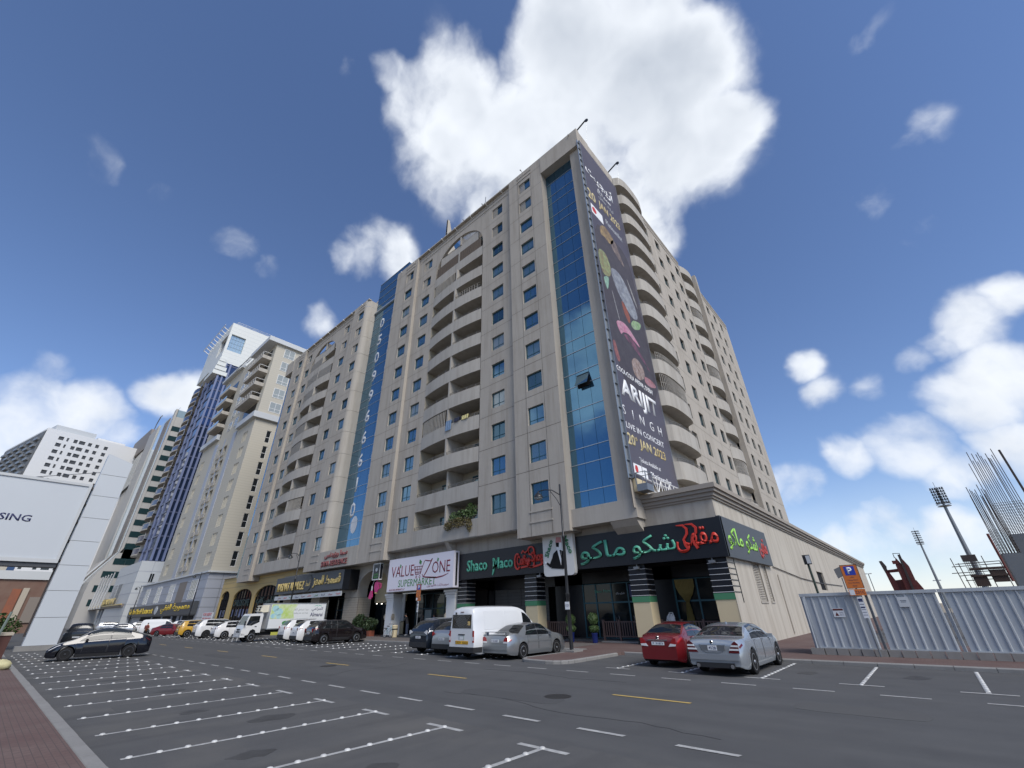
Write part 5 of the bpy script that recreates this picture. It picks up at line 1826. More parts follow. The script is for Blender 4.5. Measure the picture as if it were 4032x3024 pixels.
# satellite dish and laundry on the balconies
t = thing("satellite_dish", "round pale satellite dish on a right hand balcony high on the front", "satellite dish", (-31.0, 25.4, zf(5)))
mb = MB()
mb.lathe([(0, .22), (.3, .18), (.55, .05), (.68, -.08), (.66, -.06), (.3, .12), (0, .16)], (0, 0, 0), 16, "y")
d_ = mb.build("dish", M["conc2"], t)
d_.location = (0.4, -.15, .55)
d_.rotation_euler = (R(-25), 0, R(200))
mb = MB()
mb.tube([(-30.6, 25.6, zf(5)), (-30.6, 25.35, zf(5) + .5)], .04, 5)
mb.build("mast", M["steel_grey"], t)
for i, (x, w, c, lb) in enumerate(((-31.2, .9, (0.16, 0.24, 0.36), "light blue cloth drying over a balcony parapet"), (-30.0, .8, (0.02, 0.025, 0.05), "dark clothes heaped on the balcony rail beside the blue cloth"), (-28.9, 1.0, (0.55, 0.48, 0.22), "pale yellow cloth drying on the balcony rail"))):
    z = zf(3)
    yy = parapet_y(x, -36.35, -27.15, BUL(3)) - .03
    mb = MB()
    n = 6
    for j in range(n):
        a, b = x - w / 2 + w * j / n, x - w / 2 + w * (j + 1) / n
        dz = -.75 if i == 0 else -.1
        f1, f2 = .05 * (j % 2), .05 * ((j + 1) % 2)
        mb.quad((a, yy - f1, z + .35), (b, yy - f2, z + .35), (b, yy - f2 - .05, z + dz), (a, yy - f1 - .05, z + dz))
        mb.quad((a, yy - f1, z + .35), (b, yy - f2, z + .35), (b, yy + .25, z + .1), (a, yy + .25, z + .1))
    tag(mb.build("laundry", mat("laundry_cloth", c, 0.9), None), lb, "laundry", "laundry on the balconies")
# balcony garden on the lowest right balcony
t = thing("balcony_garden", "green and brown plants spilling over the lowest right balcony of the front", "plants", (-29.2, 26, 9.2))
mb = MB()
leaves(mb, (-29.3, 26.1, 9.7), (1.9, .5, .55), 500, .13, seed=3, shell=0)
leaves(mb, (-28.2, 26.2, 10.0), (.8, .4, .75), 220, .13, seed=4, shell=0)
mb.build("foliage", M["leaf"], t)
mb = MB()
leaves(mb, (-29.6, 25.75, 9.1), (1.8, .28, .42), 420, .10, seed=5, shell=0)
leaves(mb, (-28.0, 25.75, 8.75), (.35, .22, .65), 130, .10, seed=6, shell=0)
leaves(mb, (-30.8, 25.75, 8.95), (.5, .22, .4), 110, .10, seed=7, shell=0)
mb.build("trailing_foliage", M["leaf3"], t)

# ================================================================== NEIGHBOURING BUILDINGS
def bpart(b, name, ma, *boxes, smooth=None):
    mb = MB()
    for q in boxes:
        mb.box(*q)
    return mb.build(name, M[ma] if isinstance(ma, str) else ma, b, smooth)


def simple_win(w, h, frame, glass, bars=1, trans=None):
    f, g = MB(), MB()
    t = .09
    f.box(-w / 2, -.04, 0, -w / 2 + t, .04, h)
    f.box(w / 2 - t, -.04, 0, w / 2, .04, h)
    f.box(-w / 2 + t, -.04, 0, w / 2 - t, .04, t)
    f.box(-w / 2 + t, -.04, h - t, w / 2 - t, .04, h)
    for i in range(bars):
        x = -w / 2 + w * (i + 1) / (bars + 1)
        f.box(x - .04, -.035, t, x + .04, .035, h - t)
    if trans:
        f.box(-w / 2 + t, -.036, h * trans - .04, w / 2 - t, .036, h * trans + .04)
    g.box(-w / 2 + t, -.012, t, w / 2 - t, .012, h - t)
    return f.mesh("window_frame", M[frame]), g.mesh("window_pane", M[glass])


def wput(b, me, x, y, z, rz=0.0):
    w = put(me[0], "window", b, (x, y, z), rz)
    putsub(me[1], "pane", w)
    return w


# ---- cream apartment tower with grey cladding base
CT = thing("cream_tower", "cream apartment tower with pale stacked balconies on a blue grey clad base", "building", (-123, 45, 0))
cx0, cx1, cy0, cy1 = -143.0, -102.7, 27.0, 52.0
bpart(CT, "base_wall", "grey_clad", (-157.5, 27.0, 0, -102.8, 52, 9.9))
bpart(CT, "base_ledge", "panel_lt", (-158, 26.6, 9.9, -102.3, 52.3, 10.2))
jm = MB()
for z in (2.2, 3.9, 5.5, 7.1, 8.7):
    jm.box(-157.6, 26.97, z, -102.78, 52, z + .06)
for y in (29.5, 33, 36.5, 40):
    jm.box(-102.82, y, 0, -102.77, y + .06, 9.9)
o = jm.build("cladding_joint", M["steel_grey"], CT)
o["kind"] = "stuff"
M["win_pale"] = mat("pale_curtained_glass", (0.30, 0.33, 0.33), 0.15, metal=0.2)
BW = simple_win(4.2, 3.6, "white_p", "win_pale", 3, .5)
for x in (-110.6, -126.8, -138, -149.5):
    wput(CT, BW, x, 26.96, 5.4)
bpart(CT, "base_opening", "hotel_brown", (-121.5, 26.95, 4.9, -116.0, 27.0, 9.0))
bpart(CT, "base_opening", "dark_in", (-113.8, 26.93, .1, -104.5, 27.0, 2.6), (-148, 26.93, .1, -116, 27.0, 2.6))
bpart(CT, "shop_pillar", "grey_clad", (-112.2, 26.8, .1, -111.4, 27.0, 2.6), (-119.5, 26.8, .1, -118.6, 27.0, 2.6), (-127.5, 26.8, .1, -126.6, 27.0, 2.6), (-136.5, 26.8, .1, -135.6, 27.0, 2.6))
# lower shaft
FL = 3.75
lowz = [11.4 + FL * i for i in range(8)]
W3 = simple_win(.85, 2.5, "white_p", "glass_side", 0, .35)
shaft = MB()
hs = []
for z in lowz:
    for x in (-107.9, -106.9, -105.9, -139.6, -138.6, -137.6):
        hs.append((x - .42, x + .42, z, z + 2.5))
    for x in (-124.0, -120.6):
        hs.append((x - 1.35, x + 1.35, z - .1, z + 2.7))
shaft.wall((0, cy0, 0), X, Z, -Y, cx0, cx1, 10.2, 42.6, hs, .9)
hs2 = []
for z in lowz:
    for y in (30.6, 33.5):
        hs2.append((y - .5, y + .5, z - .3, z + 2.6))
shaft.wall((cx1, 0, 0), Y, Z, X, cy0, cy1, 10.2, 63.0, hs2, .3)
shaft.build("shaft_wall", M["cream_t"], CT)
bpart(CT, "core_wall", "cream_t", (cx0, 28.0, 10.2, cx1 - .35, cy1, 62.8))
bpart(CT, "recess_panel", "grey_clad", (-116.6, 26.86, 10.2, -114.2, 27.0, 42.6), (-130.2, 26.86, 10.2, -127.6, 27.0, 42.6), (-122.7, 26.9, 10.2, -121.9, 27.0, 42.6))
W4 = simple_win(1.0, 2.9, "white_p", "glass_dark", 0, .45)
for z in lowz:
    for x in (-107.9, -106.9, -105.9, -139.6, -138.6, -137.6):
        wput(CT, W3, x, 27.25, z)
    for y in (30.6, 33.5):
        wput(CT, W4, cx1 - .2, y, z - .3, R(90))
    for x in (-124.0, -120.6):
        mb = MB()
        mb.box(x - 1.35, 26.75, z - .1, x + 1.35, 26.85, z + .85)
        mb.build("balcony_front", M["balc"], CT)
# set-back ledge and the upper storeys
bpart(CT, "upper_ledge", "panel_lt", (-113.6, 26.2, 42.6, -102.0, 53, 44.0), (-143.5, 26.2, 44.2, -129.0, 27.5, 45.6))
UW = simple_win(2.6, 2.5, "white_p", "win_pale", 1, .35)
upz = [44.9 + FL * i for i in range(5)]
bpart(CT, "upper_wall", "cream_t", (cx0, 27.02, 42.6, cx1 - .02, 28.0, 63.0))
for i, z in enumerate(upz):
    wput(CT, UW, cx1 + .02, 30.4, z, R(90))
    for x in (-118.0, -122.5):
        wput(CT, simple_win.__defaults__ and UW, x, 26.98, z)
    if i:
        b1 = bpart(CT, "balcony_slab", "balc", (-113.8, 24.9, z - 1.25, -104.0, 27.0, z - .35))
        mb = MB()
        for x in [-113.7 + 1.2 * j for j in range(9)]:
            mb.box(x, 24.9, z - .35, x + .06, 24.96, z + .55)
        mb.box(-113.8, 24.88, z + .5, -104.0, 24.97, z + .58)
        mb.box(-104.06, 24.9, z + .5, -104.0, 27, z + .58)
        mb.build("balcony_rail", M["white_p"], b1)
        b2 = bpart(CT, "balcony_slab", "balc", (-136.5, 25.2, z - 1.25, -128.0, 27.0, z - .35))
        mb = MB()
        mb.box(-136.5, 25.2, z - .35, -128, 25.24, z + .4)
        mb.build("balcony_rail", M["tower_pale"], b2)
    bpart(CT, "balcony_opening", "glass_dark", (-113.0, 26.94, z - .3, -105.0, 27.0, z + 2.2))
    bpart(CT, "balcony_opening", "glass_dark", (-136.0, 26.94, z - .3, -128.5, 27.0, z + 2.2))
bpart(CT, "roof_slab", "panel_lt", (-114.5, 24.8, 63.0, -102.0, 53, 64.2), (-143.4, 26.0, 66.2, -127.5, 40, 67.0))
bpart(CT, "roof_block", "cream_t", (-142.8, 27.05, 63.0, -114.6, 52, 66.2))
mb = MB()
for x in (-127.0, -123.6, -120.2, -116.8):
    mb.tube([(x, 25.2, 64.2), (x, 27.2, 67.8)], .12, 5)
mb.tube([(-127, 25.2, 64.4), (-115, 25.2, 64.4)], .12, 5)
mb.tube([(-127, 27.2, 67.8), (-115, 27.2, 67.8)], .12, 5)
mb.build("roof_pergola", M["panel_lt"], CT)
t = thing("rent_board", "white board of red print reading for rent between the ochre wall and the grey base", "sign", (-100, 27, .1))
mb = MB()
mb.box(-101.0, 27.4, .9, -95.4, 27.5, 3.0)
mb.build("sign_panel", M["plate"], t)
letters("FOR RENT", t, (-98.2, 27.4, 2.65), .5, M["red_l"], width=4.6, extr=.01, bold=.02)
for i in range(3):
    letters("050 996 6610", t, (-98.2, 27.4, 2.05 - i * .42), .26, M["red_l"], width=4.6, extr=.01, bold=.02)
mb = MB()
mb.box(-102, 34, 0, -93.5, 34.2, 3.6)
tag(mb.build("boundary_wall", M["grey_clad"], None), "grey wall closing the gap between the ochre wall and cream tower base", "wall")
t = thing("mandi_sign", "long grey restaurant sign with yellow English and Arabic letters on the grey clad base", "sign", (-132, 26.5, 2.6))
mb = MB()
mb.box(-160.5, 26.2, 2.75, -103.6, 26.9, 5.0)
mb.build("sign_panel", M["greyblack"], t)
letters("Golden Mandi Restaurant", t, (-146.5, 26.2, 3.85), 1.25, M["yellow_l"], width=24.5, extr=.05, bold=.02)
letters(arabic("معمورية الفقي"), t, (-116.5, 26.2, 4.0), 1.75, M["yellow_l"], width=21.0, extr=.05, bold=.02)
mb = MB()
mb.prism([(-131 + 1.3 * math.cos(R(a)), 3.85 + .85 * math.sin(R(a))) for a in range(0, 360, 30)], (0, 26.2, 0), X, Z, -Y, .05)
mb.build("round_badge", M["panel_lt"], t)

# ---- blue glass tower with the white crown
BT = thing("blue_glass_tower", "tall blue glass tower with white crown and ranks of curved balconies", "building", (-178, 40, 0))
bx0, bx1 = -192.0, -164.0
SLATE = mat("slate_blue_pier", (0.15, 0.18, 0.30), .4)
bpart(BT, "glass_wall", "tower_blue", (-177, 27.3, 17, bx1 - .3, 50, 84.0))
mb = MB()
for i in range(19):
    for j in range(8):
        y0 = 27.35 + j * 2.4
        mb.box(bx1 - .3, y0 + .04, 17.2 + i * 3.5, bx1 - .22, y0 + 2.36, 20.0 + i * 3.5)
o = mb.build("side_pane", M["tower_blue"], BT)
o["kind"] = "stuff"
gl = MB()
for i in range(20):
    gl.box(bx1 - .3, 27.2, 16.6 + i * 3.5, bx1 - .12, 49, 17.05 + i * 3.5)
    gl.box(-177, 27.12, 16.6 + i * 3.5, bx1 - .1, 27.3, 17.05 + i * 3.5)
o = gl.build("floor_band", mat("slate_floor_band", (0.06, 0.075, 0.14), 0.4), BT)
o["kind"] = "stuff"
for y in (27.25, 28.6, 30.0):
    bpart(BT, "pier", SLATE, (bx1 - .3, y, 17, bx1 + .25, y + .55, 84))
bpart(BT, "pier", SLATE, (-177.3, 26.9, 17, -176.4, 27.3, 84), (-171, 26.95, 17, -170.2, 27.3, 84))
bpart(BT, "flank_wall", "white_t", (bx0, 28.6, 17, -177, 50, 92))
cr = MB()
cr.wall((0, 26.6, 0), X, Z, -Y, bx0 + .5, bx1, 84.0, 101.0, [(-173.5, bx1 - 1.0, 89.0, 96.3)], 1.2)
cr.wall((bx1, 0, 0), Y, Z, X, 26.6, 40.0, 84.0, 101.0, [(27.4, 32.2, 89.2, 96.2)], .8)
cr.quad((bx1, 40, 84), (bx1 - 4, 40, 84), (bx1 - 4, 40, 101), (bx1, 40, 101))
cr.quad((bx0 + .5, 26.6, 84), (bx1, 26.6, 84), (bx1, 40, 84), (bx0 + .5, 40, 84))
cr.box(bx0 + .5, 27.9, 84.1, bx1 - .9, 39.9, 100.5)
cr.box(bx0 + .5, 40, 84.0, bx1 - 3, 52, 103.0)
cr.build("crown_wall", M["white_t"], BT)
for i in range(5):
    for j in range(4):
        bpart(BT, "crown_pane", "tower_pale", (bx1 - .75, 27.45 + i * .95, 89.3 + j * 1.72, bx1 - .65, 27.45 + i * .95 + .88, 89.3 + j * 1.72 + 1.6))
bpart(BT, "crown_window", "tower_blue", (-173.4, 27.4, 89.1, bx1 - 1.1, 27.5, 96.2))
for i, (z, w) in enumerate(((78.5, 9.5), (80.3, 7.0), (82.1, 4.6), (83.9, 2.4))):
    bpart(BT, "corbel", "white_t", (bx1 - w, 25.6 + i * .25, z, bx1 + .6, 27.6 + w * .25, z + 1.5))
mb = MB()
for x in range(-191, -164, 3):
    mb.tube([(x, 26.6, 98.5), (x, 24.6, 99.5)], .18, 5)
mb.tube([(-191.5, 24.6, 99.5), (-165, 24.6, 99.5)], .12, 5)
for z in (102.2, 101.6):
    mb.tube([(-190, 28, z), (bx1 - .4, 28, z), (bx1 - .4, 52, z)], .07, 4)
o = mb.build("crown_brackets", M["white_p"], BT)
o["kind"] = "stuff"
scal = MB()
n = 12
xs = [-192.3 + 15.3 * i / n for i in range(n + 1)]
fy = lambda x: 26.9 - .75 * abs(math.sin((x + 192.3) / 15.3 * math.pi * 1.5))
for a, b in zip(xs[:-1], xs[1:]):
    scal.add([(a, fy(a), 0), (b, fy(b), 0), (b, fy(b), 1.75), (a, fy(a), 1.75), (a, 28.6, 0), (b, 28.6, 0), (b, 28.6, .25), (a, 28.6, .25)],
             [(0, 1, 2, 3), (0, 4, 5, 1)])
    for q in (0, 1):
        pass
SB = scal.mesh("tower_balcony", mat("blue_grey_balustrade", (0.05, 0.06, 0.12), 0.2, metal=0.4))
lip = MB()
for a, b in zip(xs[:-1], xs[1:]):
    lip.add([(a, fy(a) - .06, -.35), (b, fy(b) - .06, -.35), (b, fy(b) - .06, .05), (a, fy(a) - .06, .05), (a, 28.6, -.35), (b, 28.6, -.35)], [(0, 1, 2, 3), (0, 4, 5, 1)])
    lip.add([(a, fy(a) - .04, 1.7), (b, fy(b) - .04, 1.7), (b, fy(b) - .04, 1.95), (a, fy(a) - .04, 1.95)], [(0, 1, 2, 3)])
SLIP = lip.mesh("balcony_slab", M["balc"])
for i in range(16):
    z = 20.4 + i * 3.85
    p = put(SB, "tower_balcony", BT, (0, 0, z))
    putsub(SLIP, "balcony_slab", p)
bpart(BT, "balcony_wall", "hotel_wall", (-192.2, 28.3, 17, -177, 28.55, 84))
bpart(BT, "tower_base", "panel_lt", (-190, 25.1, 0, -160, 50, 16.5))
jb = MB()
for z in (3, 5.7, 8.4, 11.1, 13.8):
    jb.box(-190, 25.06, z, -159.97, 50, z + .12)
for y in (28, 31, 34):
    jb.box(-160.02, y, 0, -159.96, y + .1, 16.5)
o = jb.build("cladding_joint", M["grey_clad"], BT)
o["kind"] = "stuff"
BW2 = simple_win(5.5, 5.5, "panel_lt", "tower_blue", 3, .5)
for x in (-184.5, -177.5):
    wput(BT, BW2, x, 25.0, 6)
wput(BT, simple_win(1.1, 2.3, "panel_lt", "glass_dark", 1), -159.93, 28.4, 11.1, R(90))

# ---- grey hotel with green glass bands
HT = thing("grey_hotel", "grey beige hotel block with dark green window bands and pale glass strips", "building", (-240, 45, 0))
hx = -218.0
bpart(HT, "tower_wall", "hotel_wall", (-272, 27.6, 22, hx, 60, 79.0))
HB = MB()
HB.box(-1.68, -.05, 0, 1.68, .12, 2.1)
HBm = HB.mesh("band_window", M["hotel_green"])
for i in range(12):
    z = 72.6 - 4.3 * i
    for j in range(5):
        put(HBm, "band_window", HT, (hx + .06, 29.1 + 3.4 * j, z), R(90))
bpart(HT, "pale_strip", "tower_pale", (-230.0, 27.3, 24, -221.0, 27.58, 80), (-252, 27.3, 24, -239.0, 27.58, 84))
bpart(HT, "brown_strip", "hotel_brown", (-239.0, 27.1, 24, -230.0, 27.58, 82))
bpart(HT, "strip_frame", "hotel_wall", (-221, 26.7, 24, hx, 27.55, 82.5))
bpart(HT, "strip_frame", "hotel_wall", (-272, 26.9, 24, -252.0, 27.55, 85))
bpart(HT, "roof_rail", "steel_grey", (-270, 27.7, 83.4, hx, 27.78, 83.5))
bpart(HT, "roof_window", "tower_pale", (hx - 6, 27.4, 79.0, hx, 50, 82.2))
prof = [(27.6, 26.0), (27.0, 24.6), (25.9, 22.4), (24.4, 19.8), (22.9, 17.0), (21.8, 14.2), (21.6, 11.0), (21.6, 0), (60, 0), (60, 26)]
mb = MB()
mb.prism(prof, (-272, 0, 0), Y, Z, X, 54.0)
mb.build("flared_base", M["hotel_wall"], HT)
for (a, b, ma, off) in ((-230.0, -221.0, "tower_pale", .05), (-239.0, -230.0, "hotel_brown", .12), (-252.0, -239.0, "tower_pale", .05)):
    mb = MB()
    for (ya, za), (yb, zb) in zip(prof[:6], prof[1:7]):
        sh = lambda z: (26 - z) * 1.0
        mb.quad((a - sh(za), ya - off, za), (b - sh(za), ya - off, za), (b - sh(zb), yb - off, zb), (a - sh(zb), yb - off, zb))
    mb.build("flared_strip", M[ma], HT)
for z, y0, nn in ((20.0, 26.0, 4), (15.6, 24.2, 5), (11.0, 23.4, 5), (6.6, 23.4, 5)):
    for j in range(nn):
        put(HBm, "band_window", HT, (hx + .06, y0 + 1.7 + 3.4 * j, z), R(90))
# lower wing with the curved canopy
bpart(HT, "wing_wall", "hotel_wall", (-330, 29, 0, -272.1, 60, 84))
n = 8
mb = MB()
mb.prism([(-330, 84), (-278, 80), (-274, 82), (-276, 88), (-282, 92), (-330, 96)], (0, 27.5, 0), X, Z, Y, 12)
mb.build("wing_canopy", M["hotel_brown"], HT)
mb = MB()
for i in range(8):
    a, b = -330 + i * 7, -330 + i * 7 + 7
    mb.box(a + .15, 27.9, 62, b - .15, 28.1, 80.0)
o = mb.build("wing_glass", M["hotel_green"], HT)
o["kind"] = "stuff"
mb = MB()
mb.tube([(-296, 30, 92), (-294, 30, 99), (-289, 30, 102), (-285, 30, 101.5)], .25, 5)
mb.build("roof_crane_arm", M["steel_grey"], HT)
# hotel forecourt canopy with white fins and gold lettering
t = thing("hotel_canopy", "low hotel entrance canopy with curved white fins and gold lettering", "canopy", (-190, 25, 0))
mb = MB()
mb.box(-262, 24.6, 5.3, -163, 26.6, 6.0)
mb.build("canopy_slab", M["hotel_brown"], t)
mb = MB()
mb.box(-262, 24.4, 5.75, -163, 24.6, 6.05)
mb.build("canopy_edge", M["gold_l"], t)
for i in range(5):
    f = MB()
    x = -212 + i * 5.2
    f.tube([(x - 2.5, 24.3, 5.5), (x - 1.0, 24.2, 9), (x + .6, 24.1, 12.5), (x + 2.4, 24.0, 15.2)], [.35, .32, .26, .15], 5)
    f.build("canopy_fin", M["white_p"], t)
letters("RESTAURANT", t, (-184, 24.3, 6.9), 1.6, M["gold_l"], width=22, extr=.1, bold=.03)
letters("HOTEL", t, (-238, 24.3, 6.6), 1.4, M["gold_l"], width=16, extr=.1, bold=.03)
for i in range(9):
    mb = MB()
    x = -205 + i * 4.8
    mb.box(x, 26.2, .1, x + 2.8, 26.5, 5.2)
    mb.build("canopy_glass", M["glass_dark"], t)
mb = MB()
for i in range(10):
    mb.box(-206.6 + i * 4.8, 25.9, .1, -205.4 + i * 4.8, 26.6, 5.3)
mb.build("canopy_pillar", M["panel_lt"], t)

# ---- white block far down the street
wx, wy = -300.0, -8.9
WB = thing("white_block", "white far apartment block with rows of grey windows and a dark left side", "building", (wx, wy, 0))
mb = MB()
hs = []
rows = [82.6 - 3.45 * i for i in range(23)]
cols = ((6.1, 2.0), (8.6, .8), (11.7, 1.5), (14.3, 2.4), (17.5, 1.5), (20.5, 1.5), (24.2, 1.6))
for z in rows:
    for y, w in cols:
        hs.append((y - w / 2, y + w / 2, z, z + 1.8))
mb.wall((wx, wy, 0), Y, Z, X, 0, 44, 0, 87.2, hs, .4)
mb.box(wx - 60, wy + .01, 0, wx - .5, wy + 44, 87.1)
M["white_b"] = mat("white_render", (0.66, 0.67, 0.68), 0.6, noise=(0.1, 0.15, (0.60, 0.61, 0.62)))
mb.build("block_wall", M["white_b"], WB)
wm = {}
for z in rows:
    for y, w in cols:
        if w not in wm:
            g = MB()
            g.box(-.02, -w / 2, 0, .02, w / 2, 1.8)
            wm[w] = g.mesh("window", M["greyblack"])
        put(wm[w], "window", WB, (wx - .4, wy + y, z))
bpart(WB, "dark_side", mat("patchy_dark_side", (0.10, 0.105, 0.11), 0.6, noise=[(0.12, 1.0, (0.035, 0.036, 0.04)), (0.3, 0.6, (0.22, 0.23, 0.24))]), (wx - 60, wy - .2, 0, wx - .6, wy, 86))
for i in range(20):
    for j in range(6):
        bpart(WB, "side_balcony", "steel_grey", (wx - 57 + j * 9.5, wy - 1.2, 16 + i * 3.45, wx - 51.5 + j * 9.5, wy - .21, 17.2 + i * 3.45))
bpart(WB, "roof_room", "panel_lt", (wx - 30, wy + 3, 87.2, wx - 3, wy + 19, 90.5))
bpart(WB, "roof_pipes", "white_p", (wx - 6, wy + 20, 87.2, wx - 2, wy + 32, 88.6))
WB.rotation_euler = (0, 0, R(12))

# ---- low buildings glimpsed under the billboard
LB = thing("low_white_block", "low white apartment block with small dark windows seen under the billboard", "building", (-230, 0, 0))
lx = -230
mb = MB()
hs = [(y - w / 2, y + w / 2, z, z + 1.7) for z in (14, 18.2, 22.4, 26.6) for y, w in ((3.7, .9), (7.3, 1.0), (9.9, 2.1), (12.6, 1.4))]
mb.wall((lx, 0, 0), Y, Z, X, 1.0, 15, 0, 34, hs, .4)
mb.box(-260, 1.0, 0, lx - .5, 15, 33.9)
mb.build("block_wall", M["white_b"], LB)
for a, b, c, d in hs:
    bpart(LB, "window", "glass_dark", (lx - .42, a, c, lx - .38, b, d))
bpart(LB, "blue_strip", "tower_blue", (lx - .2, .8, 11, lx + .1, 2.6, 33))
bpart(LB, "beige_wing", "cream_t", (-262, -24, 0, lx - .3, .98, 36))
SH = thing("brown_shop_row", "brown low shop front with orange board seen left of the white pylon", "building", (-150, 0, 0))
bpart(SH, "shop_wall", mat("brown_shop_cladding", (0.14, 0.075, 0.055), 0.7, noise=(0.4, 0.5, (0.22, 0.16, 0.12))), (-165, -14, 0, -150, 9, 10.5))
bpart(SH, "shop_band", "panel_lt", (-150.0, -14, 10.5, -149.6, 9, 12.2))
bpart(SH, "shop_opening", "dark_in", (-150, -12, .5, -149.9, -6, 5), (-150, -3, .5, -149.9, 1.5, 5))
bpart(SH, "orange_board", mat("faded_orange_board", (0.26, 0.085, 0.04), .7, noise=(.6, .6, (0.16, 0.07, 0.05))), (-149.9, 3.0, 2.2, -149.7, 4.4, 8.6))
bpart(SH, "cream_board", "stone", (-149.9, 4.6, 2.2, -149.7, 5.6, 8.8))
bpart(SH, "blue_board", "hotel_brown", (-149.9, 6.2, 2.0, -149.7, 8.0, 7.0))

# ---- the other side of the street, seen mirrored in the glass
OB = thing("opposite_block", "pale low block across the street mirrored in the corner glass", "building", (-20, -45, 0))
bpart(OB, "block_wall", "cream_t", (-60, -60, 0, -22, -46, 14), (-22, -62, 0, 2, -44, 19))
bpart(OB, "block_glass", "tower_blue", (-16, -43.95, 2, 0, -43.8, 18))
for i in range(6):
    for j in range(3):
        bpart(OB, "window", "glass_dark", (-58 + i * 6, -45.98, 2 + j * 4, -55 + i * 6, -45.9, 4.2 + j * 4))

# ================================================================== STREET FURNITURE
def lamp(x, y, label, ang, lit=None):
    t = thing("street_lamp", label, "street lamp", (x, y, .12), "black street lamps along the kerb")
    mb = MB()
    mb.lathe([(.24, .0), (.24, .05), (.10, .08), (.10, .5)], (x, y, .12), 12)
    mb.lathe([(.105, .5), (.10, 2.6), (.115, 2.62), (.115, 2.72), (.085, 2.75), (.08, 5.6), (.095, 5.62), (.095, 5.75), (.06, 5.8), (.055, 8.75), (.0, 8.8)], (x, y, .12), 12)
    mb.build("pole", M["lamp_black"], t, smooth=40)
    d = Vector((math.cos(ang), math.sin(ang), 0))
    p = Vector((x, y, 8.35))
    a = MB()
    a.tube([p + d * .05 - Z * .1, p + d * .5 + Z * .22, p + d * .95 + Z * .28, p + d * 1.35 + Z * .22], [.035, .032, .03, .03], 6)
    a.tube([p + d * .05 - Z * .75, p + d * .25 - Z * .35, p + d * .6 + Z * .15], .022, 5)
    a.build("arm", M["lamp_black"], t, smooth=60)
    h = MB()
    c = p + d * 1.38 - Z * .02
    h.lathe([(.03, .25), (.05, .18), (.14, .10), (.24, -.02), (.29, -.10), (.29, -.14)], c, 14)
    hd = h.build("lamp_shade", M["lamp_black"], t, smooth=50)
    g = MB()
    g.lathe([(.27, -.13), (.24, -.22), (.12, -.28), (0, -.30)], c, 14)
    g.build("lamp_glass", M["win_pale"], hd, smooth=60)
    b = MB()
    for i in range(4):
        q = R(45 + 90 * i)
        b.lathe([(.035, 0), (.035, .1), (0, .12)], (x + .3 * math.cos(q), y + .3 * math.sin(q), .12), 6)
    b.box(x - .42, y - .42, .121, x + .42, y + .42, .20)
    b.build("base_block", M["kerb"], t)
    return t


LA = R(205)
t = lamp(-14.95, 21.25, "tall black street lamp on the red island beside the silver saloon", LA)
mb = MB()
mb.box(-15.07, 21.10, 2.05, -14.80, 21.135, 2.42)
tg = mb.build("number_tag", M["plate"], t)
letters("1|21", t, (-14.93, 21.10, 2.23), .14, M["navy_l"], width=.2, extr=.004, name="tag_number")
lamp(-54.1, 22.95, "black street lamp rising in front of the white lorry body", LA)
lamp(-90.3, 22.6, "black street lamp in front of the yellow lettered grey restaurant sign", LA)
lamp(-132.9, 22.4, "farthest black street lamp by the hotel canopy", LA)

# ---- parking signs
def parking_sign(x, y, label, z0, hp, w, dirn=-Y, u=X, strip=True):
    t = thing("parking_sign", label, "parking sign", (x, y, .12), "orange parking signs")
    mb = MB()
    mb.tube([(x, y, .12), (x, y, z0 + hp)], .035, 8)
    mb.build("post", M["steel_grey"], t)
    f = y - .045
    mb = MB()
    mb.box(x - w / 2, f, z0, x + w / 2, f + .02, z0 + hp)
    p = mb.build("sign_plate", M["orange"], t)
    e = MB()
    for q in ((x - w / 2 - .015, f - .004, z0 - .015, x + w / 2 + .015, f + .016, z0), (x - w / 2 - .015, f - .004, z0 + hp, x + w / 2 + .015, f + .016, z0 + hp + .015),
              (x - w / 2 - .015, f - .004, z0, x - w / 2, f + .016, z0 + hp), (x + w / 2, f - .004, z0, x + w / 2 + .015, f + .016, z0 + hp)):
        e.box(*q)
    e.build("plate_edge", M["lamp_black"], p)
    b = MB()
    b.box(x - w * .32, f - .006, z0 + hp * .56, x + w * .32, f, z0 + hp * .95)
    b.build("blue_square", M["blue_sign"], p)
    letters("P", t, (x, f - .006, z0 + hp * .755), hp * .3, M["white_l"], extr=.004, bold=.03)
    letters(arabic("مواقف"), t, (x, f, z0 + hp * .47), hp * .06, M["navy_l"], extr=.003)
    for i, s in enumerate(("Parking Meters", "Zone Operating", "Time")):
        letters(s, t, (x, f, z0 + hp * (.34 - .12 * i)), hp * .06, M["navy_l"], extr=.003)
    mb = MB()
    mb.box(x - w / 2, f, z0 - .28, x + w / 2, f + .02, z0 - .04)
    q = mb.build("code_plate", M["orange"], t)
    mb = MB()
    mb.box(x - w / 2 + .02, f - .005, z0 - .26, x - w * .16, f, z0 - .06)
    mb.build("meter_mark", M["plate"], q)
    letters("231C", t, (x + w * .17, f, z0 - .16), .11, M["navy_l"], extr=.003)
    if strip:
        mb = MB()
        mb.box(x - .09, f, z0 - 1.12, x + .09, f + .02, z0 - .34)
        q = mb.build("notice_strip", M["plate"], t)
        mb = MB()
        for i, h in enumerate((.09, .02, .02, .05, .015, .015, .015)):
            z = z0 - .40 - i * .10
            mb.box(x - .075, f - .004, z - h, x + .075, f, z)
        mb.build("notice_lines", M["navy_l"], q)
    return t


parking_sign(-2.35, 24.62, "orange parking sign standing against the grey fence by its first post", 2.60, .90, .58)
parking_sign(-32.0, 24.0, "orange parking sign in front of the supermarket between the pillars", 3.25, .95, .58)
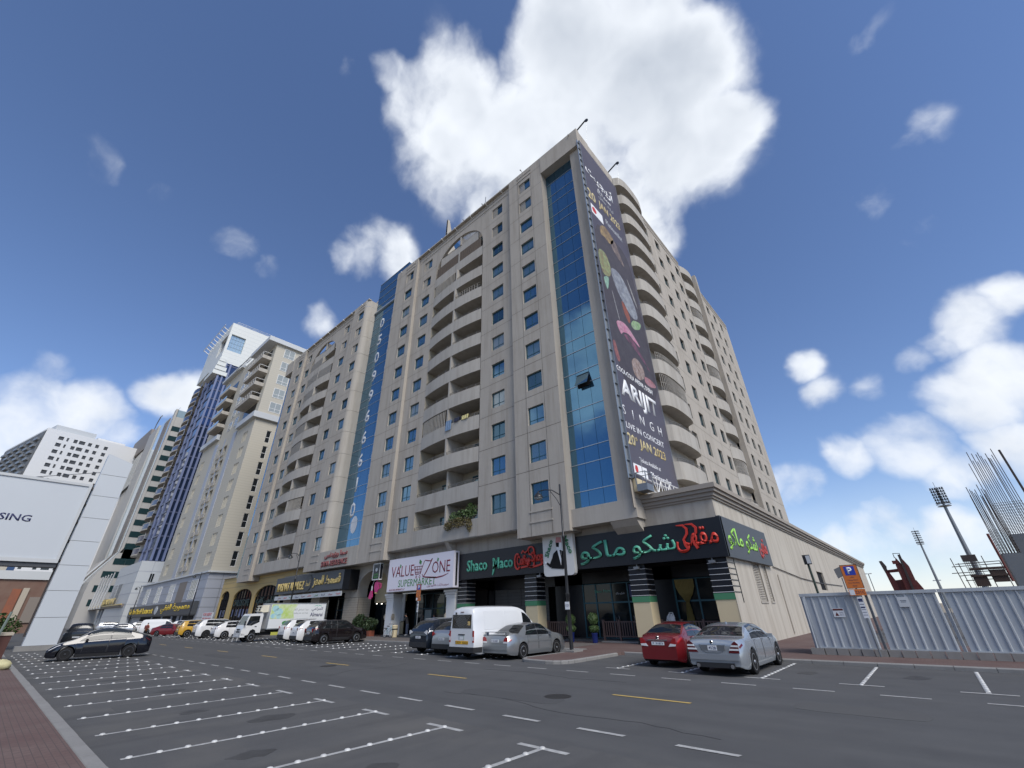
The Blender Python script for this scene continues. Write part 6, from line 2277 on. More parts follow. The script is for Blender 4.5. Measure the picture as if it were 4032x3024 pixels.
# ---- white billboard pylon and board
t = thing("billboard_pylon", "tall white clad pylon with a slanted top beside the billboard", "pylon", (-55.6, 4.2, 0))
mb = MB()
mb.box(-56.6, 2.75, 0, -55.1, 6.0, .35)
mb.build("plinth", M["kerb"], t)
zs_ = [.35, 2.35, 4.35, 6.35, 8.35, 10.35, 12.35, 14.35, 16.3]
for a, b in zip(zs_[:-1], zs_[1:]):
    mb = MB()
    if b < 16:
        mb.box(-56.5, 3.12, a + .015, -55.3, 5.12, b - .015)
    else:
        mb.prism([(3.12, a + .015), (5.12, a + .015), (5.12, 15.75), (3.12, 16.35)], (-56.5, 0, 0), Y, Z, X, 1.2)
    mb.build("cladding_panel", M["pylon"], t)
mb = MB()
mb.box(-56.45, 3.17, .35, -55.35, 5.07, 15.6)
mb.build("pylon_core", M["joint"], t)
t = thing("billboard", "large white advertising billboard with a grey frame left of the pylon", "billboard", (-55.3, -3, 6))
mb = MB()
mb.box(-55.6, -8.2, 6.75, -55.1, 2.75, 13.0)
mb.build("board_face", M["pylon"], t)
mb = MB()
for q in ((-55.7, -8.4, 6.45, -55.0, 2.95, 6.75), (-55.7, -8.4, 13.0, -55.0, 2.95, 13.22), (-55.7, 2.75, 6.75, -55.0, 2.95, 13.0), (-55.7, -8.4, 6.75, -55.0, -8.2, 13.0)):
    mb.box(*q)
mb.build("board_frame", M["panel_lt"], t)
mb = MB()
mb.box(-56.2, -8.4, 6.1, -55.15, 2.95, 6.44)
mb.build("board_underside", M["greyblack"], t)
letters("ADVERTISING", t, (-55.1, -2.55, 9.8), .55, M["navy_l"], U=Y, N=X, width=5.4, extr=.01, bold=.02)
mb = MB()
for z in (6.6, 8.2, 9.8, 11.4, 12.9):
    mb.box(-56.2, 2.9, z, -55.7, 3.15, z + .2)
mb.tube([(-55.9, 3.02, 1.0), (-55.9, 3.02, 13.5)], .07, 6)
mb.build("board_bracket", M["rebar"], t)
mb = MB()
mb.tube([(-55.9, 3.1, 14.6), (-62, -3, 14.0), (-75, -14, 14.3)], .03, 4)
mb.build("stay_cable", M["steel_grey"], t)
# ---- planter with its leaning post at the left edge, pale bag beside it
t = thing("brown_planter", "brown planter box with a leaning green post at the pavement edge", "planter", (-40.5, 1.3, .1))
mb = MB()
mb.prism([(-.9, .1), (.9, .1), (1.05, 1.35), (-1.05, 1.35)], (-43.0, 0.0, 0), X, Z, Y, 1.75)
mb.build("box", mat("brown_planter_box", (0.085, 0.035, 0.028), 0.7), t)
mb = MB()
mb.box(-44.1, -.05, 1.35, -41.9, 1.8, 1.5)
mb.build("rim", M["stone"], t)
mb = MB()
mb.tube([(-41.6, 1.1, .3), (-41.6, 1.25, 2.6)], .07, 6)
mb.build("post", mat("grey_green_post", (0.16, 0.20, 0.18), 0.6), t)
t = thing("pale_bag", "crumpled pale yellow bag lying on the pavement by the planter", "bag", (-33.5, 1.45, .1))
mb = MB()
rnd = random.Random(5)
prof = []
mb.lathe([(.32, 0), (.42, .1), (.40, .22), (.28, .34), (.12, .40), (0, .41)], (0, 0, 0), 12)
mb.v = [(v[0] * rnd.uniform(.85, 1.15) * 1.15, v[1] * rnd.uniform(.85, 1.15), v[2] * rnd.uniform(.8, 1.1)) for v in mb.v]
b_ = mb.build("bag_body", mat("pale_yellow_plastic", (0.55, 0.50, 0.28), 0.5), None, smooth=50)
b_.parent = t

# ================================================================== CONSTRUCTION FENCE
FYY = 24.9
FT = thing("site_fence", "pale grey corrugated site fence on concrete blocks at the right", "fence", (-1, FYY, .12))


def corr(x0, x1, y, z0, z1, nrib=None):
    """profiled sheet: flat pans with narrow raised ribs"""
    mb = MB()
    w = x1 - x0
    n = nrib or max(2, round(w / .29))
    xs = []
    for i in range(n):
        a = x0 + w * i / n
        p = w / n
        xs += [(a, 0), (a + p * .62, 0), (a + p * .72, -.045), (a + p * .86, -.045), (a + p * .96, 0)]
    xs.append((x1, 0))
    for (a, da), (b, db) in zip(xs[:-1], xs[1:]):
        mb.quad((a, y + da, z0), (b, y + db, z0), (b, y + db, z1), (a, y + da, z1))
    return mb


posts = [-4.55, -2.15, .20, 2.75, 5.3]
for a, b in zip(posts[:-1], posts[1:]):
    corr(a + .16, b - .12, FYY, .40, 2.34).build("fence_sheet", M["corr"], FT)
    mb = MB()
    mb.box(a - .06 + .02, FYY - .07, 2.34, b - .05, FYY + .03, 2.46)
    mb.build("top_rail", M["corr"], FT)
    mb = MB()
    mb.box(a + .16, FYY - .05, .36, b - .12, FYY - .005, .41)
    mb.build("bottom_rail", M["corr"], FT)
for i, x in enumerate(posts):
    mb = MB()
    if i:
        mb.box(x - .04, FYY + .06, .12, x + .05, FYY + .14, 2.34)
        mb.tube([(x + .05, FYY + .02, .15), (x + .05, FYY + .02, 2.34)], .02, 6)
    else:
        mb.tube([(x + .05, FYY - .02, .35), (x + .05, FYY - .02, 2.34)], .035, 6)
    mb.build("fence_post", M["corr"] if i % 2 == 0 else M["steel_grey"], FT)
rs = MB()
rs.box(posts[0] - .03, FYY, .3, posts[0] + .03, FYY + 2.4, 2.45)
rs.build("return_sheet", mat("blue_grey_sheet", (0.22, 0.25, 0.29), 0.5), FT)
x = -4.75
while x < 5.2:
    w = .43 if abs(x + 4.75) > .01 else .52
    j = random.uniform(-.03, .03)
    mb = MB()
    mb.box(x, FYY - .12 + j, .121, x + w - .035, FYY + .12 + j, .355 + random.uniform(-.01, .01))
    mb.build("concrete_block", M["block"], FT)
    x += w
t = thing("warning_notice", "small white notice with a brown triangle on the first fence sheet", "notice", (-3.3, 24.8, 1.5))
mb = MB()
mb.box(-3.50, FYY - .07, 1.52, -3.09, FYY - .05, 1.86)
mb.build("board", M["plate"], t)
mb = MB()
mb.box(-3.48, FYY - .076, 1.77, -3.11, FYY - .07, 1.84)
mb.prism([(-3.44, 1.57), (-3.30, 1.57), (-3.37, 1.71)], (0, FYY - .07, 0), X, Z, -Y, .006)
mb.build("brown_marks", M["rust"], t)
letters("Falling", t, (-3.2, FYY - .07, 1.68), .05, M["navy_l"], extr=.004)
letters("objects", t, (-3.2, FYY - .07, 1.60), .05, M["navy_l"], extr=.004)
t = thing("site_notice", "pale plain notice board high on the second fence sheet", "notice", (-.98, 24.8, 1.9))
mb = MB()
mb.box(-1.16, FYY - .07, 1.86, -.80, FYY - .05, 2.22)
mb.build("board", M["panel_lt"], t)
mb = MB()
mb.box(-1.08, FYY - .074, 2.08, -.88, FYY - .07, 2.095)
mb.box(-1.06, FYY - .074, 2.03, -.90, FYY - .07, 2.045)
mb.build("print_lines", M["tower_blue"], t)

# ---- behind the fence: drilling rig, concrete column with rebar, scaffold, poles, floodlight masts
t = thing("drilling_rig", "dark red steel rig head with two jaws showing above the site fence", "machine", (-1.3, 45, 0))
O45 = (0, 45, 0)
mb = MB()
mb.prism([(-2.14, 4.05), (-1.97, 4.28), (-1.72, 3.45), (-1.62, 2.2), (-2.0, 2.2)], O45, X, Z, Y, .5)
mb.prism([(-2.0, 4.22), (-1.1, 4.30), (-1.1, 4.08), (-1.95, 4.05)], O45, X, Z, Y, .4)
mb.prism([(-1.9, 3.5), (-1.3, 3.55), (-1.15, 2.2), (-1.85, 2.2)], (0, 45.1, 0), X, Z, Y, .5)
mb.build("left_jaw", M["rust"], t)
mb = MB()
mb.prism([(-2.26, 4.86), (-2.08, 4.88), (-1.93, 4.5), (-1.97, 4.28), (-2.14, 4.05)], (0, 44.9, 0), X, Z, Y, .35)
mb.build("jaw_pin", M["rebar"], t)
mb = MB()
mb.prism([(-1.18, 5.05), (-1.0, 4.6), (-.88, 5.05), (-.62, 4.4), (-.55, 2.2), (-1.3, 2.2), (-1.35, 4.5)], (0, 44.7, 0), X, Z, Y, .5)
mb.prism([(-1.48, 4.82), (-1.1, 4.82), (-1.1, 4.58), (-1.48, 4.60)], (0, 44.65, 0), X, Z, Y, .3)
mb.build("mast", M["rust"], t)
mb = MB()
mb.box(-1.0, 44.6, 2.2, -.86, 44.71, 5.2)
mb.tube([(-1.24, 44.8, 5.0), (-1.24, 44.8, 5.32), (-.86, 44.8, 5.30), (-.86, 44.8, 4.9)], .03, 5)
mb.build("slide_rail", M["rebar"], t)
mb = MB()
mb.prism([(-.9, 3.48), (-.55, 3.45), (-.35, 2.9), (-.3, 2.2), (-.9, 2.2)], (0, 44.9, 0), X, Z, Y, .6)
mb.build("motor_housing", M["rust"], t)


def rebar_cage(t, x0, x1, y, zb, zt_, zhoop, n, seed):
    rnd = random.Random(seed)
    mb = MB()
    for i in range(n):
        x = x0 + (x1 - x0) * i / (n - 1)
        for yy in ((y, y + .8) if i in (0, n - 1) or i % 2 else (y, y + .8)):
            mb.tube([(x, yy, zb), (x + rnd.uniform(-.05, .05), yy, zt_ + rnd.uniform(-.35, .35))], .02, 4)
    mb.build("rebar", M["rebar"], t)["kind"] = "stuff"
    mb = MB()
    z = zb + .1
    while z < zhoop:
        mb.tube([(x0 - .03, y - .03, z), (x1 + .03, y - .03, z), (x1 + .03, y + .83, z), (x0 - .03, y + .83, z)], .011, 4, closed=True)
        z += .17
    mb.build("hoop", M["rebar"], t)["kind"] = "stuff"


t = thing("concrete_column", "unfinished grey concrete column with a low cage of bare rusty bars", "column", (4.3, 40, 0))
mb = MB()
mb.box(3.92, 40, 0, 4.75, 40.9, 4.5)
mb.build("column_shaft", mat("formed_grey_concrete", (0.15, 0.165, 0.18), 0.8, noise=(1.5, 0.4, (0.19, 0.19, 0.185))), t)
rebar_cage(t, 3.95, 4.7, 40.03, 4.4, 8.3, 6.0, 7, 1)
mb = MB()
mb.tube([(3.78, 39.9, 3.0), (3.75, 39.9, 5.66)], .07, 6)
mb.build("prop", M["rust"], t)
t = thing("tall_concrete_column", "taller grey concrete column at the right edge with long bare bars rising high", "column", (5.4, 41, 0))
mb = MB()
mb.box(4.80, 40.95, 0, 6.1, 41.9, 5.6)
mb.build("column_shaft", mat("formed_grey_concrete", (0.15, 0.165, 0.18), 0.8, noise=(1.5, 0.4, (0.19, 0.19, 0.185))), t)
rebar_cage(t, 4.85, 6.05, 41.0, 5.5, 10.6, 7.6, 7, 2)
mb = MB()
mb.tube([(6.35, 40.5, 6.0), (6.3, 40.5, 10.6)], .06, 5)
mb.build("guide_pole", M["rebar"], t)
t = thing("scaffold", "dark scaffold of tubes and boards round half built formwork beyond the fence", "scaffold", (4, 60, 0))
mb = MB()
for a, b in (((2.37, 5.66), (2.6, 0)), ((2.75, 5.2), (2.95, 0)), ((4.5, 5.7), (4.6, 0)), ((5.5, 5.2), (5.6, 0))):
    mb.tube([(a[0], 60, a[1]), (b[0], 60, b[1])], .035, 5)
for z, x0, x1 in ((4.9, 2.2, 5.8), (4.35, 2.0, 5.8), (5.1, 2.5, 5.5), (4.1, 2.4, 3.6), (3.7, 2.7, 5.8)):
    mb.tube([(x0, 59.9, z), (x1, 59.9, z + .08)], .035, 5)
mb.build("tube", M["rebar"], t)["kind"] = "stuff"
mb = MB()
mb.box(3.3, 59.7, 4.55, 5.8, 60.6, 4.72)
mb.box(3.2, 59.7, 3.98, 5.7, 60.6, 4.14)
mb.box(3.3, 59.8, 3.2, 4.2, 60.5, 3.95)
mb.box(4.55, 59.8, 3.5, 5.5, 60.5, 4.5)
mb.build("formwork_board", mat("dark_formwork_ply", (0.055, 0.035, 0.028), 0.8), t)["kind"] = "stuff"
mb = MB()
mb.box(3.15, 60, 5.3, 4.15, 60.6, 5.85)
mb.build("netting", M["rebar"], t)
cg = MB()
for i in range(8):
    x = 3.2 + i * .13
    cg.tube([(x, 60, 3), (x, 60, 5.3)], .016, 4)
for i in range(14):
    cg.tube([(3.15, 60, 3.4 + i * .14), (4.2, 60, 3.4 + i * .14)], .014, 4)
cg.build("mesh_cage", M["rebar"], t)["kind"] = "stuff"


def mast_light(x, y, zb, zt_, zh, wid_, label, rows, per):
    t = thing("floodlight_mast", label, "floodlight mast", (x, y, 0), "stadium floodlight masts")
    mb = MB()
    mb.tube([(x, y, 0), (x, y, zh)], [.55, .28], 10)
    mb.build("pole", M["steel_grey"], t, smooth=60)
    mb = MB()
    mb.tube([(x, y, zh), (x, y, zt_)], [.25, .16], 6)
    mb.tube([(x, y, zt_), (x, y, zt_ + 1.6)], .04, 4)
    for i in range(rows):
        z = zh + .6 + (zt_ - zh - .6) * i / (rows - 1)
        mb.box(x - wid_ / 2, y - .1, z - .06, x + wid_ / 2, y + .1, z + .06)
    mb.build("head_frame", M["steel_grey"], t)
    for i in range(rows):
        z = zh + .6 + (zt_ - zh - .6) * i / (rows - 1)
        for j in range(per):
            xx = x - wid_ / 2 + wid_ * (j + .5) / per
            if abs(xx - x) < .16:
                continue
            mb = MB()
            mb.obox((xx, y - .25, z + .17), (wid_ / per * .33, 0, 0), (0, .16, .1), (0, -.07, .13))
            mb.build("floodlight", M["greyblack"], t)
    mb = MB()
    mb.lathe([(wid_ * .5, 0), (wid_ * .5, .06)], (x, y, zh - .1), 14)
    for z in (.3, .6):
        mb.tube([(x + wid_ * .52 * math.cos(R(a)), y + wid_ * .52 * math.sin(R(a)), zh + z) for a in range(0, 360, 30)], .05, 4, closed=True)
    mb.build("platform", M["steel_grey"], t)


mast_light(8.15, 130, 0, 23.6, 20.1, 2.3, "tall stadium floodlight mast nearer the bare rebar", 6, 6)
mast_light(2.9, 230, 0, 26.0, 21.5, 2.3, "more distant stadium floodlight mast right of the red rig", 6, 6)
for x, y, h, lb in ((-6.4, 90, 6.1, "slim twin headed lamp post far beyond the fence near the podium end"), (1.1, 90, 4.75, "slim lamp post with a row of small lamps beyond the fence")):
    t = thing("far_lamp_post", lb, "lamp post", (x, y, 0))
    mb = MB()
    mb.tube([(x, y, 0), (x, y, h)], .06, 5)
    mb.tube([(x - .35, y, h), (x + .35, y, h)], .03, 4)
    mb.build("pole", M["steel_grey"], t)
    mb = MB()
    mb.box(x - .45, y - .1, h - .06, x - .15, y + .1, h + .06)
    mb.box(x + .15, y - .1, h - .06, x + .45, y + .1, h + .06)
    mb.build("lamp_head", M["panel_lt"], t)
t = thing("green_floodlight", "dark green post with a flat floodlight beside the podium side wall", "floodlight", (-4.5, 29, 0))
mb = MB()
mb.tube([(-4.5, 29.5, .1), (-4.55, 29.5, 4.0)], .06, 6)
mb.build("post", mat("dark_green_post", (0.012, 0.03, 0.02), 0.5), t)
mb = MB()
mb.obox((-4.52, 29.4, 4.2), (.17, .02, 0), (0, .05, 0), (0, -.02, .24))
mb.build("lamp_head", M["lamp_black"], t)
mb = MB()
mb.obox((-4.45, 29.34, 4.2), (.09, .01, 0), (0, .01, 0), (0, -.01, .2))
mb.build("lamp_glass", M["panel_lt"], t)
t = thing("wall_floodlight", "small grey floodlight on a stalk near the podium far end", "floodlight", (-5.3, 60, 0))
mb = MB()
mb.tube([(-5.3, 48, .1), (-5.3, 48, 4.0)], .05, 5)
mb.build("post", M["steel_grey"], t)
mb = MB()
mb.obox((-5.35, 47.9, 4.4), (.25, 0, .1), (0, .1, 0), (-.05, 0, .35))
mb.build("lamp_head", M["steel_grey"], t)

# ================================================================== VEHICLES
def pchip(P):
    """smooth monotone curve through points"""
    xs, ys = [p[0] for p in P], [p[1] for p in P]
    n = len(xs)
    d = [(ys[i + 1] - ys[i]) / (xs[i + 1] - xs[i]) for i in range(n - 1)]
    mm = [d[0]] + [0 if d[i - 1] * d[i] <= 0 else 2 * d[i - 1] * d[i] / (d[i - 1] + d[i]) for i in range(1, n - 1)] + [d[-1]]

    def f(x):
        if x <= xs[0]:
            return ys[0]
        if x >= xs[-1]:
            return ys[-1]
        for i in range(n - 1):
            if x <= xs[i + 1]:
                h = xs[i + 1] - xs[i]
                t = (x - xs[i]) / h
                return ys[i] * (1 + 2 * t) * (1 - t) ** 2 + mm[i] * h * t * (1 - t) ** 2 + ys[i + 1] * t * t * (3 - 2 * t) + mm[i + 1] * h * t * t * (t - 1)
    return f


WHEELS = {}


def wheel_meshes(style):
    if style in WHEELS:
        return WHEELS[style]
    ty = MB()
    ty.lathe([(.66, -.10), (.90, -.125), (.985, -.10), (1.0, -.05), (1.0, .05), (.985, .10), (.90, .125), (.66, .10)], n=26, ax="y")
    tm = ty.mesh("tyre", M["tyre"], smooth=40)
    rm = MB()
    rm.m = 1
    rm.lathe([(.64, .06), (.0, .05)], n=20, ax="y")                 # dark inside
    rm.m = 0
    for s in (-1, 1):
        rm.lathe([(.70, s * .075), (.72, s * .10), (.62, s * .105), (.60, s * .04)], n=22, ax="y")
        n = {"five": 5, "ten": 10, "six": 6, "steel": 7}[style]
        for i in range(n):
            a = 2 * math.pi * i / n
            ca, sa = math.cos(a), math.sin(a)
            w = {"five": .165, "ten": .075, "six": .17, "steel": .19}[style]
            rm.add([(ca * .1 - sa * w * .7, s * .10, sa * .1 + ca * w * .7), (ca * .1 + sa * w * .7, s * .10, sa * .1 - ca * w * .7),
                    (ca * .65 + sa * w, s * .095, sa * .65 - ca * w), (ca * .65 - sa * w, s * .095, sa * .65 + ca * w)], [(0, 1, 2, 3)])
        rm.lathe([(.17, s * .09), (.13, s * .125), (0, s * .13)], n=12, ax="y")
    WHEELS[style] = (tm, rm.mesh("rim", [M["rim"], M["wheel_in"]]), rm.mesh("dark_rim", [M["rim_d"], M["wheel_in"]]))
    return WHEELS[style]


class Car:
    """x from the rear bumper forwards, y to the left, z up; shape from a roof line, a belt line and plan widths"""

    def __init__(s, name, label, cat, pos, heading, p, group=None):
        s.p = p
        s.L, s.W = p["L"], p["W"] / 2
        s.top, s.belt = pchip(p["top"]), pchip(p["belt"])
        s.R = p["R"]
        s.xr, s.xf = p["xr"], p["xf"]
        s.clr = p.get("clr", .2)
        s.root = thing(name, label, cat, (0, 0, 0), group)
        s.pos, s.h = pos, heading

    def bottom(s, x):
        c = s.clr
        if x < .5:
            c += .10 * (1 - x / .5) ** 2
        if x > s.L - .5:
            c += .06 * ((x - s.L + .5) / .5) ** 2
        ra = s.R + .055
        for xw in (s.xr, s.xf):
            d = abs(x - xw)
            if d < ra:
                c = max(c, s.R + math.sqrt(ra * ra - d * d) * .98)
        return c

    def width(s, x):
        e = s.p.get("end", (.55, .13, .75, .17))
        w = s.W
        if x < e[0]:
            w *= 1 - e[1] * (1 - x / e[0]) ** 2.3
        if x > s.L - e[2]:
            w *= 1 - e[3] * ((x - s.L + e[2]) / e[2]) ** 2.3
        return w

    def ring(s, x):
        W = s.width(x)
        zb, zt = s.bottom(x), s.top(x)
        zl = min(s.belt(x), zt - .025)
        zb = min(zb, zl - .12)
        zc = min(max(s.clr + .16, zb + .02), zl - .08)
        zm = min(max(zb + .03, s.clr + .5 * (zl - s.clr)), zl - .05)
        H = s.p.get("gh", .5)
        t = max(0, min(1, (zt - zl) / H))
        tum = s.p.get("tum", .20)
        Wr = W * (.95 - tum * t)
        g = zt - zl
        pts = [(W * .93, zb), (W * .985, max(zc, zb + .01)), (W * 1.0, max(zm, zc + .01)), (W * .985, zl - .05 - .0 * g), (W * .95, zl),
               (W * .95 + (Wr - W * .95) * .5 + .015 * t, zl + g * .46), (Wr, zl + g * .84), (Wr - .05 - .05 * t, zl + g * .965), (Wr * .5, zt + .012), (0, zt + .022)]
        return pts

    def at(s, x, a, side=1):
        r = s.ring(x)
        i = min(int(a), 8)
        f = a - i
        return Vector((x, side * (r[i][0] * (1 - f) + r[i + 1][0] * f), r[i][1] * (1 - f) + r[i + 1][1] * f))

    def nrm(s, x, a, side=1):
        e = .02
        u = s.at(min(x + e, s.L), a, side) - s.at(max(x - e, 0), a, side)
        a0, a1 = max(0, a - .08), min(8.999, a + .08)
        v = s.at(x, a1, side) - s.at(x, a0, side)
        n = v.cross(u) * side
        if n.length < 1e-9:
            return Vector((0, side, 0))
        n.normalize()
        return n

    def body(s, ma):
        L = s.L
        xs = set([0, .03, .08, .16, .28, .42, L, L - .03, L - .08, L - .16, L - .28, L - .42, L - .6])
        x = .5
        while x < L - .5:
            xs.add(round(x, 3))
            x += .13
        for xw in (s.xr, s.xf):
            ra = s.R + .055
            for k in range(-8, 9):
                xs.add(round(xw + ra * math.sin(R(90) * k / 8), 4))
            for q in (-1, 1):
                xs.add(round(xw + q * (ra + .004), 4))
        for q in s.p["top"]:
            xs.add(q[0])
        xs = sorted(x for x in xs if 0 <= x <= L)
        mb = MB()
        n = 10
        rings = []
        for x in xs:
            r = s.ring(x)
            ring = [(x, y, z) for y, z in r] + [(x, -y, z) for y, z in r[-2::-1]]
            if x == 0 or x == L:
                c = s.p.get("cap", .05)
            rings.append(ring)
        m_ = len(rings[0])
        for r in rings:
            mb.v += [tuple(q) for q in r]
        for i in range(len(rings) - 1):
            for k in range(m_ - 1):
                mb.f.append((i * m_ + k, (i + 1) * m_ + k, (i + 1) * m_ + k + 1, i * m_ + k + 1))
                mb.mi.append(0)
            mb.f.append((i * m_ + m_ - 1, (i + 1) * m_ + m_ - 1, (i + 1) * m_, i * m_))
            mb.mi.append(1)
        for i in (0, len(rings) - 1):
            mb.f.append(tuple(i * m_ + k for k in range(m_)))
            mb.mi.append(0)
        ob = mb.build("body", [ma, M["wheel_in"]], s.root, smooth=32)
        return ob

    def patch(s, name, ma, x0, x1, lo, hi, off=.006, side=1, nx=10, na=4, parent=None, both=False, slope=(0, 0), smooth=True):
        """a skin following the body between ring parameters lo and hi (numbers or functions of 0..1)"""
        mb = MB()
        for sd in ((1, -1) if both else (side,)):
            base = len(mb.v)
            for i in range(nx + 1):
                t = i / nx
                l = lo(t) if callable(lo) else lo
                h = hi(t) if callable(hi) else hi
                for j in range(na + 1):
                    u = j / na
                    x = x0 + (x1 - x0) * t + slope[0] * (1 - t) * u + slope[1] * t * u
                    x = max(0.001, min(s.L - .001, x))
                    a = l + (h - l) * u
                    mb.v.append(tuple(s.at(x, a, sd) + s.nrm(x, a, sd) * off))
            for i in range(nx):
                for j in range(na):
                    k = base + i * (na + 1) + j
                    mb.f.append((k, k + na + 1, k + na + 2, k + 1))
                    mb.mi.append(0)
        return mb.build(name, ma, parent or s.root, smooth=40 if smooth else None)

    def screen(s, name, x0, x1, a0=7.0, off=.006, nx=8, inset=.0, ma=None):
        """front or rear screen across the top of the body"""
        mb = MB()
        na = 5
        cols = [(a0 + (9 - a0) * j / na, 1) for j in range(na + 1)] + [(9 - (9 - a0) * j / na, -1) for j in range(1, na + 1)]
        for i in range(nx + 1):
            x = x0 + (x1 - x0) * i / nx
            for a, sd in cols:
                mb.v.append(tuple(s.at(x, min(a, 8.999), sd) + s.nrm(x, min(a, 8.95), sd) * off))
        w = len(cols)
        for i in range(nx):
            for j in range(w - 1):
                mb.f.append((i * w + j, (i + 1) * w + j, (i + 1) * w + j + 1, i * w + j + 1))
                mb.mi.append(0)
        return mb.build(name, ma or M["carglass"], s.root, smooth=50)

    def wheels(s, style="five", dark=False):
        tm, r1, r2 = wheel_meshes(style)
        for xw in (s.xr, s.xf):
            for sd in (1, -1):
                w = put(tm, "wheel", s.root, (xw, sd * (s.W - .115), s.R))
                w.scale = (s.R, .95, s.R)
                rm = putsub(r2 if dark else r1, "rim", w)
                if sd < 0:
                    rm.rotation_euler = (0, 0, math.pi)

    def rearbox(s, name, ma, y0, y1, z0, z1, d=.015, parent=None, x=0.0, both=False, slant=0):
        mb = MB()
        for q in ((1, -1) if both else (1,)):
            a, b = sorted((y0 * q, y1 * q))
            sl = slant * q
            mb.prism([(a, z0), (b, z0), (b, z1), (a, z1)] if not slant else [(a, z0 + (slant if q < 0 else 0)), (b, z0 + (slant if q > 0 else 0)), (b, z1), (a, z1)], (x + .01, 0, 0), Y, Z, -X, d + .01)
        return mb.build(name, ma, parent or s.root)

    def rearpoly(s, name, ma, pts, d=.015, x=0.0):
        """the same polygon on both rear corners"""
        for q in (1, -1):
            mb = MB()
            mb.prism([(y * q, z) for y, z in pts], (x + .01, 0, 0), Y, Z, -X, d + .01)
            mb.build(name, ma, s.root)

    def mirrors(s, x, z, ma):
        for sd in (1, -1):
            mb = MB()
            mb.obox((x, sd * (s.W * .96 + .08), z), (.06, 0, 0), (0, .09, 0), (0, 0, .065))
            mb.obox((x + .01, sd * (s.W * .94), z - .04), (.03, 0, 0), (0, .05, 0), (0, 0, .02))
            mb.build("mirror", ma, s.root)

    def done(s):
        x, y = s.pos
        s.root.location = (x, y, 0)
        s.root.rotation_euler = (0, 0, s.h)
        return s.root


GL = M["carglass"]


def common(c, ma, wins, ws, rw, style="five", dark=False, handles=True, doors=None, mir=None, lo=4.08, hi=6.62, glass=None):
    c.body(ma)
    g = glass or GL
    if len(wins) > 1:
        for sd in (1, -1):
            c.patch("pillar_trim", M["trim"], wins[0][0] - .03, wins[-1][1] + .03, lo - .05, hi + .05, .003, sd, 16, 4, slope=(wins[0][2][0], wins[-1][2][1]))
    for x0, x1, sl in wins:
        for sd in (1, -1):
            c.patch("side_window", g, x0, x1, lo, hi, .005, sd, 8, 4, slope=sl)
    if ws:
        c.screen("windscreen", *ws, a0=6.9, ma=g)
    if rw:
        c.screen("rear_window", *rw, a0=6.95, ma=g)
    for (x0, x1) in doors or []:
        for sd in (1, -1):
            d = c.patch("door", ma, x0, x1, 1.15, 3.9, .0035, sd, 10, 6)
            for xg in (x0, x1):
                c.patch("door_gap", M["trim"], xg - .008, xg + .008, 1.15, 3.92, .005, sd, 1, 6)
            if handles:
                hb = MB()
                p = c.at(x0 + .14, 3.35, sd) + c.nrm(x0 + .14, 3.35, sd) * .018
                hb.obox(p, (.085, 0, 0), (0, .014, 0), (0, 0, .016))
                hb.build("handle", M["chrome"] if handles == "chrome" else ma, d)
    c.wheels(style, dark)
    if mir:
        c.mirrors(mir[0], mir[1], ma)


def plate_on(c, z, w=.52, h=.11, text=None, parent=None, off=.012, x=0.0):
    p = c.rearbox("number_plate", M["plate"], -w / 2, w / 2, z - h / 2, z + h / 2, off, x=x)
    if text:
        letters(text, c.root, (x - off - .001, 0, z), h * .62, M["navy_l"], U=-Y, W=Z, N=-X, extr=.002, bold=.01, width=w * .8, name="plate_number")
    return p


PARK = R(90)                                     # nose towards the shops

# ---- silver luxury saloon
PAL = paint("pale_silver_paint", (0.40, 0.43, 0.46), .55, .25)
c = Car("silver_saloon", "large pale silver saloon parked beside the red car, back to the road", "car", (-6.15, 16.95), PARK,
        dict(L=5.2, W=1.88, R=.36, xr=1.13, xf=4.30, clr=.19, gh=.46, tum=.19, end=(.6, .12, .8, .18),
             top=[(0, .86), (.05, 1.02), (.25, 1.05), (.72, 1.075), (1.15, 1.24), (1.62, 1.40), (2.3, 1.475), (2.9, 1.46), (3.35, 1.33), (3.95, 1.055), (4.5, .99), (4.95, .86), (5.2, .62)],
             belt=[(0, .80), (.6, 1.0), (1.8, 1.0), (3.8, .955), (4.6, .90), (5.2, .58)]))
common(c, PAL, [(1.50, 2.38, (.20, .0)), (2.43, 3.55, (0, -.46))], (3.42, 3.86), (.84, 1.50), "five", False, True, [(1.55, 2.45), (2.5, 3.62)], (3.52, 1.02))
for sd in (1, -1):
    c.patch("tail_lamp", M["taildark"], .10, .30, 3.0, 3.95, .008, sd, 6, 4)
c.rearpoly("tail_lamp", M["taildark"], [(.50, .66), (.84, .66), (.845, .92), (.76, 1.0), (.66, .93)], .012)
c.rearpoly("lamp_band", M["lampclear"], [(.535, .735), (.838, .735), (.84, .785), (.56, .785)], .018)
c.rearpoly("lamp_band", M["lampclear"], [(.60, .835), (.842, .835), (.843, .885), (.63, .885)], .018)
mb = MB()
stroke(mb, [(-.42, .90), (-.34, .72), (-.22, .66), (.22, .66), (.34, .72), (.42, .90)], (0, 0, 0), Y, Z, -X, .018, .012)
mb.build("recess_edge", M["steel_grey"], c.root)
c.rearbox("plate_recess", M["steel_grey"], -.40, .40, .72, .88, .006)
plate_on(c, .795, .30, .14, "4528", off=.012)
c.rearbox("bumper_lip", PAL, -.80, .80, .46, .62, .05)
c.rearbox("diffuser", M["trim"], -.62, .62, .24, .38, .03)
mb = MB()
for y in (-.55, .55):
    mb.lathe([(.07, -.06), (.06, -.06), (.055, .02)], (0, y, .29), 10, "x")
mb.build("exhaust", M["chrome"], c.root)
mb = MB()
mb.lathe([(.055, 0), (.045, -.012), (.045, 0)], (-.004, 0, .96), 14, "x")
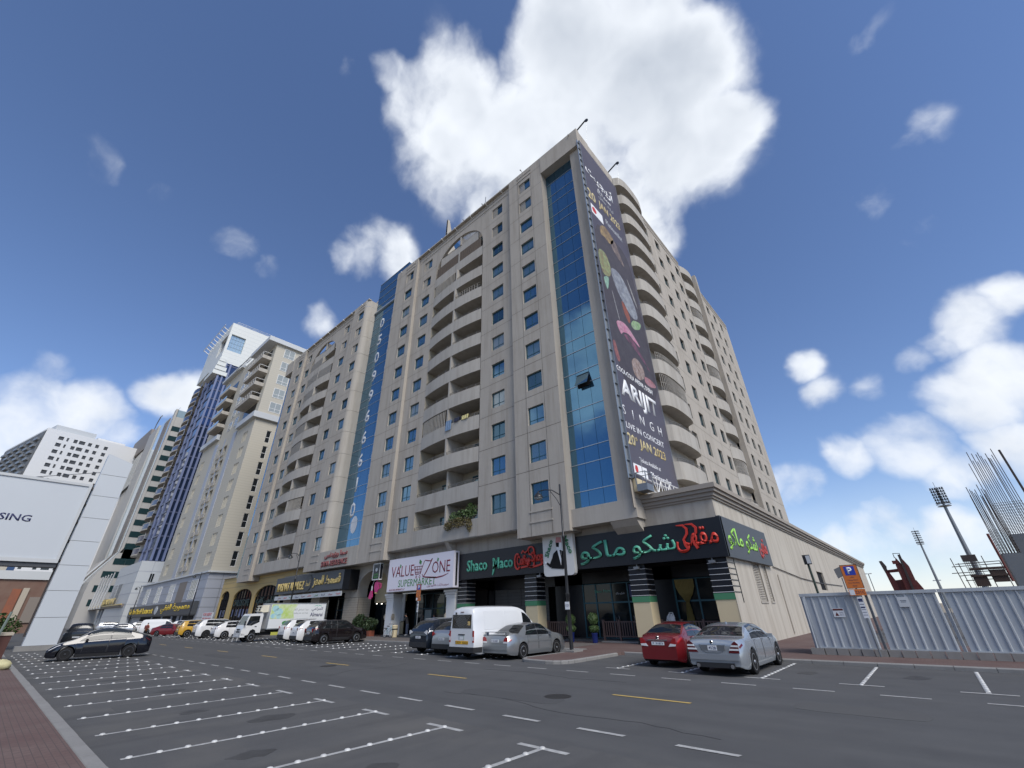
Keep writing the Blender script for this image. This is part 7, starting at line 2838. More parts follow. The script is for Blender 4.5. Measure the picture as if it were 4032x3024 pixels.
for i in range(3):
    a = R(90 + 120 * i)
    mb.bar((-.012, 0, .96), (-.012, .045 * math.cos(a), .96 + .045 * math.sin(a)), .008)
mb.build("badge", M["chrome"], c.root)
mb = MB()
mb.prism([(1.9, 1.455), (2.08, 1.46), (1.93, 1.53)], (0, -.01, 0), X, Z, Y, .02)
mb.build("roof_antenna", PAL, c.root)
c.done()

# ---- red saloon
RED = paint("dark_red_paint", (0.17, 0.012, 0.016), .15, .25)
c = Car("red_saloon", "small dark red saloon parked beside the pale silver saloon", "car", (-8.65, 18.15), PARK,
        dict(L=4.37, W=1.70, R=.30, xr=.92, xf=3.49, clr=.17, gh=.46, tum=.21, end=(.6, .16, .75, .2),
             top=[(0, .86), (.05, 1.03), (.3, 1.08), (.52, 1.10), (.95, 1.29), (1.35, 1.43), (1.9, 1.475), (2.45, 1.44), (2.85, 1.27), (3.25, 1.06), (3.75, .95), (4.15, .82), (4.37, .6)],
             belt=[(0, .82), (.5, 1.03), (1.6, .985), (3.2, .93), (3.9, .84), (4.37, .56)]))
common(c, RED, [(1.08, 1.89, (.22, .0)), (1.94, 3.0, (0, -.46))], (2.86, 3.22), (.58, 1.22), "six", False, True, [(1.2, 1.92), (1.96, 2.98)], (2.92, .99))
for sd in (1, -1):
    c.patch("tail_lamp", M["tail"], .10, .42, 2.9, 3.98, .008, sd, 6, 4)
    a, b = sorted((sd * .50, sd * .735))
c.rearpoly("tail_lamp", M["tail"], [(.50, .80), (.73, .78), (.735, .98), (.66, .99), (.55, .90)], .012)
c.rearpoly("clear_lamp", M["lampclear"], [(.42, .70), (.70, .72), (.73, .78), (.50, .80)], .014)
c.rearbox("chrome_bar", M["chrome"], -.40, .40, .90, .93, .02)
plate_on(c, .80, .52, .11, "P  91873")
mb = MB()
mb.lathe([(.06, 0), (.05, -.01), (.05, 0)], (-.004, 0, 1.0), 14, "x")
mb.bar((-.01, -.02, .97), (-.01, -.02, 1.03), .01)
mb.bar((-.01, .02, .97), (-.01, .02, 1.03), .01)
mb.build("badge", M["chrome"], c.root)
mb = MB()
mb.tube([(1.45, 0, 1.46), (1.15, 0, 1.66)], .006, 4)
mb.build("roof_antenna", M["trim"], c.root)
c.done()

# ---- older silver saloon with spoiler
SIL = paint("silver_paint", (0.30, 0.315, 0.325), .6, .28)
c = Car("silver_saloon", "older silver saloon with boot spoiler beside the white van, partly behind the lamp", "car", (-16.45, 17.05), R(91),
        dict(L=4.80, W=1.80, R=.325, xr=1.08, xf=3.83, clr=.18, gh=.47, tum=.21, end=(.55, .12, .8, .18),
             top=[(0, .80), (.04, .98), (.2, 1.03), (.75, 1.05), (1.2, 1.25), (1.62, 1.42), (2.2, 1.49), (2.75, 1.46), (3.15, 1.29), (3.6, 1.05), (4.1, .96), (4.55, .83), (4.8, .6)],
             belt=[(0, .76), (.6, .985), (1.8, .965), (3.5, .93), (4.3, .85), (4.8, .56)]))
common(c, SIL, [(1.30, 2.24, (.32, .0)), (2.29, 3.32, (0, -.46))], (3.16, 3.56), (.80, 1.50), "five", False, True, [(1.42, 2.25), (2.3, 3.35)], (3.22, 1.0))
for sd in (1, -1):
    c.patch("tail_lamp", M["tail"], .10, .24, 2.95, 3.95, .008, sd, 5, 4)
c.rearpoly("tail_lamp", M["tail"], [(.55, .76), (.80, .76), (.80, .93), (.70, .95), (.60, .88)], .012)
c.rearpoly("clear_lamp", M["lampclear"], [(.53, .69), (.78, .69), (.80, .76), (.55, .76)], .014)
plate_on(c, .78, .52, .12, "F 21487")
c.rearbox("bumper_step", SIL, -.78, .78, .42, .60, .035)
mb = MB()
mb.box(.02, -.72, 1.13, .24, .72, 1.16)
for y in (-.66, .66):
    mb.box(.06, y - .05, 1.02, .22, y + .05, 1.13)
mb.build("boot_spoiler", SIL, c.root)
for sd in (1, -1):
    c.patch("door_moulding", SIL, 1.45, 3.35, 2.35, 2.5, .02, sd, 8, 2)
c.done()

# ---- high roof van
WH_ = paint("white_van_paint", (0.66, 0.67, 0.68), 0, .35)
c = Car("white_van", "high roofed white delivery van with barred rear window and chevron strip", "van", (-18.2, 16.45), PARK,
        dict(L=5.40, W=1.88, R=.34, xr=1.20, xf=4.31, clr=.22, gh=1.05, tum=.135, end=(.3, .05, .7, .12),
             top=[(0, 1.55), (.02, 1.95), (.12, 2.18), (.4, 2.265), (2.0, 2.285), (3.3, 2.27), (3.9, 2.13), (4.35, 1.78), (4.85, 1.25), (5.2, 1.02), (5.4, .62)],
             belt=[(0, 1.16), (3.6, 1.16), (4.8, 1.10), (5.4, .56)]))
common(c, WH_, [(3.72, 4.62, (.0, -.22))], (4.0, 4.80), None, "steel", False, False, [(3.55, 4.58)], (4.55, 1.25), lo=4.05, hi=5.9)
for sd in (1, -1):
    c.patch("side_panel", WH_, .75, 2.2, 4.15, 5.9, .008, sd, 6, 4)
    c.patch("side_panel", WH_, 2.3, 3.45, 4.15, 5.9, .008, sd, 6, 4)
    c.patch("panel_crease", WH_, .5, 3.5, 3.25, 3.38, .012, sd, 6, 1)
    c.rearbox("tail_lamp", M["tail"], *sorted((sd * .80, sd * .90)), .72, 1.22, .02, x=.01)
    c.rearbox("clear_lamp", M["lampclear"], *sorted((sd * .81, sd * .89)), .80, .96, .026, x=.01)
g = c.rearbox("rear_window", GL, -.70, .70, 1.32, 1.92, .012)
gb = MB()
for i in range(-7, 15):
    for d in (1, -1):
        y0 = -.68 + i * .1
        p, q = (y0, 1.34), (y0 + d * .56, 1.90)
        if -.68 <= p[0] <= .68 and -.68 <= q[0] <= .68:
            gb.bar((-.015, p[0], p[1]), (-.015, q[0], q[1]), .012)
o = gb.build("window_grid", M["steel_grey"], g)
o["kind"] = "stuff"
c.rearbox("rear_bumper", M["trim"], -.92, .92, .30, .52, .07)
mb = MB()
mb.box(-.05, .70, .30, .55, .935, .52)
mb.box(-.05, -.935, .30, .55, -.70, .52)
mb.build("bumper_corner", M["trim"], c.root)
pl = c.rearbox("chevron_strip", mat("amber_reflector", (0.75, 0.42, 0.03), 0.4), -.50, .42, .64, .78, .014)
cv = MB()
for i in range(5):
    for sg in (1, -1):
        y = .0 + sg * (.10 + i * .085) - .04
        stroke(cv, [(y + sg * .03, .76), (y - sg * .02, .71), (y + sg * .03, .66)], (-.0145, 0, 0), Y, Z, -X, .026, .004)
cv.build("chevrons", M["blackm"], pl)
c.rearbox("handle_bar", M["trim"], -.24, .22, 1.02, 1.07, .02)
c.rearbox("plate_recess", mat("grey_green_panel", (0.40, 0.45, 0.43), 0.5), -.22, .2, .82, 1.0, .008)
plate_on(c, .90, .24, .13, None)
c.rearbox("window_sticker", mat("yellow_sticker", (0.6, 0.42, 0.15), .5), -.62, -.46, 1.45, 1.62, .02)
c.rearbox("brake_lamp", M["taildark"], -.12, .12, 2.02, 2.05, .02, x=.02)
mb = MB()
mb.tube([(-.02, .42, 1.9), (-.02, .50, 1.35)], .012, 4)
mb.obox((-.02, .42, 1.98), (.03, 0, 0), (0, .03, 0), (0, 0, .05))
mb.build("wiper", M["trim"], c.root)
c.done()

# ---- generic tall estates
def suv(name, label, x, y, h, ma, L=4.65, W=1.83, H=1.70, Rw=.355, style="five", dark=False, tail="tail", tz=(.95, 1.15), plate=None, rake=.55, rails=None, clr=.22, bump=True, tw=(.5, .86), rx=None, heading=None):
    k = H / 1.70
    p = dict(L=L, W=W, R=Rw, xr=L * .205, xf=L * .795, clr=clr, gh=.56 * k, tum=.17, end=(.5, .13, .7, .17),
             top=[(0, .92 * k), (.05, 1.12 * k), (.14, 1.22 * k), (.14 + rake, 1.62 * k), (1.2 + rake * .3, 1.69 * k), (L * .5, 1.70 * k), (L * .60, 1.64 * k), (L * .68, 1.42 * k), (L * .77, 1.14 * k), (L * .88, 1.05 * k), (L * .96, .90 * k), (L, .66)],
             belt=[(0, .86 * k), (.2, 1.13 * k), (L * .3, 1.09 * k), (L * .7, 1.04 * k), (L * .9, .94 * k), (L, .6)])
    c = Car(name, label, "car", (x, y), heading or h, p)
    a, b = .62 + rake * .45, L * .40
    m2 = L * .41
    common(c, ma, [(a, L * .245 + .28, (.16, .0)), (L * .25 + .32, m2, (.0, 0)), (m2 + .06, L * .70, (0, -.34))], (L * .635, L * .765), (.15, .12 + rake * .93), style, dark, True,
           [(L * .25 + .1, m2), (m2 + .04, L * .71)], (L * .685, 1.14 * k))
    for sd in (1, -1):
        c.patch("tail_lamp", M[tail], .10, .38, 3.1, 3.98, .008, sd, 6, 4)
    ya_, yb_, za_, zb_ = W * tw[0] * .62, W * tw[1] * .5, tz[0] * k, tz[1] * k - .02
    c.rearpoly("tail_lamp", M[tail], [(ya_, zb_ - .09), (yb_ * .96, za_ - .02), (yb_, za_ + .06), (yb_, zb_), (yb_ * .9, zb_ + .02)], .014)
    plate_on(c, .80 * k, .46, .12, plate)
    if bump:
        c.rearbox("rear_bumper", M["trim"], -W * .43, W * .43, .32, .56 * k, .03)
        c.patch("sill_trim", M["trim"], L * .29, L * .71, .2, 1.25, .008, 1, 6, 2, both=True)
    if rails:
        mb = MB()
        for sd in (1, -1):
            pts = [c.at(q, 7.2, sd) + Vector((0, 0, .05)) for q in (.14 + rake + .2, 1.7, L * .5, L * .58)]
            mb.tube(pts, .022, 5)
        mb.build("roof_rails", M[rails], c.root)
    mb = MB()
    mb.bar((-.02 + .35, .0, 1.30 * k), (.08 + .35, -.3, 1.33 * k), .02)
    mb.build("rear_wiper", M["trim"], c.root)
    return c


NAVY = paint("blue_black_paint", (0.014, 0.020, 0.032), .3, .2)
suv("dark_blue_suv", "dark blue black crossover with clear tail lamps parked at the left of the silver crossover", -23.1, 17.5, PARK, NAVY, 4.64, 1.82, 1.72, tail="lampclear", plate="R 60721", rails="alu", tw=(.48, .92)).done()
SIL2 = paint("cool_silver_paint", (0.33, 0.345, 0.37), .6, .28)
suv("silver_suv", "silver compact crossover with red lamps squeezed between dark crossover and white van", -20.75, 17.3, PARK, SIL2, 4.44, 1.85, 1.64, tail="tail", plate="M 38214", rake=.6).done()
BLK = paint("deep_black_paint", (0.010, 0.007, 0.008), .1, .15)
suv("black_suv", "glossy black estate on silver wheels beside the row of white bay studs", -38.75, 18.35, PARK - R(4), BLK, 4.72, 1.93, 1.70, tail="tail", tz=(.86, 1.14), plate="K 51920", style="six", rake=.7).done()
WHT = paint("clean_white_paint", (0.68, 0.68, 0.68), 0, .3)
suv("white_suv", "white crossover parked right behind the black estate, dark red lamps", -42.0, 18.6, PARK - R(4), WHT, 4.64, 1.82, 1.71, tail="taildark", plate="D 70316").done()
suv("white_suv", "white tall estate with slanted red lamps parked next to the lorry", -45.3, 18.9, PARK - R(4), WHT, 4.80, 1.82, 1.80, tail="tail", tz=(.95, 1.20), rake=.45, rails="alu").done()
suv("white_suv", "rounded white crossover with narrow red lamps left of the lorry cab", -60.3, 17.8, PARK - R(2), WHT, 4.80, 1.9, 1.69, Rw=.37, dark=False, tail="taildark", style="ten", rake=.75, rails="alu").done()
suv("white_suv", "biggest white estate beside the yellow off roader", -65.6, 17.4, PARK - R(2), WHT, 5.15, 2.0, 1.94, Rw=.40, dark=True, tail="lampclear", rake=.42).done()
YEL = paint("amber_yellow_paint", (0.52, 0.30, 0.03), 0, .35)
suv("yellow_off_roader", "amber yellow off roader with a white roof at the end of the white estates", -71.3, 17.1, PARK - R(2), YEL, 4.6, 1.85, 1.85, Rw=.40, style="six", tail="taildark", rake=.25, clr=.3, rails="alu").done()
c = Car("red_saloon", "dark red saloon side on near the yellow off roader by the road edge", "car", (-82.8, 17.2), R(42),
        dict(L=4.6, W=1.78, R=.32, xr=.98, xf=3.68, clr=.17, gh=.45, tum=.21, end=(.6, .14, .8, .2),
             top=[(0, .84), (.05, 1.02), (.5, 1.08), (1.0, 1.27), (1.5, 1.43), (2.1, 1.46), (2.6, 1.42), (3.0, 1.26), (3.5, 1.03), (4.0, .94), (4.4, .8), (4.6, .58)],
             belt=[(0, .8), (.5, 1.0), (1.8, .96), (3.4, .92), (4.1, .84), (4.6, .54)]))
common(c, RED, [(1.2, 2.05, (.2, .0)), (2.1, 3.05, (0, -.36))], (3.02, 3.4), (.6, 1.35), "six", False, True, [(1.3, 2.08), (2.12, 3.15)], (3.1, 1.0))
for sd in (1, -1):
    c.patch("tail_lamp", M["taildark"], .10, .42, 3.0, 3.98, .008, sd, 6, 4)
plate_on(c, .8)
c.done()
suv("white_suv", "white estate behind the dark red side-on saloon", -86.5, 19.8, R(60), WHT, 4.95, 1.9, 1.85, Rw=.38, tail="tail", rake=.5).done()
c = Car("white_van", "low white minibus van parked beyond the dark red saloon", "van", (-97.0, 18.3), R(62),
        dict(L=5.2, W=1.9, R=.34, xr=1.1, xf=4.1, clr=.22, gh=.95, tum=.14, end=(.3, .06, .7, .14),
             top=[(0, 1.4), (.03, 1.85), (.3, 2.05), (2.0, 2.08), (3.2, 2.05), (3.9, 1.75), (4.6, 1.2), (5.0, 1.0), (5.2, .6)],
             belt=[(0, 1.12), (3.6, 1.12), (4.6, 1.05), (5.2, .55)]))
common(c, WHT, [(3.3, 4.3, (0, -.3))], (3.75, 4.5), None, "steel", False, False, [(3.2, 4.3)], (4.2, 1.2), lo=4.05, hi=6.2)
c.rearbox("rear_window", GL, -.7, .7, 1.2, 1.75, .012)
for sd in (1, -1):
    c.rearbox("tail_lamp", M["tail"], *sorted((sd * .8, sd * .9)), .75, 1.15, .02)
plate_on(c, .8)
c.done()
# far parked cars glimpsed past the pylon
suv("far_white_suv", "far white estate in the row behind the black electric car's roof", -112, 19.3, R(70), WHT, 4.7, 1.85, 1.75, rake=.5).done()
SILF = paint("far_silver_paint", (0.42, 0.44, 0.47), .4, .3)
suv("far_silver_suv", "far pale blue silver pick up cab between the pylon and the hotel canopy", -136, 17.8, R(75), SILF, 4.9, 1.9, 1.85).done()
suv("far_white_hatch", "far small white car low in the parked row before the hotel", -124, 18.6, R(70), WHT, 4.2, 1.75, 1.5, Rw=.31).done()
suv("far_grey_hatch", "far grey car nose on in the parked row left of the white van", -104.5, 18.8, R(250), SILF, 4.3, 1.75, 1.5, Rw=.31).done()

# ---- black electric car pulling out across the bays
TB = paint("gloss_black_paint", (0.008, 0.009, 0.014), .2, .1)
M["tglass"] = mat("smoked_car_glass", (0.03, 0.036, 0.04), 0.03, spec=0.35, metal=.0)
c = Car("black_electric_car", "black rounded fastback car turning across the near parking bays", "car", (-38.85, 8.05), R(-98.5),
        dict(L=4.72, W=1.90, R=.345, xr=1.0, xf=3.86, clr=.17, gh=.54, tum=.22, end=(.65, .15, .85, .2),
             top=[(0, .88), (.05, 1.05), (.2, 1.13), (.7, 1.28), (1.3, 1.46), (1.9, 1.58), (2.4, 1.60), (2.9, 1.52), (3.35, 1.28), (3.75, 1.04), (4.2, .90), (4.5, .78), (4.72, .58)],
             belt=[(0, .84), (.5, 1.07), (1.8, 1.03), (3.5, .95), (4.2, .84), (4.72, .52)]))
common(c, TB, [(0.95, 2.04, (.50, .0)), (2.08, 3.42, (0, -.55))], (3.1, 3.7), (.35, 1.3), "ten", True, False, [(1.3, 2.06), (2.1, 3.2)], (3.12, 1.02), glass=M["tglass"])
for sd in (1, -1):
    c.patch("tail_lamp", M["taildark"], .10, .35, 3.2, 3.98, .008, sd, 6, 4)
    c.patch("headlamp", M["lampclear"], 4.2, 4.62, 3.2, 3.85, .006, sd, 6, 3)
    c.patch("sill_trim", M["trim"], 1.45, 3.4, .1, 1.0, .008, sd, 6, 2)
plate_on(c, .8)
c.done()
# ---- black pick-up behind the pylon and dark car at the far left
BK2 = paint("dark_grey_black_paint", (0.016, 0.017, 0.019), .2, .25)
c = Car("black_pickup", "black pick up truck with red lamps behind the white pylon", "pickup truck", (-59.5, 6.6), R(170),
        dict(L=5.4, W=1.95, R=.39, xr=1.2, xf=4.4, clr=.28, gh=.6, tum=.16, end=(.3, .06, .7, .15),
             top=[(0, 1.02), (.03, 1.16), (1.9, 1.18), (1.96, 1.5), (2.2, 1.82), (3.0, 1.86), (3.5, 1.76), (4.0, 1.3), (4.4, 1.2), (5.1, 1.1), (5.4, .8)],
             belt=[(0, 1.0), (1.9, 1.15), (4.0, 1.15), (5.0, 1.0), (5.4, .7)]))
common(c, BK2, [(2.2, 2.95, (.1, 0)), (3.0, 3.75, (0, -.25))], (3.55, 3.98), None, "six", False, False, [(2.15, 2.98), (3.02, 3.85)], (3.75, 1.25))
for sd in (1, -1):
    c.patch("tail_lamp", M["tail"], .10, .22, 2.3, 3.9, .01, sd, 4, 4)
plate_on(c, .75)
c.done()
suv("dark_suv", "dark car with pale bonnet reflections at the far left behind the planter", -66.0, .4, R(10), BK2, 4.6, 1.85, 1.62).done()
suv("far_white_car", "white car roof just showing behind the dark car at the far left", -78.0, -.6, R(10), WHT, 4.5, 1.8, 1.55).done()
suv("far_tan_car", "tan car beside the dark car at the far left edge", -66.5, -3.2, R(10), paint("tan_paint", (0.45, 0.30, 0.16), .2, .3), 4.5, 1.8, 1.6).done()

# ---- refrigerated lorry, nose to the road
t = thing("refrigerated_lorry", "white refrigerated delivery lorry with green and blue print on its body", "truck", (0, 0, 0))
hw = 1.0
mb = MB()
cab = [(0.0, .55), (0.02, .95), (.12, 1.35), (.42, 2.20), (.55, 2.33), (1.55, 2.35), (1.62, 2.2), (1.62, .75), (1.25, .75), (1.17, .95), (.95, 1.06), (.73, .95), (.62, .62), (.4, .55)]
mb.prism([(a, b) for a, b in cab], (0, -hw, 0), X, Z, Y, 2 * hw)
cb = mb.build("cab", paint("lorry_white_paint", (0.66, 0.66, 0.65), 0, .35), t)
mb = MB()
mb.quad((.11 + .045, -.86, 1.42), (.11 + .045, .86, 1.42), (.40, .84, 2.16), (.40, -.84, 2.16))
mb.v = [(v[0] - .012, v[1], v[2]) for v in mb.v]
M["ws_glass"] = mat("bluish_windscreen", (0.10, 0.16, 0.19), 0.05, spec=.8, metal=.2)
mb.build("windscreen", M["ws_glass"], t)
for sd in (1, -1):
    mb = MB()
    mb.prism([(.30, 1.38), (.50, 2.12), (1.35, 2.14), (1.38, 1.62), (.75, 1.34)], (0, sd * (hw + .006), 0), X, Z, Y, .004)
    mb.build("side_window", GL, t)
    mb = MB()
    mb.obox((.12, sd * 1.16, 1.55), (.05, 0, 0), (0, .09, 0), (0, 0, .17))
    mb.tube([(.3, sd * 1.0, 1.9), (.14, sd * 1.14, 1.72)], .015, 4)
    mb.build("mirror", M["trim"], t)
    mb = MB()
    mb.prism([(.52, .70), (.44, .62), (.44, .62)], (0, sd * hw, 0), X, Z, Y, .01)
    mb = MB()
    mb.box(1.05, sd * (hw + .002), 1.22, 1.22, sd * (hw + .02), 1.29)
    mb.build("door_handle", M["trim"], t)
    mb = MB()
    mb.box(-.012, sd * .58, .74, .10, sd * .97, .98)
    mb.build("headlamp", M["lampclear"], t)
mb = MB()
mb.box(-.012, -.52, .80, .05, .52, .90)
mb.box(-.012, -.40, .98, .06, .40, 1.10)
mb.build("grille", M["trim"], t)
mb = MB()
mb.box(-.04, -1.0, .42, .35, 1.0, .70)
mb.build("bumper", cb.data.materials[0], t)
mb = MB()
mb.box(-.05, -.26, .50, -.04, .26, .62)
mb.build("number_plate", M["plate"], t)
BXL0, BXL1 = 2.1, 7.6
mb = MB()
mb.box(BXL0, -1.1, 1.0, BXL1, 1.1, 3.2)
bx_ = mb.build("box_body", paint("lorry_box_white", (0.66, 0.68, 0.69), 0, .4), t)
mb = MB()
for q in ((BXL0 - .02, -1.12, 3.14, BXL1 + .02, 1.12, 3.22), (BXL0 - .02, -1.12, .98, BXL1 + .02, 1.12, 1.06), (BXL1 - .04, -1.12, 1.06, BXL1 + .02, -1.04, 3.14), (BXL1 - .04, 1.04, 1.06, BXL1 + .02, 1.12, 3.14), (BXL0 - .02, -1.12, 1.06, BXL0 + .04, -1.04, 3.14), (BXL0 - .02, 1.04, 1.06, BXL0 + .04, 1.12, 3.14)):
    mb.box(*q)
mb.build("box_frame", M["alu"], bx_)
mb = MB()
mb.prism([(1.35, 2.55), (1.45, 3.02), (2.08, 3.08), (2.08, 2.45), (1.6, 2.42)], (0, -.72, 0), X, Z, Y, 1.44)
fu = mb.build("cooling_unit", M["fridge"], t)
mb = MB()
for z in (2.62, 2.84):
    mb.box(1.30, -.5, z - .02, 1.44, -.3, z + .1)
    mb.box(1.30, .3, z - .02, 1.44, .5, z + .1)
mb.build("vent", M["blackm"], fu)
mb = MB()
mb.box(1.55, -.45, .5, 7.5, .45, .78)
mb.box(1.7, -.75, .78, 7.55, .75, 1.0)
mb.build("chassis", M["trim"], t)
mb = MB()
mb.box(2.6, 1.02, .48, 5.2, 1.07, .74)
mb.box(2.6, -1.07, .48, 5.2, -1.02, .74)
mb.build("side_guard", mat("yellow_green_guard", (0.42, 0.42, 0.08), .5), t)
tm, r1, r2 = wheel_meshes("steel")
for xw in (.95, 5.9):
    for sd in (1, -1):
        w = put(tm, "wheel", t, (xw, sd * .90, .40))
        w.scale = (.40, .95, .40)
        rm = putsub(r1, "rim", w)
        if sd < 0:
            rm.rotation_euler = (0, 0, math.pi)
yb = -1.1
gp = mat("lime_print", (0.40, 0.55, 0.12), .5, noise=(1.6, 1.0, (0.66, 0.68, 0.60)))
mb = MB()
mb.prism([(2.2, 1.85), (4.5, 1.85), (4.3, 2.4), (4.65, 3.1), (2.2, 3.1)], (0, yb, 0), X, Z, -Y, .006)
mb.build("green_print", gp, bx_)
mb = MB()
for cx_, cz_, rx_, rz_ in ((2.55, 2.75, .32, .28), (2.9, 2.45, .42, .33), (2.45, 2.1, .24, .22), (3.0, 2.05, .26, .2)):
    mb.prism([(cx_ + rx_ * math.cos(R(a)), cz_ + rz_ * math.sin(R(a))) for a in range(0, 360, 30)], (0, yb - .006, 0), X, Z, -Y, .004)
mb.build("blue_print", mat("pale_blue_print", (0.28, 0.50, 0.60), .5, noise=(4, .8, (0.5, 0.68, 0.55))), bx_)
lk = dict(U=X, W=Z, N=-Y)
M["grey_l"] = mat("grey_letters", (0.22, 0.24, 0.24), .5)
letters(arabic("جودة تستحق الثقة"), t, (5.05, yb, 2.62), .26, M["grey_l"], width=1.5, extr=.004, **lk)
letters("Quality you can trust", t, (5.05, yb, 2.30), .2, M["grey_l"], width=1.5, extr=.004, **lk)
letters(arabic("المراعي"), t, (6.7, yb, 2.64), .42, M["navy_l"], width=1.15, extr=.004, bold=.01, **lk)
letters("Almarai", t, (6.7, yb, 2.16), .36, M["navy_l"], width=1.3, extr=.004, bold=.02, **lk)
mb = MB()
stroke(mb, [(6.35, 2.92), (6.6, 3.0), (6.75, 2.93), (6.9, 3.0), (7.15, 2.92)], (0, yb, 0), X, Z, -Y, [.02, .06, .03, .06, .02], .004)
mb.build("wave_mark", M["mint"], bx_)
mb = MB()
mb.prism([(3.75 + .33 * math.cos(R(a)), 1.48 + .19 * math.sin(R(a))) for a in range(0, 360, 24)], (0, yb, 0), X, Z, -Y, .005)
mb.build("oval_mark", M["green_l"], bx_)
t.location = (-49.7, 16.75, 0)
t.rotation_euler = (0, 0, R(88))

# ================================================================== PEOPLE, PLANTS, SMALL THINGS
def skin_body(name, root, V, E, Rr, matf, mats, loc):
    """one continuous skinned figure; matf(z, co) -> material slot"""
    me = bpy.data.meshes.new(name)
    me.from_pydata(V, E, [])
    ob = bpy.data.objects.new(name, me)
    COL.objects.link(ob)
    md = ob.modifiers.new("skin", "SKIN")
    for i, r in enumerate(Rr):
        me.skin_vertices[0].data[i].radius = (r, r) if not isinstance(r, tuple) else r
    me.skin_vertices[0].data[0].use_root = True
    sb = ob.modifiers.new("sub", "SUBSURF")
    sb.levels = sb.render_levels = 1
    bpy.context.view_layer.update()
    m2 = bpy.data.meshes.new_from_object(ob.evaluated_get(bpy.context.evaluated_depsgraph_get()))
    bpy.data.objects.remove(ob)
    m2.materials.clear()
    for q in mats:
        m2.materials.append(q)
    for p in m2.polygons:
        p.material_index = matf(p.center)
        p.use_smooth = True
    o = bpy.data.objects.new(name, m2)
    COL.objects.link(o)
    o.parent = root
    o.location = loc
    ORG[o.name] = org(root)
    return o


def person(label, x, y, z, h, rz, top, legs, pose="stand", robe=False, hairless=False):
    t = thing("person", label, "person", (x, y, z))
    k = h / 1.75
    lean = .0 if pose == "stand" else .30
    V, E, Q = [], [], []

    def add(p, r, par=None):
        V.append((p[0] * k, p[1] * k, p[2] * k))
        Q.append((r[0] * k, r[1] * k) if isinstance(r, tuple) else r * k)
        if par is not None:
            E.append((par, len(V) - 1))
        return len(V) - 1
    pel = add((0, 0, .95), (.155, .115))
    ch = add((lean * .25, 0, 1.18), (.15, .105), pel)
    sh = add((lean * .55, 0, 1.40), (.165, .10), ch)
    nk = add((lean * .70, 0, 1.52), .055, sh)
    hd = add((lean * .85 + .02, 0, 1.62), (.082, .095), nk)
    add((lean * .90 + .01, 0, 1.72), (.075, .085), hd)
    for s in (1, -1):
        hp = add((0, s * .095, .88), .105, pel)
        if robe:
            kn = add((.02, s * .10, .50), .15, hp)
            an = add((0, s * .11, .09), .17, kn)
        else:
            kn = add((.03, s * .10, .50), .075, hp)
            an = add((0, s * .11, .09), .05, kn)
            add((.15, s * .12, .04), .042, an)
        so = add((lean * .55, s * .20, 1.38), .062, sh)
        if pose == "reach" and s > 0:
            el = add((lean * .5 + .12, s * .30, 1.14), .047, so)
            wr = add((lean * .5 + .34, s * .24, 1.10), .034, el)
        else:
            el = add((lean * .4 - .02, s * .27, 1.10), .047, so)
            wr = add((lean * .4 + .08, s * .27, .86), .034, el)
        p = Vector(V[wr]) / k
        d = (p - Vector(V[el]) / k).normalized()
        palm = add(p + d * .06, (.036, .022), wr)
        for j, (oy, ln) in enumerate(((-.024, .055), (-.008, .066), (.008, .062), (.024, .048))):
            b = add(p + d * .10 + Vector((oy, 0, 0)), .0105, palm)
            add(p + d * (.10 + ln) + Vector((oy, 0, 0)) + Vector((.012, 0, 0)), .009, b)
        th = add(p + d * .05 + Vector((.04, 0, 0)), .012, palm)
        add(p + d * .095 + Vector((.055, 0, 0)), .010, th)

    def matf(c):
        zz = c.z / k
        if zz > 1.515 and not robe or zz > 1.56:
            return 2
        r = abs(c.y) / k
        if r > .19 and zz < .93 - (.1 if pose != "stand" else 0):
            return 2
        if zz < .10 and not robe:
            return 3
        return 0 if zz > .93 or robe or r > .2 else 1
    skin_body("body", t, V, E, Q, matf, [top, legs, M["skin"], M["white_p"]], (0, 0, 0))
    hb = MB()
    c = Vector((lean * .88 + .0, 0, 1.675)) * k
    hb.lathe([(.0, .085 * k), (.06 * k, .07 * k), (.088 * k, .02 * k), (.092 * k, -.03 * k), (.07 * k, -.06 * k)], c + Vector((-.018 * k, 0, .005)), 12)
    if robe:
        hb.lathe([(.10 * k, .02 * k), (.12 * k, -.1 * k), (.16 * k, -.24 * k), (.19 * k, -.34 * k)], c + Vector((-.015 * k, 0, 0)), 12)
    hb.build("headscarf" if robe else "hair", top if robe else M["hair"], None, smooth=60).parent = t
    f = MB()
    fx = lean * .88 + .02
    f.obox(Vector((fx + .10, 0, 1.635)) * k, (.012 * k, 0, 0), (0, .012 * k, 0), (0, 0, .02 * k))
    f.build("nose", M["skin"], None).parent = t
    f = MB()
    for s in (1, -1):
        f.obox(Vector((fx + .088, s * .032, 1.66)) * k, (.006 * k, 0, 0), (0, .013 * k, 0), (0, 0, .006 * k))
    f.obox(Vector((fx + .088, 0, 1.595)) * k, (.006 * k, 0, 0), (0, .024 * k, 0), (0, 0, .005 * k))
    o = f.build("eyes_and_mouth", M["hair"], None)
    o.parent = t
    t.rotation_euler = (0, 0, rz)
    return t


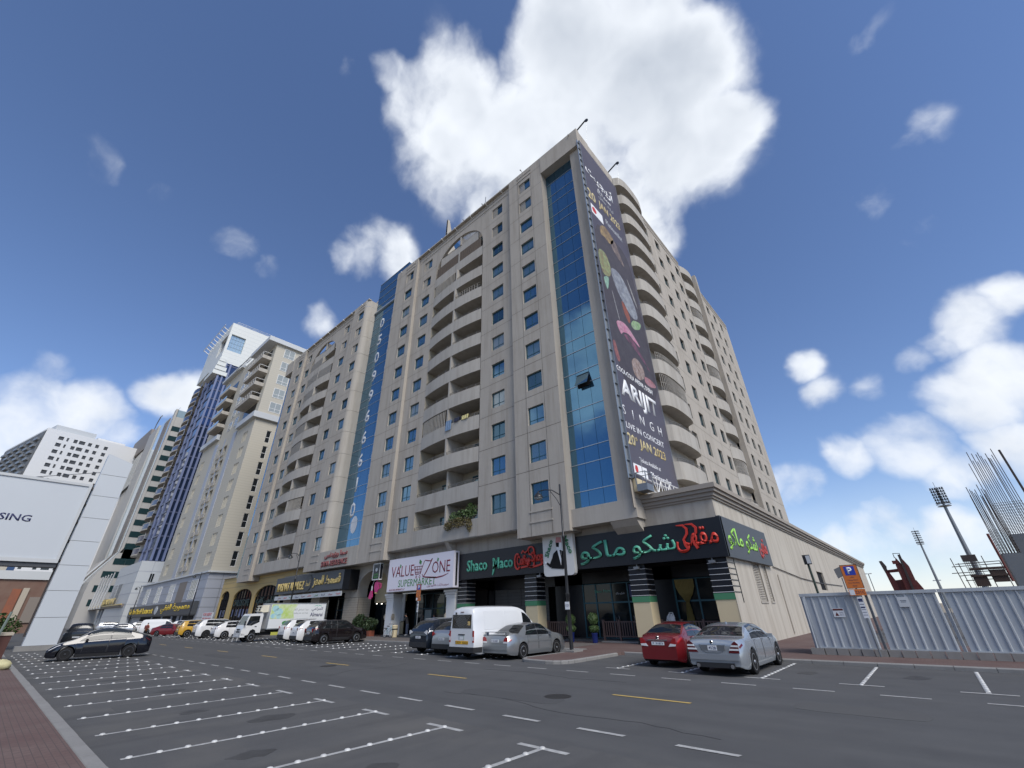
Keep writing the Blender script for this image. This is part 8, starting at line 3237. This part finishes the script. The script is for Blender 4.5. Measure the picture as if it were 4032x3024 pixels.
mb = MB()
mb.box(-41.2, 26.75, .121, -31.0, 30.5, .25)
mb.build("shop_step", M["greyblack"], BL)
person("person in black jacket and dark jeans standing by the supermarket pillar", -37.3, 26.95, .25, 1.80, R(205), M["cloth_k"], M["denim"], "reach")
person("person in a long black robe walking past the supermarket door", -35.5, 27.2, .25, 1.68, R(20), M["cloth_k"], M["cloth_k"], "stand", robe=True)
person("person in a blue shirt bending inside the supermarket front", -34.2, 27.6, .25, 1.72, R(160), M["cloth_b"], M["denim"], "bend")
person("person in dark clothes half hidden behind the silver crossover at the shop", -32.6, 27.9, .25, 1.70, R(90), M["cloth_k"], M["cloth_k"], "stand")

# rider on a small motorcycle far down the road
ml = thing("motorcycle", "small orange delivery motorcycle far down the road by the red saloon", "motorcycle", (-91.0, 17.8, 0))
mb = MB()
for xx in (-.62, .62):
    w = MB()
    w.lathe([(.20, -.05), (.30, -.06), (.32, 0), (.30, .06), (.20, .05)], (xx, 0, .32), 16, "y")
    w.build("wheel", M["tyre"], None, smooth=40).parent = ml
mb.prism([(-.6, .55), (-.1, .5), (.35, .6), (.5, .95), (.2, .85), (-.2, .78), (-.7, .85)], (0, -.12, 0), X, Z, Y, .24)
mb.build("frame", M["orange"], None).parent = ml
mb = MB()
mb.tube([(.62, 0, .32), (.45, 0, 1.05)], .035, 5)
mb.tube([(.45, -.32, 1.1), (.45, .32, 1.1)], .02, 5)
mb.build("fork", M["steel_grey"], None).parent = ml
mb = MB()
mb.box(-.95, -.25, .85, -.45, .25, 1.3)
mb.build("delivery_box", M["rust"], None).parent = ml
ml.rotation_euler = (0, 0, R(165))
pr2 = person("person in orange riding the small motorcycle far down the road", -91.0, 17.8, -.12, 1.72, R(165), mat("orange_jacket", (0.50, 0.13, 0.04), .8), M["cloth_k"], "bend")

# ---- patio railing of the cafe: posts, rails and balusters
RL = thing("patio_railing", "brown wooden railing with posts and slats across the cafe front", "railing", (-15, 28.2, .12))


def railing(x0, x1, posts_, zt_=1.30, y=28.2, zb=.26):
    for x in posts_:
        mb = MB()
        mb.box(x - .06, y - .06, .12, x + .06, y + .06, zt_ + .08)
        mb.box(x - .075, y - .075, zt_ + .08, x + .075, y + .075, zt_ + .11)
        mb.build("post", M["brown_wood"], RL)
    for z in (zt_ - .05, .42):
        mb = MB()
        mb.box(x0, y - .03, z, x1, y + .03, z + .07)
        mb.build("rail", M["brown_wood"], RL)
    x = x0 + .09
    while x < x1 - .05:
        if all(abs(x - p) > .1 for p in posts_):
            mb = MB()
            mb.box(x - .035, y - .015, .49, x + .035, y + .015, zt_ - .05)
            mb.build("slat", M["brown_wood"], RL)
        x += .17


railing(-17.15, -14.15, (-17.1, -15.9, -14.25))
railing(-13.0, -9.15, (-12.95, -11.7, -10.4, -9.2))
railing(-21.8, -19.7, (-21.75, -19.75))
mb = MB()
mb.box(-17.2, 27.9, .121, -14.15, 28.5, .2)
mb.build("railing_plinth", M["kerb"], RL)

# ---- clipped topiary bushes in blue pots
for x, y, sc_, lb in ((-17.3, 27.3, 1.0, "clipped two ball topiary bush in a bright blue pot before the railing"), (-19.2, 27.4, .97, "clipped topiary bush in a blue pot half hidden behind the lamp post")):
    t = thing("topiary_bush", lb, "plant", (x, y, .12), "topiary bushes at the cafe door")
    mb = MB()
    mb.lathe([(.15, 0), (.17, .05), (.20, .5), (.22, .52), (.22, .56), (.18, .56), (.17, .5)], (x, y, .12), 16)
    mb.build("pot", M["bluepot"], t, smooth=50)
    mb = MB()
    mb.tube([(x, y, .6), (x + .01, y, 1.2), (x, y, 1.6)], .025, 6)
    mb.build("stem", M["brown_wood"], t)
    for c, r, n, nm in (((x, y, .92), (.33, .33, .23), 420, "lower_ball"), ((x, y, 1.50 * sc_), (.34, .34, .36), 560, "upper_ball")):
        mb = MB()
        leaves(mb, c, r, n, .055, seed=int(abs(x) * 10) + n, shell=.72)
        core = MB()
        core.lathe([(0, -r[2] * .85), (r[0] * .6, -r[2] * .6), (r[0] * .86, 0), (r[0] * .6, r[2] * .6), (0, r[2] * .85)], c, 12)
        mb.add(core.v, core.f)
        mb.build(nm, M["leaf"], t)
# ---- stack of white plastic chairs
t = thing("plastic_chairs", "leaning stack of white slatted plastic chairs behind the right railing", "chair", (-12.8, 28.9, .12))
for i in range(3):
    o_ = Vector((-12.75 + i * .07, 28.6 + i * .02, .12 + i * .09))
    mb = MB()
    for s in (1, -1):
        mb.tube([o_ + Vector((s * .25, -.2, 0)), o_ + Vector((s * .22, -.18, .44))], .025, 5)
        mb.tube([o_ + Vector((s * .25, .25, 0)), o_ + Vector((s * .22, .2, .44)), o_ + Vector((s * .20, .30, .95)), o_ + Vector((s * .12, .32, 1.42))], .026, 5)
        mb.tube([o_ + Vector((s * .27, -.18, .66)), o_ + Vector((s * .27, .22, .68))], .025, 5)
        mb.tube([o_ + Vector((s * .27, -.18, .66)), o_ + Vector((s * .22, -.18, .44))], .02, 5)
    mb.tube([o_ + Vector((-.2, .30, 1.15)), o_ + Vector((-.1, .32, 1.46)), o_ + Vector((.1, .32, 1.46)), o_ + Vector((.2, .30, 1.15))], .03, 5)
    mb.build("chair_frame", M["plastic_w"], t)
    mb = MB()
    mb.obox(o_ + Vector((0, 0, .45)), (.22, 0, 0), (0, .21, 0), (0, 0, .012))
    mb.build("seat", M["plastic_w"], t)
    for j in range(5):
        mb = MB()
        x = -.16 + j * .08
        mb.bar(o_ + Vector((x, .22, .5)), o_ + Vector((x * .8, .31, 1.40)), .045, .012)
        mb.build("back_slat", M["plastic_w"], t)
# ---- planters with bushy plants by the entrance
for i, (x, lb) in enumerate(((-45.4, "terracotta planter box with a dense dark bush by the stone pier"), (-43.9, "terracotta planter box with loose spreading leaves right of the dense bush"))):
    t = thing("planter_bush", lb, "plant", (x, 27.0, .12), "planter boxes at the entrance")
    mb = MB()
    mb.box(x - .75, 26.7, .12, x + .70, 27.25, .62)
    mb.build("planter_box", M["terracotta"], t)
    mb = MB()
    if i == 0:
        leaves(mb, (x - .3, 27.0, 1.25), (1.25, .6, .85), 900, .14, seed=21, shell=0)
    else:
        leaves(mb, (x, 27.0, 1.1), (1.0, .6, .65), 480, .15, seed=22, shell=0)
        leaves(mb, (x + .8, 26.9, 1.35), (.75, .4, .35), 140, .15, seed=23, shell=0)
    mb.build("foliage", M["leaf2"], t)
    mb = MB()
    rnd = random.Random(i)
    for _ in range(7):
        a = rnd.uniform(-.9, .9)
        mb.tube([(x + a * .4, 27.0, .6), (x + a * .8, 26.95, 1.2), (x + a * 1.2, 26.9, 1.7)], .018, 4)
    mb.build("stems", M["brown_wood"], t)["kind"] = "stuff"
# ---- bicycle and bin
t = thing("bicycle", "pale blue bicycle leaning at the white supermarket pillar", "bicycle", (-38.9, 26.0, .12))
mb = MB()


def bw(cx):
    w = MB()
    w.tube([(cx + .33 * math.cos(R(a)), 0, .34 + .33 * math.sin(R(a))) for a in range(0, 360, 20)], .022, 5, closed=True)
    o = w.build("wheel", M["tyre"], None)
    o.parent = t
    r = MB()
    r.tube([(cx + .30 * math.cos(R(a)), 0, .34 + .30 * math.sin(R(a))) for a in range(0, 360, 20)], .014, 4, closed=True)
    for a in range(0, 180, 30):
        r.bar((cx + .3 * math.cos(R(a)), 0, .34 + .3 * math.sin(R(a))), (cx - .3 * math.cos(R(a)), 0, .34 - .3 * math.sin(R(a))), .008)
    q = r.build("rim", M["panel_lt"], None)
    q.parent = o


bw(-.55)
bw(.55)
for a, b in (((-.55, 0, .34), (-.12, 0, .32)), ((-.12, 0, .32), (-.25, 0, .85)), ((-.55, 0, .34), (-.25, 0, .80)), ((-.12, 0, .32), (.40, 0, .80)), ((-.2, 0, .62), (.40, 0, .86)), ((.55, 0, .34), (.38, 0, 1.05))):
    mb.tube([a, b], .022, 6)
mb.build("frame", mat("pale_blue_paint", (0.35, 0.50, 0.55), .4), None).parent = t
mb = MB()
mb.tube([(.25, -.28, 1.08), (.36, -.1, 1.10), (.36, .1, 1.10), (.25, .28, 1.08)], .016, 5)
mb.obox((-.27, 0, .92), (.13, 0, 0), (0, .07, 0), (0, 0, .03))
mb.build("handlebar_and_saddle", M["trim"], None).parent = t
mb = MB()
mb.box(-.85, -.13, .72, -.42, .13, .78)
mb.build("carrier", M["trim"], None).parent = t
t.rotation_euler = (R(-6), 0, R(-5))
t = thing("litter_bin", "beige cylindrical litter bin between the bicycle and the standing person", "bin", (-38.55, 26.9, .12))
mb = MB()
mb.lathe([(.22, 0), (.25, .03), (.26, .85), (.28, .87), (.28, .95), (.2, 1.0), (0, 1.02)], (-38.55, 26.45, .12), 16)
mb.build("bin_body", M["cream"], t, smooth=40)
mb = MB()
mb.lathe([(.267, .62), (.267, .72)], (-38.55, 26.45, .12), 16)
mb.build("bin_band", M["trim"], t)
# ---- hedge and tree-like shrub low at the far left, behind the planter
for x, y, s_, lb in ((-84, 1.4, 1.3, "green roadside shrub low at the far left behind the parked cars"),):
    t = thing("roadside_shrub", lb, "shrub", (x, y, 0))
    mb = MB()
    leaves(mb, (x, y, 1.6), (2.2, 2.6, 1.5), 900, .22, seed=31, shell=.2)
    mb.build("foliage", M["leaf"], t)
    mb = MB()
    mb.tube([(x, y, 0), (x, y, 1.4)], .12, 6)
    mb.build("stem", M["brown_wood"], t)
